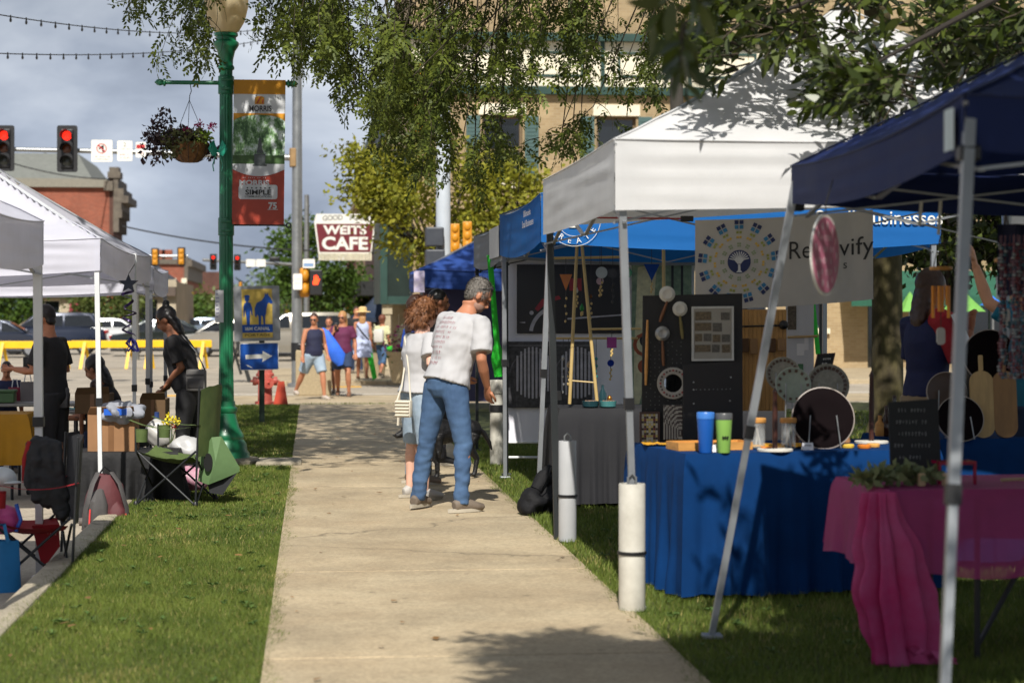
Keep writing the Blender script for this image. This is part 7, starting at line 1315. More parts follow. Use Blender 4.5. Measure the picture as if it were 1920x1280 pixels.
planter(1786, 632, 26, 'pot of bright pink flowers seen behind the nearest tent leg', [('foliage', MGR, (.16, .16, .2), -.08), ('pink_bloom', M('hot_pink_bloom', (224, 60, 140), .6, .2, 3, island=.6, rgb2=(240, 130, 180), trans=.2), (.16, .16, .24), .02)], .2, .35, 120, z0=0)
ZS = -.15
MOLV = M('olive_canvas', (66, 84, 40), .8, .2, 5, bump=.2, bsc=30, rgb2=(92, 108, 56)); MRCV = M('red_canvas', (150, 16, 26), .75, .15, 5); MBCV = M('black_canvas', (34, 35, 38), .75, .25, 5, bump=.2, bsc=24); MTUBE = M('dark_tube', (40, 42, 44), .4, .15, metal=.3)
def camp_chair(label, loc, rz, seat, arm, back=None, bh=.42, pads=None):
 t = thing('camp_chair', label, 'camping chair', loc, rz, 'folding camp chairs'); w, d = .27, .24; zs, za = .42, .6
 L4 = [((-w, d, 0), (-w * .95, -d, zs)), ((-w, -d, 0), (-w * .95, d, zs)), ((w, d, 0), (w * .95, -d, zs)), ((w, -d, 0), (w * .95, d, zs)), ((-w, d, 0), (w, d, zs)), ((w, d, 0), (-w, d, zs)), ((-w, -d, 0), (w, -d, zs - .04)), ((w, -d, 0), (-w, -d, zs - .04))]
 for a, b in L4: mb = MB(); mb.tube([a, b], .0085, 8); mb.build('leg', MTUBE, t)
 for sx in (-1, 1):
  for sy, zt in ((1, za), (-1, za + bh)): mb = MB(); mb.tube([(sx * w, sy * d, zs - .02 if sy > 0 else 0), (sx * w * (1.06 if sy < 0 else 1), sy * d * (1.0 if sy > 0 else 1.15), zt)], .0085, 8); mb.build('upright', MTUBE, t)
  mb = MB(); mb.lathe([(.022, 0), (.022, .012), (.012, .03)], 10, (sx * w, d, 0)); mb.lathe([(.022, 0), (.022, .012), (.012, .03)], 10, (sx * w, -d, 0)); mb.build('foot', BLACKPL, t)
  mb = MB(); mb.sheet(lambda u, v: V(sx * (w + .005 + .06 * (v - .5)), d + .05 - (2 * d + .09) * u, za + .012 + .05 * (2 * u - 1) ** 2 - .035 * u + .004 * noise.noise(V(u * 8, v * 5, sx))), 20, 5); mb.build('armrest', arm, t)
  mb = MB(); mb.lathe([(.045, 0), (.05, .1), (.052, .1)], 12, (sx * (w + .01), d - .05, za - .11)); mb.build('cup_holder', seat, t)
 mb = MB(); mb.sheet(lambda u, v: V(-w + 2 * w * u, d + .02 - 2 * d * v, zs + .01 - .05 * math.sin(math.pi * u) - .06 * math.sin(math.pi * v * .8) * (1 - .2 * v) - .03 * v + .015 * noise.noise(V(u * 6, v * 7, 8))), 20, 16); mb.build('seat', seat, t, ang=80)
 mb = MB(); mb.sheet(lambda u, v: V((-w * 1.05 + 2.1 * w * u) , -d * 1.08 - .05 * math.sin(math.pi * u) - .03 * v, zs - .05 + (za + bh - zs + .05) * v - (.03 * (2 * u - 1) ** 2 * v) + .022 * noise.noise(V(u * 4, v * 5, 3)) + .008 * noise.noise(V(u * 11, v * 9, 5))), 20, 20); mb.build('backrest', back or seat, t, ang=80)
 return t
g = G(345, 938); camp_chair('empty olive green camp chair on the grass beside the lamp post', (X_at(330, 15.9), 15.95, .0), R(76), MOLV, MOLV, bh=.33)
c = P(412, 862, 15.7); t = thing('chair_bag', 'pale green carry hood with a dark oval hole hung on the olive chair', 'bag', c, 0); MSG = M('sage_canvas', (92, 120, 76), .75, .12, 5, bump=.25, bsc=16); k = 15.7 / F
mb = MB(); hp_ = [(-40, -38), (-34, 10), (-14, 44), (4, 46), (38, -14), (36, -22), (6, -34), (-20, -44)]
mb.add([V(x * k, -.1 + (abs(x) > 30) * .05, z * k) for x, z in hp_] + [V(x * k * .8, .12, z * k * .85) for x, z in hp_] + [V(-6 * k, -.15, 0)], [(i, (i + 1) % 8, 16) for i in range(8)] + [(i, 8 + i, 8 + (i + 1) % 8, (i + 1) % 8) for i in range(8)] + [tuple(range(8, 16))]); mb.build('hood', MSG, t, smooth=True, ang=30)
mb = MB(); mb.prism(circ(-20 * k, -2 * k, 8.5 * k, 22, 17 * k), .0, .004, fr((.0, -.138, 0), (1, -.05, 0), (0.0, .02, 1))); mb.build('opening', M('dark_lining', (14, 16, 14), .9), t, smooth=False)
mb = MB(); mb.prism([(-24 * k, -36 * k), (24 * k, -18 * k), (32 * k, -24 * k), (6 * k, -64 * k), (-18 * k, -60 * k)], -.06, .06, fr((0, 0, 0), (1, 0, 0), (0, 0, 1))); mb.build('under_pouch', MBCV, t, smooth=False)
camp_chair('red and black camp chair at the left edge with a dark coat over it', (X_at(48, 12.3), 12.3, ZS), R(104), MRCV, MRCV, MBCV, bh=.3)
k = 12.0 / F
c = P(86, 1020, 12.05); mb = MB(); mb.prism([(-26 * k, 36 * k), (24 * k, 38 * k), (26 * k, -4 * k), (4 * k, -34 * k), (-8 * k, -38 * k)], -.006, .006, fr((0, 0, 0), (1, 0, 0), (0, 0, 1))); o = thing('red_pennant', 'red cloth pennant with pale script hanging below the black coat', 'pennant', c); mb.build('cloth', MRCV, o, smooth=False)
mb = MB(); scrawl(mb, fr((0, -.007, 0), (1, -.0, -.15), (0.15, 0, 1)), -2 * k, 24 * k, 40 * k, 9 * k, 8, 0, 40); mb.build('lettering', M('pale_rose_print', (200, 140, 140), .7), o, smooth=False)
c = P(8, 965, 11.9); t = thing('pink_bag', 'pink and red bag sitting in the red camp chair', 'bag', c); mb = MB(); mb.ell((0, 0, -.02), (.11, .1, .085), 30, 20, nz=.4, nsc=12); mb.build('bag', M('pink_nylon', (190, 70, 130), .5, .2), t); mb = MB(); mb.tube([(.08, -.07, .07), (.11, -.09, -.02), (.08, -.08, -.09)], .012, 6); mb.build('blue_clip', M('blue_plastic', (30, 90, 190), .4), t)
c = P(6, 850, 12.6); mb = MB(); mb.ell((0, 0, 0), (.08, .075, .06), 24, 16, nz=.25, nsc=14); mb.ell((.05, -.03, -.035), (.06, .06, .012)); tag(mb.build('white_cap', M('white_cap_cloth', (200, 204, 204), .8, .1), loc=(0, 0, 0)), 'white cap lying on the red camp chair back', 'cap').location = P(8, 893, 12.3)
g = G(-2, 1108, ZS); t = thing('blue_tote', 'bright blue tote bag on the street at the lower left corner', 'bag', g); mb = MB(); mb.sheet(lambda u, v: V(.13 * math.cos(u * 2 * math.pi) * (1 - .25 * v) + .02 * math.sin(u * 20) * v, .08 * math.sin(u * 2 * math.pi) * (1 - .2 * v), .3 * v), 32, 8); mb.build('body', M('blue_tote_cloth', (24, 112, 170), .7, .15, 5, bump=.2, bsc=20), t)
mb = MB(); mb.tube([(-.06, -.05, .29), (-.04, -.06, .4), (.04, -.06, .4), (.06, -.05, .29)], [(.012, .003)] * 4, 6); mb.build('handle', M('blue_tote_cloth', (24, 112, 170)), t)
C4 = P(128, 965, 15.9); C4.z = ZS; table('low stack of crates hidden under the black sheet', C4 + V(.05, .06, 0), 0, .78, .5, .5, MTOP, ZS)
drape('black_sheet', 'crumpled black sheet over a low stack beside the backpack', 'cloth cover', C4, 0, .86, .6, .53, .52, M('black_sheet_cloth', (13, 13, 15), .75, .25, 6, bump=.8, bsc=14), fold=.06, flare=.05, nf=8, seed=3.1, z0=ZS)
MCARD = M('cardboard', (146, 108, 74), .9, .12, 5); MCARDD = M('dark_cardboard', (96, 74, 50), .9, .12, 5)
def carton(label, px0, py0, px1, py1, d, m, dep=.3):
 a, b = P(px0, py1, d), P(px1, py0, d); w, h = b.x - a.x, b.z - a.z; t = thing('cardboard_box', label, 'box', (a.x, a.y, a.z), -.04, 'cardboard boxes in the left stalls'); mb = MB(); mb.box(0, w, 0, dep, 0, h, ch=.006); mb.build('carton', m, t, smooth=False)
 mb = MB(); mb.box(w * .44, w * .56, -.002, -.0006, 0, h); mb.build('tape', M('brown_tape', (120, 84, 52), .4), t, smooth=False); mb = MB(); mb.prism([(0, 0), (w, 0), (w, .09), (.03, .08)], 0, .004, fr((0, -.0, h + .001), (1, 0, 0), (0, -.5, .5))); mb.build('flap', m, t, smooth=False)
carton('tan cardboard box with open flap standing on the black sheet', 164, 776, 252, 857, 16.05, MCARD)
carton('darker cardboard box behind the black sheet under the grey tent legs', 262, 748, 310, 800, 18.2, MCARDD, .35)
carton('low brown cardboard carton behind the tan box', 140, 738, 205, 776, 18.0, MCARDD, .3)
c = P(228, 772, 16.1); t = thing('plastic_bag', 'clear plastic bag with a blue print slumped on the tan box', 'bag', c); mb = MB(); mb.ell((0, 0, 0), (.17, .12, .085), 40, 26, nz=.5, nsc=15); mb.build('bag', M('cloudy_plastic', (176, 180, 190), .55, .1, 9, trans=.4, spec=.3), t); mb = MB(); mb.sheet(lambda u, v: V(-.13 + .22 * u, -.125 + .03 * abs(u - .5), -.02 + .05 * v), 6, 2); mb.build('blue_print', M('blue_plastic', (30, 90, 190), .4), t)
for px, py, d, r, m, lab in ((352, 842, 16.6, (.14, .12, .11), M('white_plastic', (196, 196, 196), .35, .15, 9, trans=.2), 'white crumpled plastic bag behind the olive chair'), (365, 895, 16.4, (.16, .12, .1), M('pink_white_plastic', (206, 176, 186), .4, .3, 22, rgb2=(186, 110, 140), trans=.15), 'pink and white striped bag on the ground behind the olive chair'), (300, 812, 16.9, (.12, .1, .12), M('pale_carrier', (178, 176, 170), .4, .15), 'pale carrier bag left of the olive chair back')):
 c = P(px, py, d); mb = MB(); mb.ell((0, 0, 0), r, 26, 16, nz=.3, nsc=11); o = mb.build('plastic_bag', m); o.location = c; tag(o, lab, 'bag', 'plastic bags by the olive chair')
c = P(316, 792, 16.6); t = thing('flower_bunch', 'bunch of yellow flowers stuck in the bags behind the olive chair', 'flowers', c); np_mesh('yellow_bloom', np.concatenate([leafcloud(26, (dx, 0, dz), .03, .03) for dx, dz in ((-.02, 0), (.03, .02), (.07, .01), (0, .045), (.0, -.03))]), 4, M('yellow_bloom', (226, 206, 40), .6, .1, 3, island=.5), t); mb = MB(); [mb.tube([(dx, 0, 0), (.02, .02, -.2)], .004, 5) for dx in (-.02, .03, .07)]; mb.build('stems', M('stem_green', (70, 84, 40)), t); np_mesh('red_bloom', leafcloud(20, (.05, -.02, -.03), .02, .025), 4, M('red_bloom', (170, 24, 30), .6), t)
c = P(284, 800, 16.8); mb = MB(); mb.lathe([(.03, 0), (.033, .16), (.02, .2), (.02, .24), (0, .24)], 14); o = mb.build('drink_bottle', M('blue_drink_bottle', (40, 60, 110), .3)); o.location = P(294, 825, 16.9); tag(o, 'dark blue drink bottle in the bags behind the olive chair', 'bottle')
g = G(195, 990, ZS); t = thing('backpack', 'maroon and grey backpack slumped against the near tent leg', 'backpack', (X_at(196, 15.05), 15.05, ZS), R(12)); MMRN = M('maroon_nylon', (84, 34, 38), .7, .2, 6, bump=.3, bsc=18); MGRN = M('grey_nylon', (70, 67, 66), .7, .2, 6, bump=.3, bsc=20)
mb = MB(); mb.tube([(0, 0, .0), (0, 0, .04), (0, 0, .14), (.01, .02, .28), (.02, .04, .37), (.03, .05, .43), (.03, .055, .45)], [(.11, .07), (.16, .11), (.165, .115), (.15, .1), (.125, .085), (.08, .055), (.02, .02)], 26, hint=V(0, 1, 0)); mb.v = [tuple(Vector(p) * (1 + .09 * noise.noise(Vector(p) * 13))) for p in mb.v]; mb.build('pack', MMRN, t)
mb = MB(); mb.tube([(-.07, -.1, .02), (-.07, -.105, .08), (-.065, -.1, .24), (-.05, -.06, .33)], [(.05, .02), (.085, .04), (.08, .035), (.04, .01)], 18, hint=V(0, 1, 0)); mb.v = [tuple(Vector(p) * (1 + .1 * noise.noise(Vector(p) * 17))) for p in mb.v]; mb.build('front_pocket', MGRN, t); mb = MB(); mb.tube([(.085, -.09, .02), (.085, -.1, .06), (.08, -.09, .18), (.07, -.06, .25)], [(.04, .02), (.07, .035), (.065, .03), (.03, .01)], 18, hint=V(0, 1, 0)); mb.v = [tuple(Vector(p) * (1 + .1 * noise.noise(Vector(p) * 19))) for p in mb.v]; mb.build('side_pocket', MMRN, t)
for s_ in (-1, 1): mb = MB(); mb.tube([(s_ * .05, -.02, .46), (s_ * .1, -.1, .38), (s_ * .15, -.12, .2), (s_ * .16, -.08, .04)], [(.02, .005)] * 4, 6); mb.build('shoulder_strap', MGRN, t)
mb = MB(); mb.tube([(-.03, .03, .45), (.0, .02, .5), (.05, .03, .46)], .008, 6); mb.build('grab_handle', BLACKPL, t); mb = MB(); mb.tube([(-.12, -.14, .2), (-.13, -.15, .02)], .006, 5); mb.tube([(.14, -.13, .16), (.16, -.12, .03)], .006, 5); mb.build('zip_pull', M('coral_cord', (220, 70, 70), .6), t)
def bottle(px, py, d, r, h, m, lab, lid=BLACKPL, lying=False):
 c = G(px, py, ZS); t = thing('drink_bottle', lab, 'bottle', (c.x, c.y, ZS), 0, 'drink bottles on the left'); ax = V(0, 0, 1) if not lying else V(.3, -1, 0); o_ = (0, 0, 0) if not lying else (0, 0, r + .002)
 mb = MB(); mb.lathe([(r * .9, 0), (r, .005), (r, h * .7), (r * .6, h * .8), (0, h * .8)], 18, o_, axis=ax); mb.build('bottle', m, t); mb = MB(); mb.lathe([(r * .62, h * .8), (r * .62, h), (0, h)], 14, o_, axis=ax); mb.build('lid', lid, t)
bottle(119, 962, 16, .036, .21, M('green_drink_bottle', (60, 130, 70), .4, .2), 'green drink bottle standing left of the backpack'); bottle(176, 992, 15, .04, .14, M('steel_flask', (130, 140, 146), .3, metal=.5), 'grey flask lying before the backpack', STEEL, True)
c = G(148, 985, ZS); mb = MB(); mb.tube([(0, 0, .03), (.1, .02, .035), (.18, .03, .04)], [.03, .035, .03], 12); o = mb.build('rolled_umbrella', M('brown_grey_cloth', (92, 84, 80), .7, .3)); o.location = c; tag(o, 'rolled grey brown umbrella lying beside the backpack', 'umbrella')
c = G(232, 962, ZS); mb = MB(); mb.ell((0, 0, .015), (.07, .05, .014), 14, 8, nz=.6, nsc=40); o = mb.build('orange_lanyard', M('orange_nylon', (230, 96, 30), .6)); o.location = P(226, 949, 15.4); o.location.z = ZS; tag(o, 'tangled orange lanyard at the kerb beside the backpack', 'lanyard')
C5 = P(-90, 760, 19.9); C5.z = ZS; table('grey folding table under the left tents before the child', C5, R(-3), 1.25, .6, .75, MTOP, ZS)
C6 = P(-120, 782, 17.4); C6.z = ZS; table('table hidden under the mustard cloth at the left edge', C6, 0, .76, .6, .75, MTOP, ZS)
drape('tablecloth', 'mustard yellow cloth hanging from a table at the left edge', 'tablecloth', C6, 0, .78, .62, .757, .4, M('mustard_tablecloth', (168, 122, 18), .8, .12), fold=.02, nf=7, seed=6, z0=ZS, hangs=(.44, .36, .3, .3))
def gift(px, py, d, w, h, m, lab):
 c = P(px, py, d); c.z = .605; t = thing('gift_bag', lab, 'bag', c, .2, 'things on the left tables'); mb = MB(); mb.add([V(-w, -w * .5, 0), V(w, -w * .5, 0), V(w, w * .5, 0), V(-w, w * .5, 0), V(-w * 1.05, -w * .6, h), V(w * 1.05, -w * .6, h), V(w * 1.05, w * .6, h), V(-w * 1.05, w * .6, h)], [(0, 1, 5, 4), (1, 2, 6, 5), (2, 3, 7, 6), (3, 0, 4, 7), (3, 2, 1, 0)]); mb.build('paper_bag', m, t, smooth=False)
 for s in (-1, 1): mb = MB(); mb.tube([(-w * .5, s * w * .6, h), (-w * .3, s * w * .6, h + .08), (w * .3, s * w * .6, h + .08), (w * .5, s * w * .6, h)], .004, 5); mb.build('handle', WPAINT, t)
gift(52, 748, 20.1, .07, .2, M('grey_gift_paper', (120, 116, 118), .7), 'grey paper gift bag on the left table'); gift(28, 748, 20.2, .06, .14, M('rose_gift_paper', (150, 60, 80), .7), 'dark rose gift bag beside the grey one')
c = P(12, 752, 20.0); c.z = .6; mb = MB(); mb.box(-.09, .09, -.08, .08, 0, .1, ch=.01); mb.box(-.1, .1, -.09, .09, .1005, .13, ch=.01); o = mb.build('storage_tub', M('green_tub', (64, 100, 60), .4), smooth=False); o.location = c; tag(o, 'green lidded storage tub on the left table', 'tub')
c = P(150, 742, 19.2); C7 = P(118, 765, 19.0); C7.z = ZS; table('folding table between the seated woman and the grey legs', C7, 0, .62, .5, .72, MTOP, ZS)
c = P(140, 745, 19.2); c.z = .575; mb = MB(); mb.sheet(lambda u, v: V(-.1 + .3 * u, -.1 + .2 * v, .005 + .012 * noise.noise(V(u * 5, v * 5, 0))), 12, 8); o = mb.build('teal_papers', M('teal_paper', (40, 130, 130), .7, .3, 8)); o.location = c; tag(o, 'teal papers spread on the table by the seated woman', 'papers')
c = P(241, 532, 16.2); t = thing('star_spinner', 'black star garden spinner with a purple spiral tail hanging at the tent corner', 'wind spinner', c); k = 16.2 / F; mb = MB(); mb.prism([(math.sin(i * math.pi / 5) * (19 if i % 2 == 0 else 8) * k, math.cos(i * math.pi / 5) * (19 if i % 2 == 0 else 8) * k) for i in range(10)], -.01, .01, fr((0, 0, 0), (1, 0, 0), (0, 0, 1))); mb.build('star', M('black_foil', (20, 24, 34), .25, .2, metal=.4), t, smooth=False)
mb = MB(); pts = [V((.04 + .015 * math.sin(i * .21)) * math.cos(i * .36 + .5 * math.sin(i * .15)), .05 * math.sin(i * .36), -.05 - i * .0052) for i in range(72)]; mb.tube(pts, [(.003, .013)] * 72, 6); mb.build('spiral', M('purple_foil', (40, 22, 66), .35, .3, 8, metal=.4), t)
mb = MB(); mb.tube([(0, 0, .08), (.05, 0, .16)], .003, 4); mb.build('string', BLACKPL, t)
mb = MB(); [mb.tube([(.02, 0, -.44), (.02 + .04 * math.cos(i), .03 * math.sin(i), -.48 - .01 * (i % 3)), (.03 + .05 * math.cos(i * 1.7), .03 * math.sin(i), -.55)], [(.002, .01)] * 3, 5) for i in range(7)]; mb.build('foil_tassel', M('indigo_foil', (34, 30, 96), .35, .3, metal=.4), t)
def remesh(mb, voxel, smooth=2, wr=0.0, wsc=(7, 7, 3), seed=0.0, fac=.5, low=None):
 """one continuous surface from overlapping tubes"""
 me = bpy.data.meshes.new('form'); me.from_pydata(mb.v, [], mb.f)
 bm = bmesh.new(); bm.from_mesh(me); bmesh.ops.recalc_face_normals(bm, faces=bm.faces); bm.to_mesh(me); bm.free()
 o = bpy.data.objects.new('form', me); COL.objects.link(o)
 r = o.modifiers.new('r', 'REMESH'); r.mode = 'VOXEL'; r.voxel_size = voxel
 if smooth: s = o.modifiers.new('s', 'SMOOTH'); s.factor = fac; s.iterations = smooth
 dg = bpy.context.evaluated_depsgraph_get(); dg.update(); m2 = bpy.data.meshes.new_from_object(o.evaluated_get(dg))
 n = len(m2.vertices); co = np.empty(n * 3); m2.vertices.foreach_get('co', co); co = co.reshape(-1, 3)
 if wr:
  no = np.empty(n * 3); m2.vertices.foreach_get('normal', no); no = no.reshape(-1, 3)
  q = np.array([noise.noise(V(p[0] * wsc[0] + p[2] * 4 + seed, p[1] * wsc[1] + seed, p[2] * wsc[2] * 2.2)) + .5 * noise.noise(V(p[0] * wsc[0] * 2.5, p[1] * wsc[1] * 2.5 - p[2] * 6, p[2] * wsc[2] * 5 + seed)) for p in co]); co = co + no * (q * wr * (1 if low is None else np.where(co[:, 2] < low, 1.25, .55)))[:, None]
 out = MB(); out.v = [tuple(p) for p in co]; out.f = [tuple(p.vertices) for p in m2.polygons]; out.m = [0] * len(out.f)
 bpy.data.objects.remove(o); bpy.data.meshes.remove(me); bpy.data.meshes.remove(m2); return out
SKIN = M('skin_light', (206, 154, 124), .5, .06, 9, spec=.35); SKIN2 = M('skin_tan', (178, 120, 90), .5, .06, 9, spec=.35); SKIN3 = M('skin_pale', (218, 172, 150), .5, .05, 9, spec=.35); SKIN4 = M('skin_brown', (150, 100, 74), .5, .06, 9, spec=.35)
HB = M('black_hair', (20, 16, 16), .4, .3, 30, stretch=(6, 6, 1)); HBR = M('brown_hair', (58, 36, 26), .45, .3, 30); HGR = M('grey_hair', (84, 78, 72), .6, .3, 50, island=.7, rgb2=(150, 144, 136)); HRED = M('auburn_hair', (104, 64, 40), .5, .35, 30, rgb2=(158, 108, 70), island=.6); HBLN = M('blond_hair', (170, 126, 80), .45, .3, 30)
DENIM = M('blue_denim', (52, 78, 112), .85, .25, 5, bump=.12, bsc=160, rgb2=(74, 102, 136)); DENIML = M('pale_denim', (128, 148, 168), .85, .2, 7, bump=.1, bsc=140, rgb2=(160, 176, 190)); DENIMD = M('dark_denim', (40, 56, 84), .85, .2, 6)
TEE = M('white_tshirt', (178, 177, 178), .85, .04, 4, bump=.08, bsc=60); BLKT = M('black_tshirt', (26, 25, 28), .8, .2, 5, bump=.08, bsc=60); BLKP = M('black_leggings', (22, 22, 25), .7, .2, 5)
def rot(p, o, ax, an): return o + Matrix.Rotation(an, 3, ax) @ (p - o)
def person(label, loc, rz, ht, lean=0, roll=0, head=(0, 0, 0), la=None, ra=None, ll=None, rl=None, sit=False, g=1.0, fem=False, skin=SKIN, shirt=TEE, sleeve=.55, shirt_len=.0, pants=DENIM, plen=1.0, ploose=.018, shoe=None, hair=None, hairm=HB, vox=.012, cat='person', loose=.016, twist=0, detail=False, cuffs=True, hem_flare=0.0, belly=0.0, curl=.5, group=None):
 """la/ra: (upper-arm dir, forearm dir, hand dir); ll/rl: (thigh dir, shin dir, foot dir); local +Y is forward"""
 t = thing('person', label, 'person', loc, rz, group); s = ht / 1.75
 hz = .93; pel = V(0, 0, hz); Rl = Matrix.Rotation(R(roll), 3, 'Y') @ Matrix.Rotation(-R(lean), 3, 'X') @ Matrix.Rotation(R(twist), 3, 'Z')
 up = lambda x, y, z: pel + Rl @ V(x, y, z - hz)
 sw = .185 * (.9 if fem else 1.0) * (g ** .5)
 hip = [V(-.088, 0, hz - .02), V(.088, 0, hz - .02)]; sh = [up(-sw, -.01, 1.415), up(sw, -.01, 1.415)]
 ll = ll or ((-.04, .02, -1), (-.02, -.03, -1), (-.15, 1, 0)); rl = rl or ((.04, .02, -1), (.02, -.03, -1), (.15, 1, 0))
 la = la or ((-.15, -.05, -1), (-.05, .25, -1), (0, .2, -1)); ra = ra or ((.15, -.05, -1), (.05, .25, -1), (0, .2, -1))
 nrm = lambda v: Vector(v).normalized()
 legs = []; arms = []
 for h, L_ in zip(hip, (ll, rl)):
  k = h + nrm(L_[0]) * .425; a = k + nrm(L_[1]) * .41; legs.append((h, k, a, nrm(L_[2]) if len(L_) > 2 else V(0, 1, 0)))
 for q, A in zip(sh, (la, ra)):
  e = q + nrm(A[0]) * .285; w_ = e + nrm(A[1]) * .245; arms.append((q, e, w_, nrm(A[2]) if len(A) > 2 else nrm(A[1])))
 low = min(a.z for _, _, a, _ in legs) - .085; dz = -low if not sit else 0
 if sit: dz = sit / s - hz
 off = V(0, 0, dz)
 hx = Matrix.Rotation(R(head[0]), 3, 'Z') @ Matrix.Rotation(R(head[2]), 3, 'Y') @ Matrix.Rotation(-R(head[1]), 3, 'X')   # turn left, nod, tilt
 nb = up(0, -.015, 1.475); hb = nb + Rl @ V(0, .022, .07); hc = hb + hx @ V(0, .015, .085)
 hp = lambda x, y, z: hc + hx @ V(x, y, z)
 S_ = lambda mb: setattr(mb, 'v', [tuple((Vector(p) + off) * s) for p in mb.v]) or mb
 b = MB(); fw = Rl @ V(0, 1, 0); f2 = V(0, 1, 0); gw = g
 def torso(e=0.0, z0=.84, top=True, hemr=0.0, neck=True):
  if fem: ch = [(.84, .12, .1), (.93, .168, .118), (1.02, .15, .108), (1.1, .128, .1), (1.2, .14, .112), (1.29, .155, .125), (1.37, .155, .1), (1.42, .14, .08), (1.455, .085, .066)]
  else: ch = [(.84, .12, .1), (.93, .16, .112), (1.02, .15, .108), (1.1, .145, .105), (1.2, .158, .115), (1.3, .172, .122), (1.37, .17, .108), (1.42, .15, .085), (1.455, .09, .068)]
  ch = [(z, a * gw, (c * gw + (belly * math.exp(-((z - 1.06) / .13) ** 2)))) for z, a, c in ch if z >= z0 - .001]
  return [up(0, .0 + (belly * .6 * math.exp(-((z - 1.06) / .13) ** 2)), z) if z > .935 else pel + V(0, 0, z - hz) for z, _, _ in ch], [(a + e + hemr * max(0, 1.02 - z) / .1, c + e + hemr * max(0, 1.02 - z) / .1) for z, a, c in ch]
 p_, r_ = torso(-.004); b.tube(p_ + [hb + V(0, 0, -.02), hb + V(0, 0, .03)], r_ + [(.055, .058), (.054, .06)], 20, hint=fw)
 for q, e, w_, hd in arms: c_ = q.lerp(up(0, -.01, 1.4), .35); b.tube([c_, q, q.lerp(e, .35), e, e.lerp(w_, .35), e.lerp(w_, .75), w_], [.055 * gw ** .5, .054 * gw ** .5, .047 * gw, .038 * gw ** .5, .039 * gw ** .5, .03, .025], 12)
 for h, k, a, ft in legs: b.tube([h + V(0, 0, .05), h, h.lerp(k, .4), k, k.lerp(a, .32), k.lerp(a, .7), a, a + V(0, 0, -.04)], [.085 * gw, .088 * gw, .078 * gw, .054 * gw ** .5, .057 * gw ** .5, .042, .036, .034], 14)
 b.ell(hp(0, -.008, .035), (.076, .094, .095), 20, 14, M=hx); b.ell(hp(0, .022, -.045), (.056, .064, .06), 16, 12, M=hx); b.ell(hp(0, .05, -.085), (.026, .026, .02), 10, 8, M=hx)
 b.tube([hp(0, .08, .02), hp(0, .098, -.012), hp(0, .105, -.028), hp(0, .085, -.036)], [.009, .012, .015, .011], 8); b.tube([hp(-.035, .083, .028), hp(0, .09, .03), hp(.035, .083, .028)], .011, 8); b.tube([hp(-.022, .079, -.057), hp(0, .087, -.057), hp(.022, .079, -.057)], .009, 8)
 for sx in (-1, 1): b.ell(hp(sx * .077, -.005, -.003), (.012, .021, .032), 10, 8, M=hx)
 b = remesh(b, vox, 2)
 for i, (q, e, w_, hd) in enumerate(arms):
  sx = -1 if i == 0 else 1; side = hd.cross(V(0, 1, .2) if abs(hd.y) < .8 else V(0, 0, 1)).normalized(); nn_ = side.cross(hd); kn = w_ + hd * .085
  b.tube([w_ - hd * .03, w_, w_ + hd * .04, kn, kn + hd * .008], [(.023, .021), (.027, .018), (.038, .016), (.041, .014), (.036, .011)], 12, hint=nn_)
  for j, L_ in enumerate((.066, .075, .07, .055)):
   o_ = kn + side * (.028 - .0185 * j) - hd * .006; c1 = o_ + (hd + nn_ * curl * .35) * L_ * .5; c2 = c1 + (hd * (1 - curl * .6) + nn_ * curl) * L_ * .34; c3 = c2 + (hd * (1 - curl) + nn_ * curl * 1.2) * L_ * .26; b.tube([o_, c1, c2, c3], [.0092, .0088, .008, .006], 8)
  th = w_ + hd * .03 + side * .03; b.tube([th, th + (hd * .6 + side * .6) * .03, th + (hd * .85 + side * .4 + nn_ * .25) * .062, th + (hd + nn_ * .3 + side * .25) * .082], [.013, .011, .0095, .007], 8)
 S_(b).build('body', skin, t, ang=180)
 if shirt:
  m = MB(); p_, r_ = torso(loose, .93 + shirt_len if shirt_len >= 0 else .84, hemr=hem_flare); p_ = list(p_); r_ = list(r_)
  if shirt_len < 0: p_ = [p_[0] + V(0, 0, shirt_len)] + p_; r_ = [(r_[0][0] + .05 + hem_flare, r_[0][1] + .05 + hem_flare)] + [(max(a, r_[1][0]), max(c, r_[1][1])) for a, c in r_[:1]] + r_[1:]
  m.tube(p_, r_, 26, hint=fw)
  for q, e, w_, hd in arms:
   c_ = q.lerp(up(0, -.01, 1.39), .4)
   if sleeve <= .05: continue
   en = q.lerp(e, min(1, sleeve)) if sleeve <= 1 else e; pts = [c_, q, q.lerp(en, .5), en]; rr = [.066 * gw ** .5, .066 * gw ** .5, .06 * gw ** .5 + loose * .5, .058 * gw ** .5 + loose]
   if sleeve > 1: pts.append(e.lerp(w_, sleeve - 1)); rr = [.07, .066, .058, .052, .042]
   m.tube(pts, rr, 16)
  m = remesh(m, vox * .95, 3, .013 if detail else .008, (7, 7, 3.6), ht * 7); S_(m).build('shirt', shirt, t, ang=180)
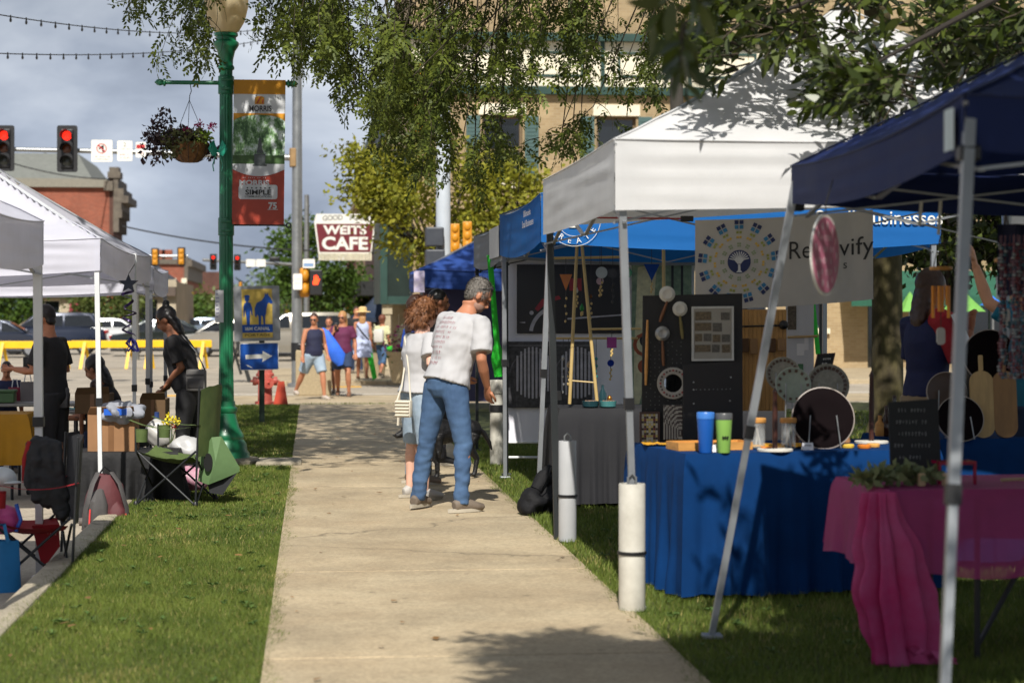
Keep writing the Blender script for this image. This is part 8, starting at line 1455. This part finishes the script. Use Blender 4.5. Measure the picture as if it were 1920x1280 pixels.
 if pants:
  m = MB(); e = ploose; gg = gw
  m.tube([pel + V(0, 0, -.1), pel + V(0, 0, -.04), pel + V(0, 0, .0), up(0, 0, .99), up(0, 0, 1.03)], [(.1 * gg, .09 * gg), (.16 * gg + e * .4, .118 * gg + e * .5), (.166 * gg + e * .4, .122 * gg + e * .4), (.158 * gg + e * .3, .114 * gg + belly * .6 + e * .3), (.15 * gg + .01, .108 * gg + belly * .6 + .01)], 22, hint=f2)
  for h, k, a, ft in legs:
   P_ = [h + V(0, 0, .03), h, h.lerp(k, .4), k, k.lerp(a, .35), k.lerp(a, .75), a + V(0, 0, -.03)]; rr = [.092 * gg + e, .094 * gg + e, .083 * gg + e * .9, .061 * gg ** .5 + e * .9, .06 * gg ** .5 + e * .8, .05 + e * .9, .05 + e * 1.1]
   if plen < 1:
    tot = plen * .835; acc = 0; Q_ = [P_[0]]; q2 = [rr[0]]
    for i in range(1, len(P_)):
     l = (P_[i] - P_[i - 1]).length
     if acc + l >= tot: u = (tot - acc) / l; Q_.append(P_[i - 1].lerp(P_[i], u)); q2.append(rr[i - 1] + (rr[i] - rr[i - 1]) * u + .006); break
     acc += l; Q_.append(P_[i]); q2.append(rr[i])
    P_, rr = Q_, q2
   m.tube(P_, rr, 18)
  m = remesh(m, vox * .95, 3, .011 if detail else .006, (8, 8, 5), ht * 3, low=.5); S_(m).build('trousers' if plen > .9 else 'shorts', pants, t, ang=180)
 for h, k, a, ft in legs:
  ft = V(ft.x, ft.y, 0).normalized(); z = a.z - .085; hl = V(a.x, a.y, z) - ft * .065; up_ = V(0, 0, 1); sole = MB(); u = MB()
  u.tube([hl + up_ * .045, hl + ft * .05 + up_ * .055, hl + ft * .13 + up_ * .048, hl + ft * .2 + up_ * .036, hl + ft * .255 + up_ * .03], [(.034, .04), (.04, .052), (.044, .046), (.047, .034), (.028, .024)], 16, hint=up_); u.tube([hl + ft * .04 + up_ * .05, a + up_ * -.0 + ft * -.0], [.042, .046], 14)
  u = remesh(u, .009, 2); S_(u); o_ = u.build('shoe', shoe or M('grey_shoe', (112, 100, 88), .7, .2, 12), t, ang=180)
  n = 22; pts = []
  for i in range(n): an = 2 * math.pi * i / n; c_ = math.cos(an); w_ = .037 + .007 * c_ - .006 * (c_ > .8); sd = V(ft.y, -ft.x, 0); pts.append(hl + ft * (.1 + .152 * c_) + sd * (w_ * math.sin(an)))
  sole.add([p + up_ * .0 for p in pts] + [p + up_ * .026 for p in pts], [tuple(range(n - 1, -1, -1)), tuple(range(n, 2 * n))] + [(i, (i + 1) % n, n + (i + 1) % n, n + i) for i in range(n)]); S_(sole).build('sole', M('pale_sole', (176, 168, 152), .7, .1), o_, smooth=False)
 if hair:
  m = MB()
  if hair in ('short', 'cropped'): m.ell(hp(0, -.058, -.012 if hair == 'short' else .0), (.067, .042, .066), 14, 10, M=hx)
  m.mi = 0; cap = dict(short=(.081, .098, .098), curly=(.1, .11, .115), long=(.09, .104, .106), pony=(.084, .1, .1), bun=(.085, .102, .102), bob=(.1, .108, .11), cropped=(.079, .097, .096))[hair]
  bx = dict(short=(0, -.022, .048), curly=(0, -.035, .045), long=(0, -.025, .046), pony=(0, -.022, .046), bun=(0, -.024, .046), bob=(0, -.03, .042), cropped=(0, -.02, .043))[hair]
  m.ell(hp(*bx), cap, 22, 16, M=hx)
  if hair in ('curly', 'bob', 'long'): m.ell(hp(0, -.06, -.03), (.08, .05, .09), 16, 12, M=hx)
  if hair == 'curly':
   for i in range(26): a = i * 2.4; rr = .085; m.ell(hp(rr * math.cos(a), -.05 + .06 * math.sin(a), .05 - .17 * (i / 26)), .03, 10, 8) if math.sin(a) < .35 else None
   m.tube([hp(0, -.11, .02), hp(0, -.15, -.02), hp(0, -.14, -.1)], [.05, .06, .03], 10)
  if hair == 'long': m.tube([hp(0, -.06, .02), hp(0, -.085, -.08), hp(.0, -.1, -.2), hp(.0, -.09, -.3)], [(.085, .05), (.09, .05), (.08, .04), (.04, .02)], 14, hint=hx @ V(0, 1, 0))
  if hair == 'pony': m.tube([hp(0, -.11, .06), hp(0, -.16, .04), hp(0, -.17, -.08), hp(0, -.15, -.16)], [.03, .035, .03, .012], 10)
  if hair == 'bun': m.ell(hp(0, -.07, .15), .038, 12, 10); m.tube([hp(0, -.05, .03), hp(0, -.075, -.06), hp(.0, -.08, -.16), hp(0, -.07, -.26)], [(.088, .05), (.088, .05), (.075, .04), (.03, .02)], 12, hint=hx @ V(0, 1, 0))
  m = remesh(m, .010, 1, .012 if hair in ('curly',) else .005, (22, 22, 16), 3); S_(m).build('hair', hairm, t, ang=180)
 for sx in (-1, 1): m = MB(); m.ell(hp(sx * .03, .079, .008), (.012, .008, .007), 10, 8, M=hx); S_(m).build('eye', M('dark_eye', (40, 30, 26), .2, 0), t)
 t['_'] = 0; del t['_']
 X = dict(t=t, hp=lambda x, y, z: (hp(x, y, z) + off) * s, up=lambda x, y, z: (up(x, y, z) + off) * s, arms=[[(q + off) * s for q in a[:3]] + [a[3]] for a in arms], legs=[[(q + off) * s for q in a[:3]] for a in legs], s=s, hx=hx, Rl=Rl)
 return X
def strands(X, n, ln, wild=.3, w=.0016):
 o = [c for c in X['t'].children if c.name.split('.')[0] == 'hair'][0]; me = o.data; m_ = len(me.polygons); ce = np.empty(m_ * 3); no = np.empty(m_ * 3); me.polygons.foreach_get('center', ce); me.polygons.foreach_get('normal', no)
 ix = rng.integers(0, m_, n); c = ce.reshape(-1, 3)[ix]; nn_ = no.reshape(-1, 3)[ix]; top = c[:, 2].max(); fl = np.zeros((n, 3)); fl[:, 2] = -1; fl[:, 1] = -.5
 fl = fl - nn_ * (fl * nn_).sum(1)[:, None]; fl += rng.normal(size=(n, 3)) * wild; fl /= np.linalg.norm(fl, axis=1)[:, None]
 sd = np.cross(fl, nn_); L_ = ln * rng.uniform(.5, 1.3, (n, 1)); b0 = c - nn_ * .002; b1 = c + fl * L_ * .5 + nn_ * .006 + rng.normal(size=(n, 3)) * wild * .01
 np_mesh('hair_strands', np.stack([b0 - sd * w, b0 + sd * w, b1 + sd * w * .8, c + fl * L_ + nn_ * (.001 + .012 * wild), b1 - sd * w * .8], 1).reshape(-1, 3), 5, o.data.materials[0], X['t'])
def sunglasses(X, on_top=False):
 m = MB(); hp = X['hp']; z, y = (.098, .055) if on_top else (.012, .092)
 for sx in (-1, 1):
  c = hp(sx * .033, y, z); m.ell(c, tuple(q * X['s'] for q in (.027, .008, .019)), 14, 8, M=X['hx'])
  m.tube([hp(sx * .06, y - .01, z), hp(sx * .08, 0, z - .002 - (.03 if on_top else 0)), hp(sx * .08, -.04, z - .01 - (.05 if on_top else 0))], .004 * X['s'], 6)
 m.tube([hp(-.06, y - .008, z + .008), hp(0, y + .004, z + .01), hp(.06, y - .008, z + .008)], .004 * X['s'], 6); m.build('sunglasses', BLACKPL, X['t'])
GZ = .006
g = G(826, 951); mx_, my_ = g.x, g.y
MAN = person('grey haired man in white printed T-shirt and blue jeans', (X_at(836, 15.0), 15.0, GZ), R(-50), 1.80, lean=19, roll=4, head=(-36, 36, 0), la=((-.32, .12, -1), (.1, .75, -.6)), ra=((.2, -.2, -1), (-.25, .5, -.85), (-.3, .4, -.9)), ll=((-.22, -.06, -1), (-.18, -.06, -1), (-.35, 1, 0)), rl=((.16, .06, -1), (.06, -.1, -1), (.2, 1, 0)), skin=SKIN2, shirt=TEE, sleeve=.8, loose=.026, pants=DENIM, ploose=.005, hair='cropped', hairm=HGR, vox=.0085, detail=True, g=1.05, hem_flare=.012)
sunglasses(MAN, True); strands(MAN, 5000, .022, .25, .0011)
hp = MAN['hp']; m = MB(); m.ell(hp(0, .03, -.062), tuple(q * MAN['s'] for q in (.059, .063, .05)), 16, 12, M=MAN['hx']); m.build('stubble', M('grey_stubble', (150, 116, 100), .8, .2, 60), MAN['t'])
def stick(X, src, items, name, mat, wmax=.012):
 o = [c for c in X['t'].children if c.name.split('.')[0] == src][0]
 from mathutils.bvhtree import BVHTree
 bv = BVHTree.FromPolygons([v.co for v in o.data.vertices], [tuple(p.vertices) for p in o.data.polygons]); mb = MB()
 for vs, fs in items:
  q = []
  for org, dr in vs: h = bv.ray_cast(org, dr); q.append(h[0] - dr * .003 if h[0] else None)
  ok = [f for f in fs if all(q[i] is not None for i in f)]; mb.add([p if p is not None else V(0, 0, 0) for p in q], ok)
 return mb.build(name, mat, X['t'], smooth=False)
items = []; dr = MAN['Rl'] @ V(0, 1, 0); rr_ = random.Random(5)
def back(u, v): return (MAN['up'](u, -.5, v), dr)
for j, (nw, w_, z) in enumerate(((8, .09, 0), (13, .155, 0), (16, .18, 0), (15, .17, 0), (15, .15, 0), (9, .09, 0), (10, .1, 0), (8, .08, 0), (8, .07, 0), (8, .08, 0))):
 sm = MB(); scrawl(sm, lambda a, b, w=0: (a, b, 0), 0, 0, .1, .024, nw, 0, j + 50); vs, fs = sm.v, [f for i, f in enumerate(sm.f) if i % 6 == 1]; x0, x1 = min(v[0] for v in vs), max(v[0] for v in vs); k = w_ / (x1 - x0)
 w_ *= 1.35; k *= 1.35; z = 1.395 - .039 * j
 vs2 = [back(-.05 + (v[0] - (x0 + x1) / 2) * k + (.012 * ((j * 7) % 3 - 1)), z + v[1] * 1.15) for v in vs]
 items.append((vs2, fs))
stick(MAN, 'shirt', items, 'shirt_print', M('faded_red_print', (140, 62, 78), .85, .3, 90, rgb2=(178, 150, 154)))
m = MB(); s = MAN['s']
for u0 in (.05, ):
 pass
items = []
for sx in (-1, 1):
 n = 6; vs = []
 for jj in range(n + 1):
  for ii in range(n + 1): a = (ii / n - .5) * .125; b = .06 - .15 * jj / n * (1 - .2 * abs(2 * ii / n - 1)); vs.append((MAN['up'](sx * .085 + a, -.6, .9 + b), V(0, 1, 0)))
 items.append((vs, [(r * (n + 1) + c, r * (n + 1) + c + 1, (r + 1) * (n + 1) + c + 1, (r + 1) * (n + 1) + c) for r in range(n) for c in range(n)]))
stick(MAN, 'trousers', items[:1], 'back_pocket', M('pocket_denim', (40, 62, 92), .85, .25, 30)); stick(MAN, 'trousers', items[1:], 'back_pocket', M('pocket_denim', (40, 62, 92)))
m = MB(); m.tube([MAN['up'](.155 * math.cos(a) * 1.02, .112 * math.sin(a), .985) for a in [i * math.pi / 12 for i in range(25)]], [(.006, .012)] * 25, 6); m.build('belt', M('brown_belt', (60, 44, 34), .5), MAN['t'])
WOM = person('red haired woman in white T-shirt and denim shorts with her hand to her face', (X_at(785, 16.0), 16.0, GZ), R(-62), 1.58, lean=4, head=(-8, 12, 0), ra=((.55, -.35, -1), (-.55, .75, .85), (-.2, .3, 1)), la=((-.2, .1, -1), (.2, .9, -.2)), ll=((-.12, .04, -1), (-.04, -.04, -1)), rl=((.12, -.02, -1), (.04, -.06, -1)), fem=True, g=1.08, skin=SKIN3, shirt=TEE, sleeve=.7, loose=.03, pants=DENIML, plen=.56, ploose=.02, hair='curly', hairm=HRED, shoe=M('pale_shoe', (176, 172, 166), .6, .1), vox=.010, hem_flare=.02)
strands(WOM, 5000, .04, .4, .0013)
cb_ = P(757, 765, 15.75); t = thing('shoulder_bag', 'small ribbed white shoulder bag hanging at the hip of the red haired woman', 'bag', cb_, R(-25)); MCRB = M('cream_leather', (206, 198, 180), .5, .06); k = 15.75 / F
mb = MB(); mb.box(-16 * k, 16 * k, -.03, .03, -17 * k, 15 * k, ch=.012)
for i in range(5): mb.tube([(-14 * k, -.034, (-13 + i * 6.2) * k), (14 * k, -.034, (-13 + i * 6.2) * k)], .008, 8)
mb.build('bag_body', MCRB, t); tw_ = WOM['t']; wm_ = wmat(tw_); iw = wmat(t).inverted(); q1 = iw @ (wm_ @ WOM['up'](-.1, -.12, 1.42)); mb = MB(); mb.tube([(14 * k, 0, 13 * k), V(14 * k, 0, 13 * k).lerp(q1, .5) + V(.02, -.03, 0), q1], .007, 6); mb.tube([(-14 * k, 0, 13 * k), V(-10 * k, .06, 40 * k), q1 + V(-.02, .1, -.1)], .007, 6); mb.tube([(-8 * k, -.03, -17 * k), (-9 * k, -.03, -32 * k)], .01, 6); mb.build('strap', MCRB, t)
person('dark haired woman in a blue top hidden behind the red haired woman', (X_at(782, 17.4), 17.4, GZ), R(-70), 1.62, fem=True, shirt=M('royal_blue_top', (40, 74, 160), .8, .12), pants=DENIML, hair='long', hairm=HBR, vox=.016, skin=SKIN2)
person('dark haired man in black behind the man in white', (X_at(820, 19.6), 19.6, GZ), R(-80), 1.70, shirt=BLKT, pants=M('dark_trousers', (40, 40, 46), .8), hair='short', hairm=HB, vox=.016, skin=SKIN4, shoe=BLKP)
D0 = G(765, 868); D0 = V(X_at(838, 17.9), 17.9, GZ); dg_ = thing('dog', 'black dog standing with its head low behind the red haired woman', 'dog', D0, R(118)); dg_.scale = (.86, .86, .86); MDOG = M('black_fur', (18, 17, 18), .45, .3, 20, bump=.5, bsc=120)
m = MB(); m.tube([(0, -.38, .5), (0, -.28, .5), (0, -.08, .49), (0, .12, .49), (0, .24, .52), (0, .33, .55), (0, .42, .54)], [(.08, .09), (.1, .12), (.09, .11), (.11, .15), (.1, .13), (.075, .09), (.06, .07)], 16, hint=V(0, 0, 1))
m.ell((0, .47, .52), (.062, .085, .065), 14, 10); m.tube([(0, .52, .5), (0, .58, .475), (0, .625, .465)], [.042, .034, .024], 12)
for sx in (-1, 1):
 m.tube([(sx * .055, .47, .57), (sx * .075, .45, .53), (sx * .075, .46, .47)], [.018, .026, .012], 8)
 m.tube([(sx * .075, .16, .46), (sx * .08, .15, .32), (sx * .08, .17, .2), (sx * .08, .165, .05), (sx * .08, .19, .025)], [.06, .045, .032, .025, .032], 10)
 m.tube([(sx * .075, -.28, .46), (sx * .085, -.22, .32), (sx * .085, -.32, .2), (sx * .085, -.29, .05), (sx * .085, -.265, .025)], [.085, .06, .032, .025, .032], 10)
m.tube([(0, -.37, .52), (0, -.46, .46), (0, -.53, .36), (0, -.56, .28)], [.035, .03, .024, .012], 10); m = remesh(m, .010, 2, .003, (20, 20, 14)); m.build('body', MDOG, dg_, ang=180)
m = MB(); m.lathe([(.078, -.014), (.082, -.01), (.082, .01), (.078, .014)], 18, (0, .36, .545), axis=V(0, 1, -.15)); m.build('collar', M('red_collar', (140, 30, 34), .6), dg_)
m = MB(); [m.ell((sx * .035, .53, .545), .009, 8, 6) for sx in (-1, 1)]; m.ell((0, .645, .47), (.014, .01, .011), 8, 6); m.build('eyes_and_nose', M('wet_black', (10, 10, 10), .1), dg_)
zs = -.142
WN = person('woman in navy sleeveless top and pale denim shorts striding toward the camera', (X_at(588, 38.2), 38.2, zs), R(205), 1.66, lean=2, head=(-38, 4, 0), fem=True, g=1.14, belly=.03, skin=SKIN2, shirt=M('navy_top', (30, 34, 62), .8, .15), sleeve=.0, pants=DENIML, plen=.47, ploose=.03, hair='short', hairm=HBR, shoe=M('white_sandal', (180, 168, 156), .6), vox=.016, la=((-.3, -.1, -1), (-.05, .5, -1)), ra=((.28, .08, -1), (.12, .3, -1)), rl=((.22, -.45, -1), (.1, -.75, -1), (.2, 1, 0)), ll=((-.1, .42, -1), (-.06, .05, -1), (-.1, 1, 0)))
sunglasses(WN)
WP = person('woman in plum shirt and sunglasses talking on a phone', (X_at(642, 39.6), 39.6, zs), R(176), 1.70, lean=-2, head=(-14, 2, 0), fem=True, g=1.16, belly=.03, skin=SKIN2, shirt=M('plum_shirt', (92, 30, 66), .8, .15), sleeve=.7, pants=DENIMD, plen=.42, ploose=.03, hair='long', hairm=HBLN, shoe=M('brown_sandal', (120, 84, 62), .6), vox=.016, ra=((.45, .25, -1), (-.6, .35, .9), (-.3, .1, 1)), la=((-.28, -.02, -1), (-.05, .35, -1)), ll=((-.08, .35, -1), (-.04, -.25, -1)), rl=((.04, -.25, -1), (.0, -.5, -1)))
sunglasses(WP); q = WP['arms'][1]; m = MB(); m.box(-.04, .04, -.01, .01, -.075, .075, M=Matrix.Translation(wmat(WP['t']) @ (q[2] + V(-.05, .02, .1))), ch=.006); tag(m.build('mobile_phone', BLACKPL, loc=wmat(WP['t']) @ q[2]), 'black mobile phone held to the ear of the woman in plum', 'phone')
person('person in bright blue top hidden between the navy and plum women', (X_at(617, 41.2), 41.2, zs), R(168), 1.56, fem=True, skin=SKIN2, shirt=M('azure_top', (40, 96, 210), .75, .15), pants=DENIMD, hair='short', hairm=HBR, vox=.018, plen=.5)
m = MB(); c = P(622, 650, 39.0); m.tube([(-.2, 0, .38), (-.12, -.02, .25), (.0, -.03, .02), (.12, -.03, -.2), (.17, 0, -.36)], [(.03, .02), (.09, .04), (.14, .06), (.15, .07), (.06, .03)], 18, hint=V(0, 1, 0)); m.v = [tuple(Vector(p) * (1 + .12 * noise.noise(Vector(p) * 9))) for p in m.v]; o = m.build('blue_shoulder_bag', M('azure_bag', (44, 104, 220), .6, .2)); o.location = c; tag(o, 'bright blue cloth bag slung between the navy and plum women', 'bag')
SH = person('woman in straw hat and pale sundress walking away', (X_at(680, 46.5), 46.5, -.03), R(-8), 1.62, fem=True, g=1.05, skin=SKIN2, shirt=M('pale_blue_dress', (176, 186, 216), .8, .1), sleeve=.0, shirt_len=-.28, pants=None, hair='long', hairm=HBLN, shoe=M('brown_sandal', (120, 84, 62)), vox=.018, hem_flare=.03, rl=((.06, -.2, -1), (.02, -.3, -1)), ll=((-.06, .2, -1), (-.04, 0, -1)))
m = MB(); hp = SH['hp']; c = hp(0, -.02, .1); m.lathe([(.19, -.03), (.18, -.015), (.1, .0), (.095, .07), (.06, .1), (0, .105), ], 24, c); m.build('straw_hat', M('straw', (206, 178, 124), .85, .15, 30), SH['t'])
m = MB(); m.tube([SH['up'](-.15, -.13, 1.4), SH['up'](0, -.16, 1.2), SH['up'](.18, -.12, 1.0)], .012, 6); m.build('bag_strap', BLACKPL, SH['t'])
BP = person('small walker in a cream top with a white backpack', (X_at(717, 47.5), 47.5, -.03), R(-30), 1.50, fem=True, skin=SKIN2, shirt=M('cream_top', (206, 204, 160), .8, .1), sleeve=.7, pants=DENIM, plen=.7, hair='bob', hairm=M('chestnut_hair', (110, 62, 42), .5, .3, 30), vox=.018, rl=((.06, -.35, -1), (.02, -.6, -1)), ll=((-.06, .3, -1), (-.04, 0, -1)))
wb = wmat(BP['t']); c = BP['up'](0, -.2, 1.2); m = MB(); m.box(c.x - .12, c.x + .12, c.y - .07, c.y + .06, c.z - .17, c.z + .15, ch=.04); o = m.build('backpack', M('white_leather', (208, 204, 196), .5, .06), None); o.matrix_basis = wb; tag(o, 'white leather backpack worn by the small walker in cream', 'backpack')
for (px, py, d, lab) in ((694, 685, 46.3, 'lime green bag carried by the woman in the straw hat'), (731, 672, 47.2, 'lime green bag under the arm of the small walker in cream')): c = P(px, py, d); m = MB(); m.prism([(-.08, .28), (.05, .3), (.16, -.28), (.06, -.34)], -.03, .03, fr((0, 0, 0), (1, 0, 0), (0, 0, 1))); o = m.build('green_bag', MLIME, smooth=False); o.location = c; tag(o, lab, 'bag', 'lime green bags')
person('walker in dark clothes beyond the woman in the straw hat', (X_at(668, 52), 52, -.03), R(190), 1.7, shirt=BLKT, pants=DENIMD, hair='short', hairm=HBR, vox=.02, skin=SKIN2)
WB = person('woman in black with a dark half bun and a grey crossbody bag', (X_at(356, 19.6), 19.6, ZS), R(80), 1.73, lean=17, head=(0, 26, 0), fem=True, g=1.12, belly=.025, skin=SKIN4, shirt=BLKT, sleeve=.8, loose=.016, shirt_len=0, pants=BLKP, ploose=.008, hair='bun', hairm=HB, vox=.011, shoe=BLKP, la=((.05, -.32, -1), (.35, .75, -.75)), ra=((.1, -.3, -1), (-.35, .8, -.8)), ll=((-.04, .12, -1), (-.02, -.1, -1)), rl=((.04, -.06, -1), (.02, -.12, -1)))
c = P(368, 712, 19.2); t = thing('crossbody_bag', 'grey leather crossbody bag at the hip of the woman in black', 'bag', c, R(-12)); MGL = M('grey_leather', (96, 94, 92), .4, .15, 8); k = 19.2 / F; mb = MB(); mb.box(-19 * k, 19 * k, -.035, .035, -21 * k, 20 * k, ch=.02); mb.build('bag_body', MGL, t); mb = MB(); mb.box(-15 * k, 15 * k, -.043, -.0352, -15 * k, 3 * k, ch=.003); mb.box(-17 * k, 17 * k, -.041, -.0352, 8 * k, 11 * k); mb.build('pocket', M('dark_grey_leather', (60, 58, 58), .4, .15), t)
iw = wmat(t).inverted(); q1 = iw @ (wmat(WB['t']) @ WB['up'](-.08, -.09, 1.44)); mb = MB(); mb.tube([(17 * k, 0, 18 * k), V(17 * k, 0, 18 * k).lerp(q1, .5) + V(0.04, -.02, 0), q1], .007, 6); mb.tube([(-17 * k, 0, 18 * k), (-34 * k, -.02, 55 * k), (-42 * k, .1, 80 * k)], .007, 6); mb.build('strap', BLACKPL, t)
MB_ = person('man in black T-shirt looking down at a phone at the left stall', (X_at(98, 18.4), 18.4, ZS), R(68), 1.70, lean=3, head=(4, 16, 0), skin=SKIN2, shirt=BLKT, sleeve=.8, loose=.024, pants=M('charcoal_shorts', (36, 36, 40), .8, .3, 12), plen=.56, ploose=.03, hair='short', hairm=HB, vox=.012, la=((-.2, .2, -1), (.3, 1, .1)), ra=((.22, -.1, -1), (-.2, 1, .12)), shoe=BLKP)
q = MB_['arms'][1]; m = MB(); c = wmat(MB_['t']) @ (q[2] + V(-.05, .12, .03)); m.box(-.035, .035, -.008, .008, -.07, .07, M=Matrix.Translation(c), ch=.005); tag(m.build('mobile_phone', BLACKPL, loc=c), 'dark mobile phone in the hands of the man in black', 'phone')
m = MB(); m.box(-.15, .15, -.06, .06, -.1, .1, M=Matrix.Translation(P(98, 745, 18.1)), ch=.03); tag(m.build('waist_pouch', M('grey_pouch', (88, 88, 90), .6, .4, 20), loc=P(98, 745, 18.1)), 'grey patterned waist pouch on the man in black', 'bag')
person('seated woman in black with long dark hair at the left stall', (X_at(212, 19.4), 19.4, ZS), R(75), 1.66, lean=14, head=(0, 20, 0), sit=.47, fem=True, g=1.15, skin=SKIN4, shirt=BLKT, sleeve=1.0, pants=BLKP, hair='long', hairm=HB, vox=.013, shoe=BLKP, ll=((-.15, 1, -.05), (0, .05, -1)), rl=((.15, 1, -.05), (0, .05, -1)), la=((-.1, .35, -1), (.1, 1, -.1)), ra=((.1, .4, -1), (-.1, 1, -.15)))
camp_chair('dark folding chair under the seated woman in black', (X_at(216, 19.45), 19.45, ZS), R(75), MBCV, MBCV, bh=.2)
person('child with dark hair in a navy top behind the left table', (X_at(12, 20.9), 20.9, ZS), R(200), 1.14, head=(-10, 24, 0), skin=SKIN2, shirt=M('navy_child_top', (24, 34, 70), .8), pants=DENIMD, hair='short', hairm=HB, vox=.012)
person('small child with brown hair before the seated woman', (X_at(180, 18.6), 18.6, ZS), R(-10), 1.02, head=(10, 16, 0), skin=SKIN2, shirt=M('charcoal_child_top', (46, 44, 48), .8), pants=DENIMD, hair='bob', hairm=HBR, vox=.012)
c = P(84, 900, 12.0); t = thing('black_coat', 'black coat slung over the red camp chair, hanging to a limp corner', 'coat', c); m = MB()
for i, (x, zt, zb_, dx, r) in enumerate(((-.085, .245, -.04, .0, .026), (-.055, .262, -.13, .02, .034), (-.02, .255, -.17, .05, .036), (.015, .262, -.25, .11, .036), (.045, .25, -.22, .1, .034), (.075, .24, -.12, .07, .03), (.0, .2, -.1, .03, .045), (.03, .1, -.2, .08, .045))): m.tube([(x * .8, .0, zt), (x, -.03, zt - .02), (x + dx * .2 + .01 * math.sin(i * 2), -.045 - .012 * (i % 2), zt * .5), (x + dx * .5, -.05 + .015 * math.sin(i * 3), zb_ * .5), (x + dx * .85, -.05 - .014 * (i % 2), zb_ * .85), (x + dx, -.04, zb_)], [(.012, .012), (r, .022), (r * 1.1, .026), (r * 1.15, .024 + .006 * (i % 2)), (r, .02), (.01, .008)], 12, hint=V(0, 1, 0))
m = remesh(m, .008, 1, .009, (14, 14, 9), 2); m.build('coat_body', MBCV, t, ang=180); mb = MB(); mb.tube([(-.085, -.05, .24), (-.115, -.06, .13), (-.12, -.03, 0)], [(.012, .004)] * 3, 6); mb.build('red_lining', MRCV, t)
ST = person('woman in red, white and navy polo shirt reaching up beside the copper chime', (X_at(1738, 12.7), 12.7, 0), R(-64), 1.75, lean=2, head=(-10, 4, 0), fem=True, g=1.05, skin=SKIN4, shirt=M('navy_polo', (24, 32, 76), .8, .1), sleeve=.85, shirt_len=0, pants=M('khaki_cloth', (150, 132, 108), .85, .12, 5), hair='long', hairm=HBR, vox=.011, ra=((.35, .25, -1), (-.2, .45, .95), (-.1, .2, 1)), la=((-.2, .3, -1), (.3, .8, .4)))
N_, L_, b_ = tweak(M('polo_panels', (24, 32, 76), .8));
def wrap(X, pts, r, name, m): mb = MB(); mb.tube(pts, r, 18); mb = remesh(mb, .010, 2); return mb.build(name, m, X['t'], ang=180)
a_ = ST['arms'][1]; q, e = a_[0], a_[1]; wrap(ST, [q + V(-.09, 0, .03), q + V(-.02, 0, .01), q.lerp(e, .45), q.lerp(e, .88)], [.08, .09, .09, .09], 'red_sleeve_panel', M('red_panel', (150, 16, 34), .8, .1))
o_ = (e - q).normalized(); sd = V(1, .1, .15).normalized(); mb = MB()
mb.sheet(lambda u, v: q.lerp(e, -.12 + 1.0 * v) + Matrix.Rotation((u - .5) * .75, 3, o_) @ (sd - o_ * sd.dot(o_)).normalized() * (.098 + .004 * math.sin(v * 3)), 8, 14); mb.build('white_stripe', M('white_stripe_cloth', (206, 206, 206), .8), ST['t'], ang=80)
AR = person('person at the right edge in a teal shirt with one arm raised', (X_at(1935, 11.6), 11.6, 0), R(60), 1.72, fem=True, skin=SKIN, shirt=M('teal_shirt', (20, 110, 140), .8, .12), sleeve=.8, pants=DENIMD, hair='short', hairm=HBR, vox=.012, ra=((.35, .3, -1), (0, 1, 0)), la=((-.15, .75, .5), (.0, .35, 1), (0, .2, 1)))
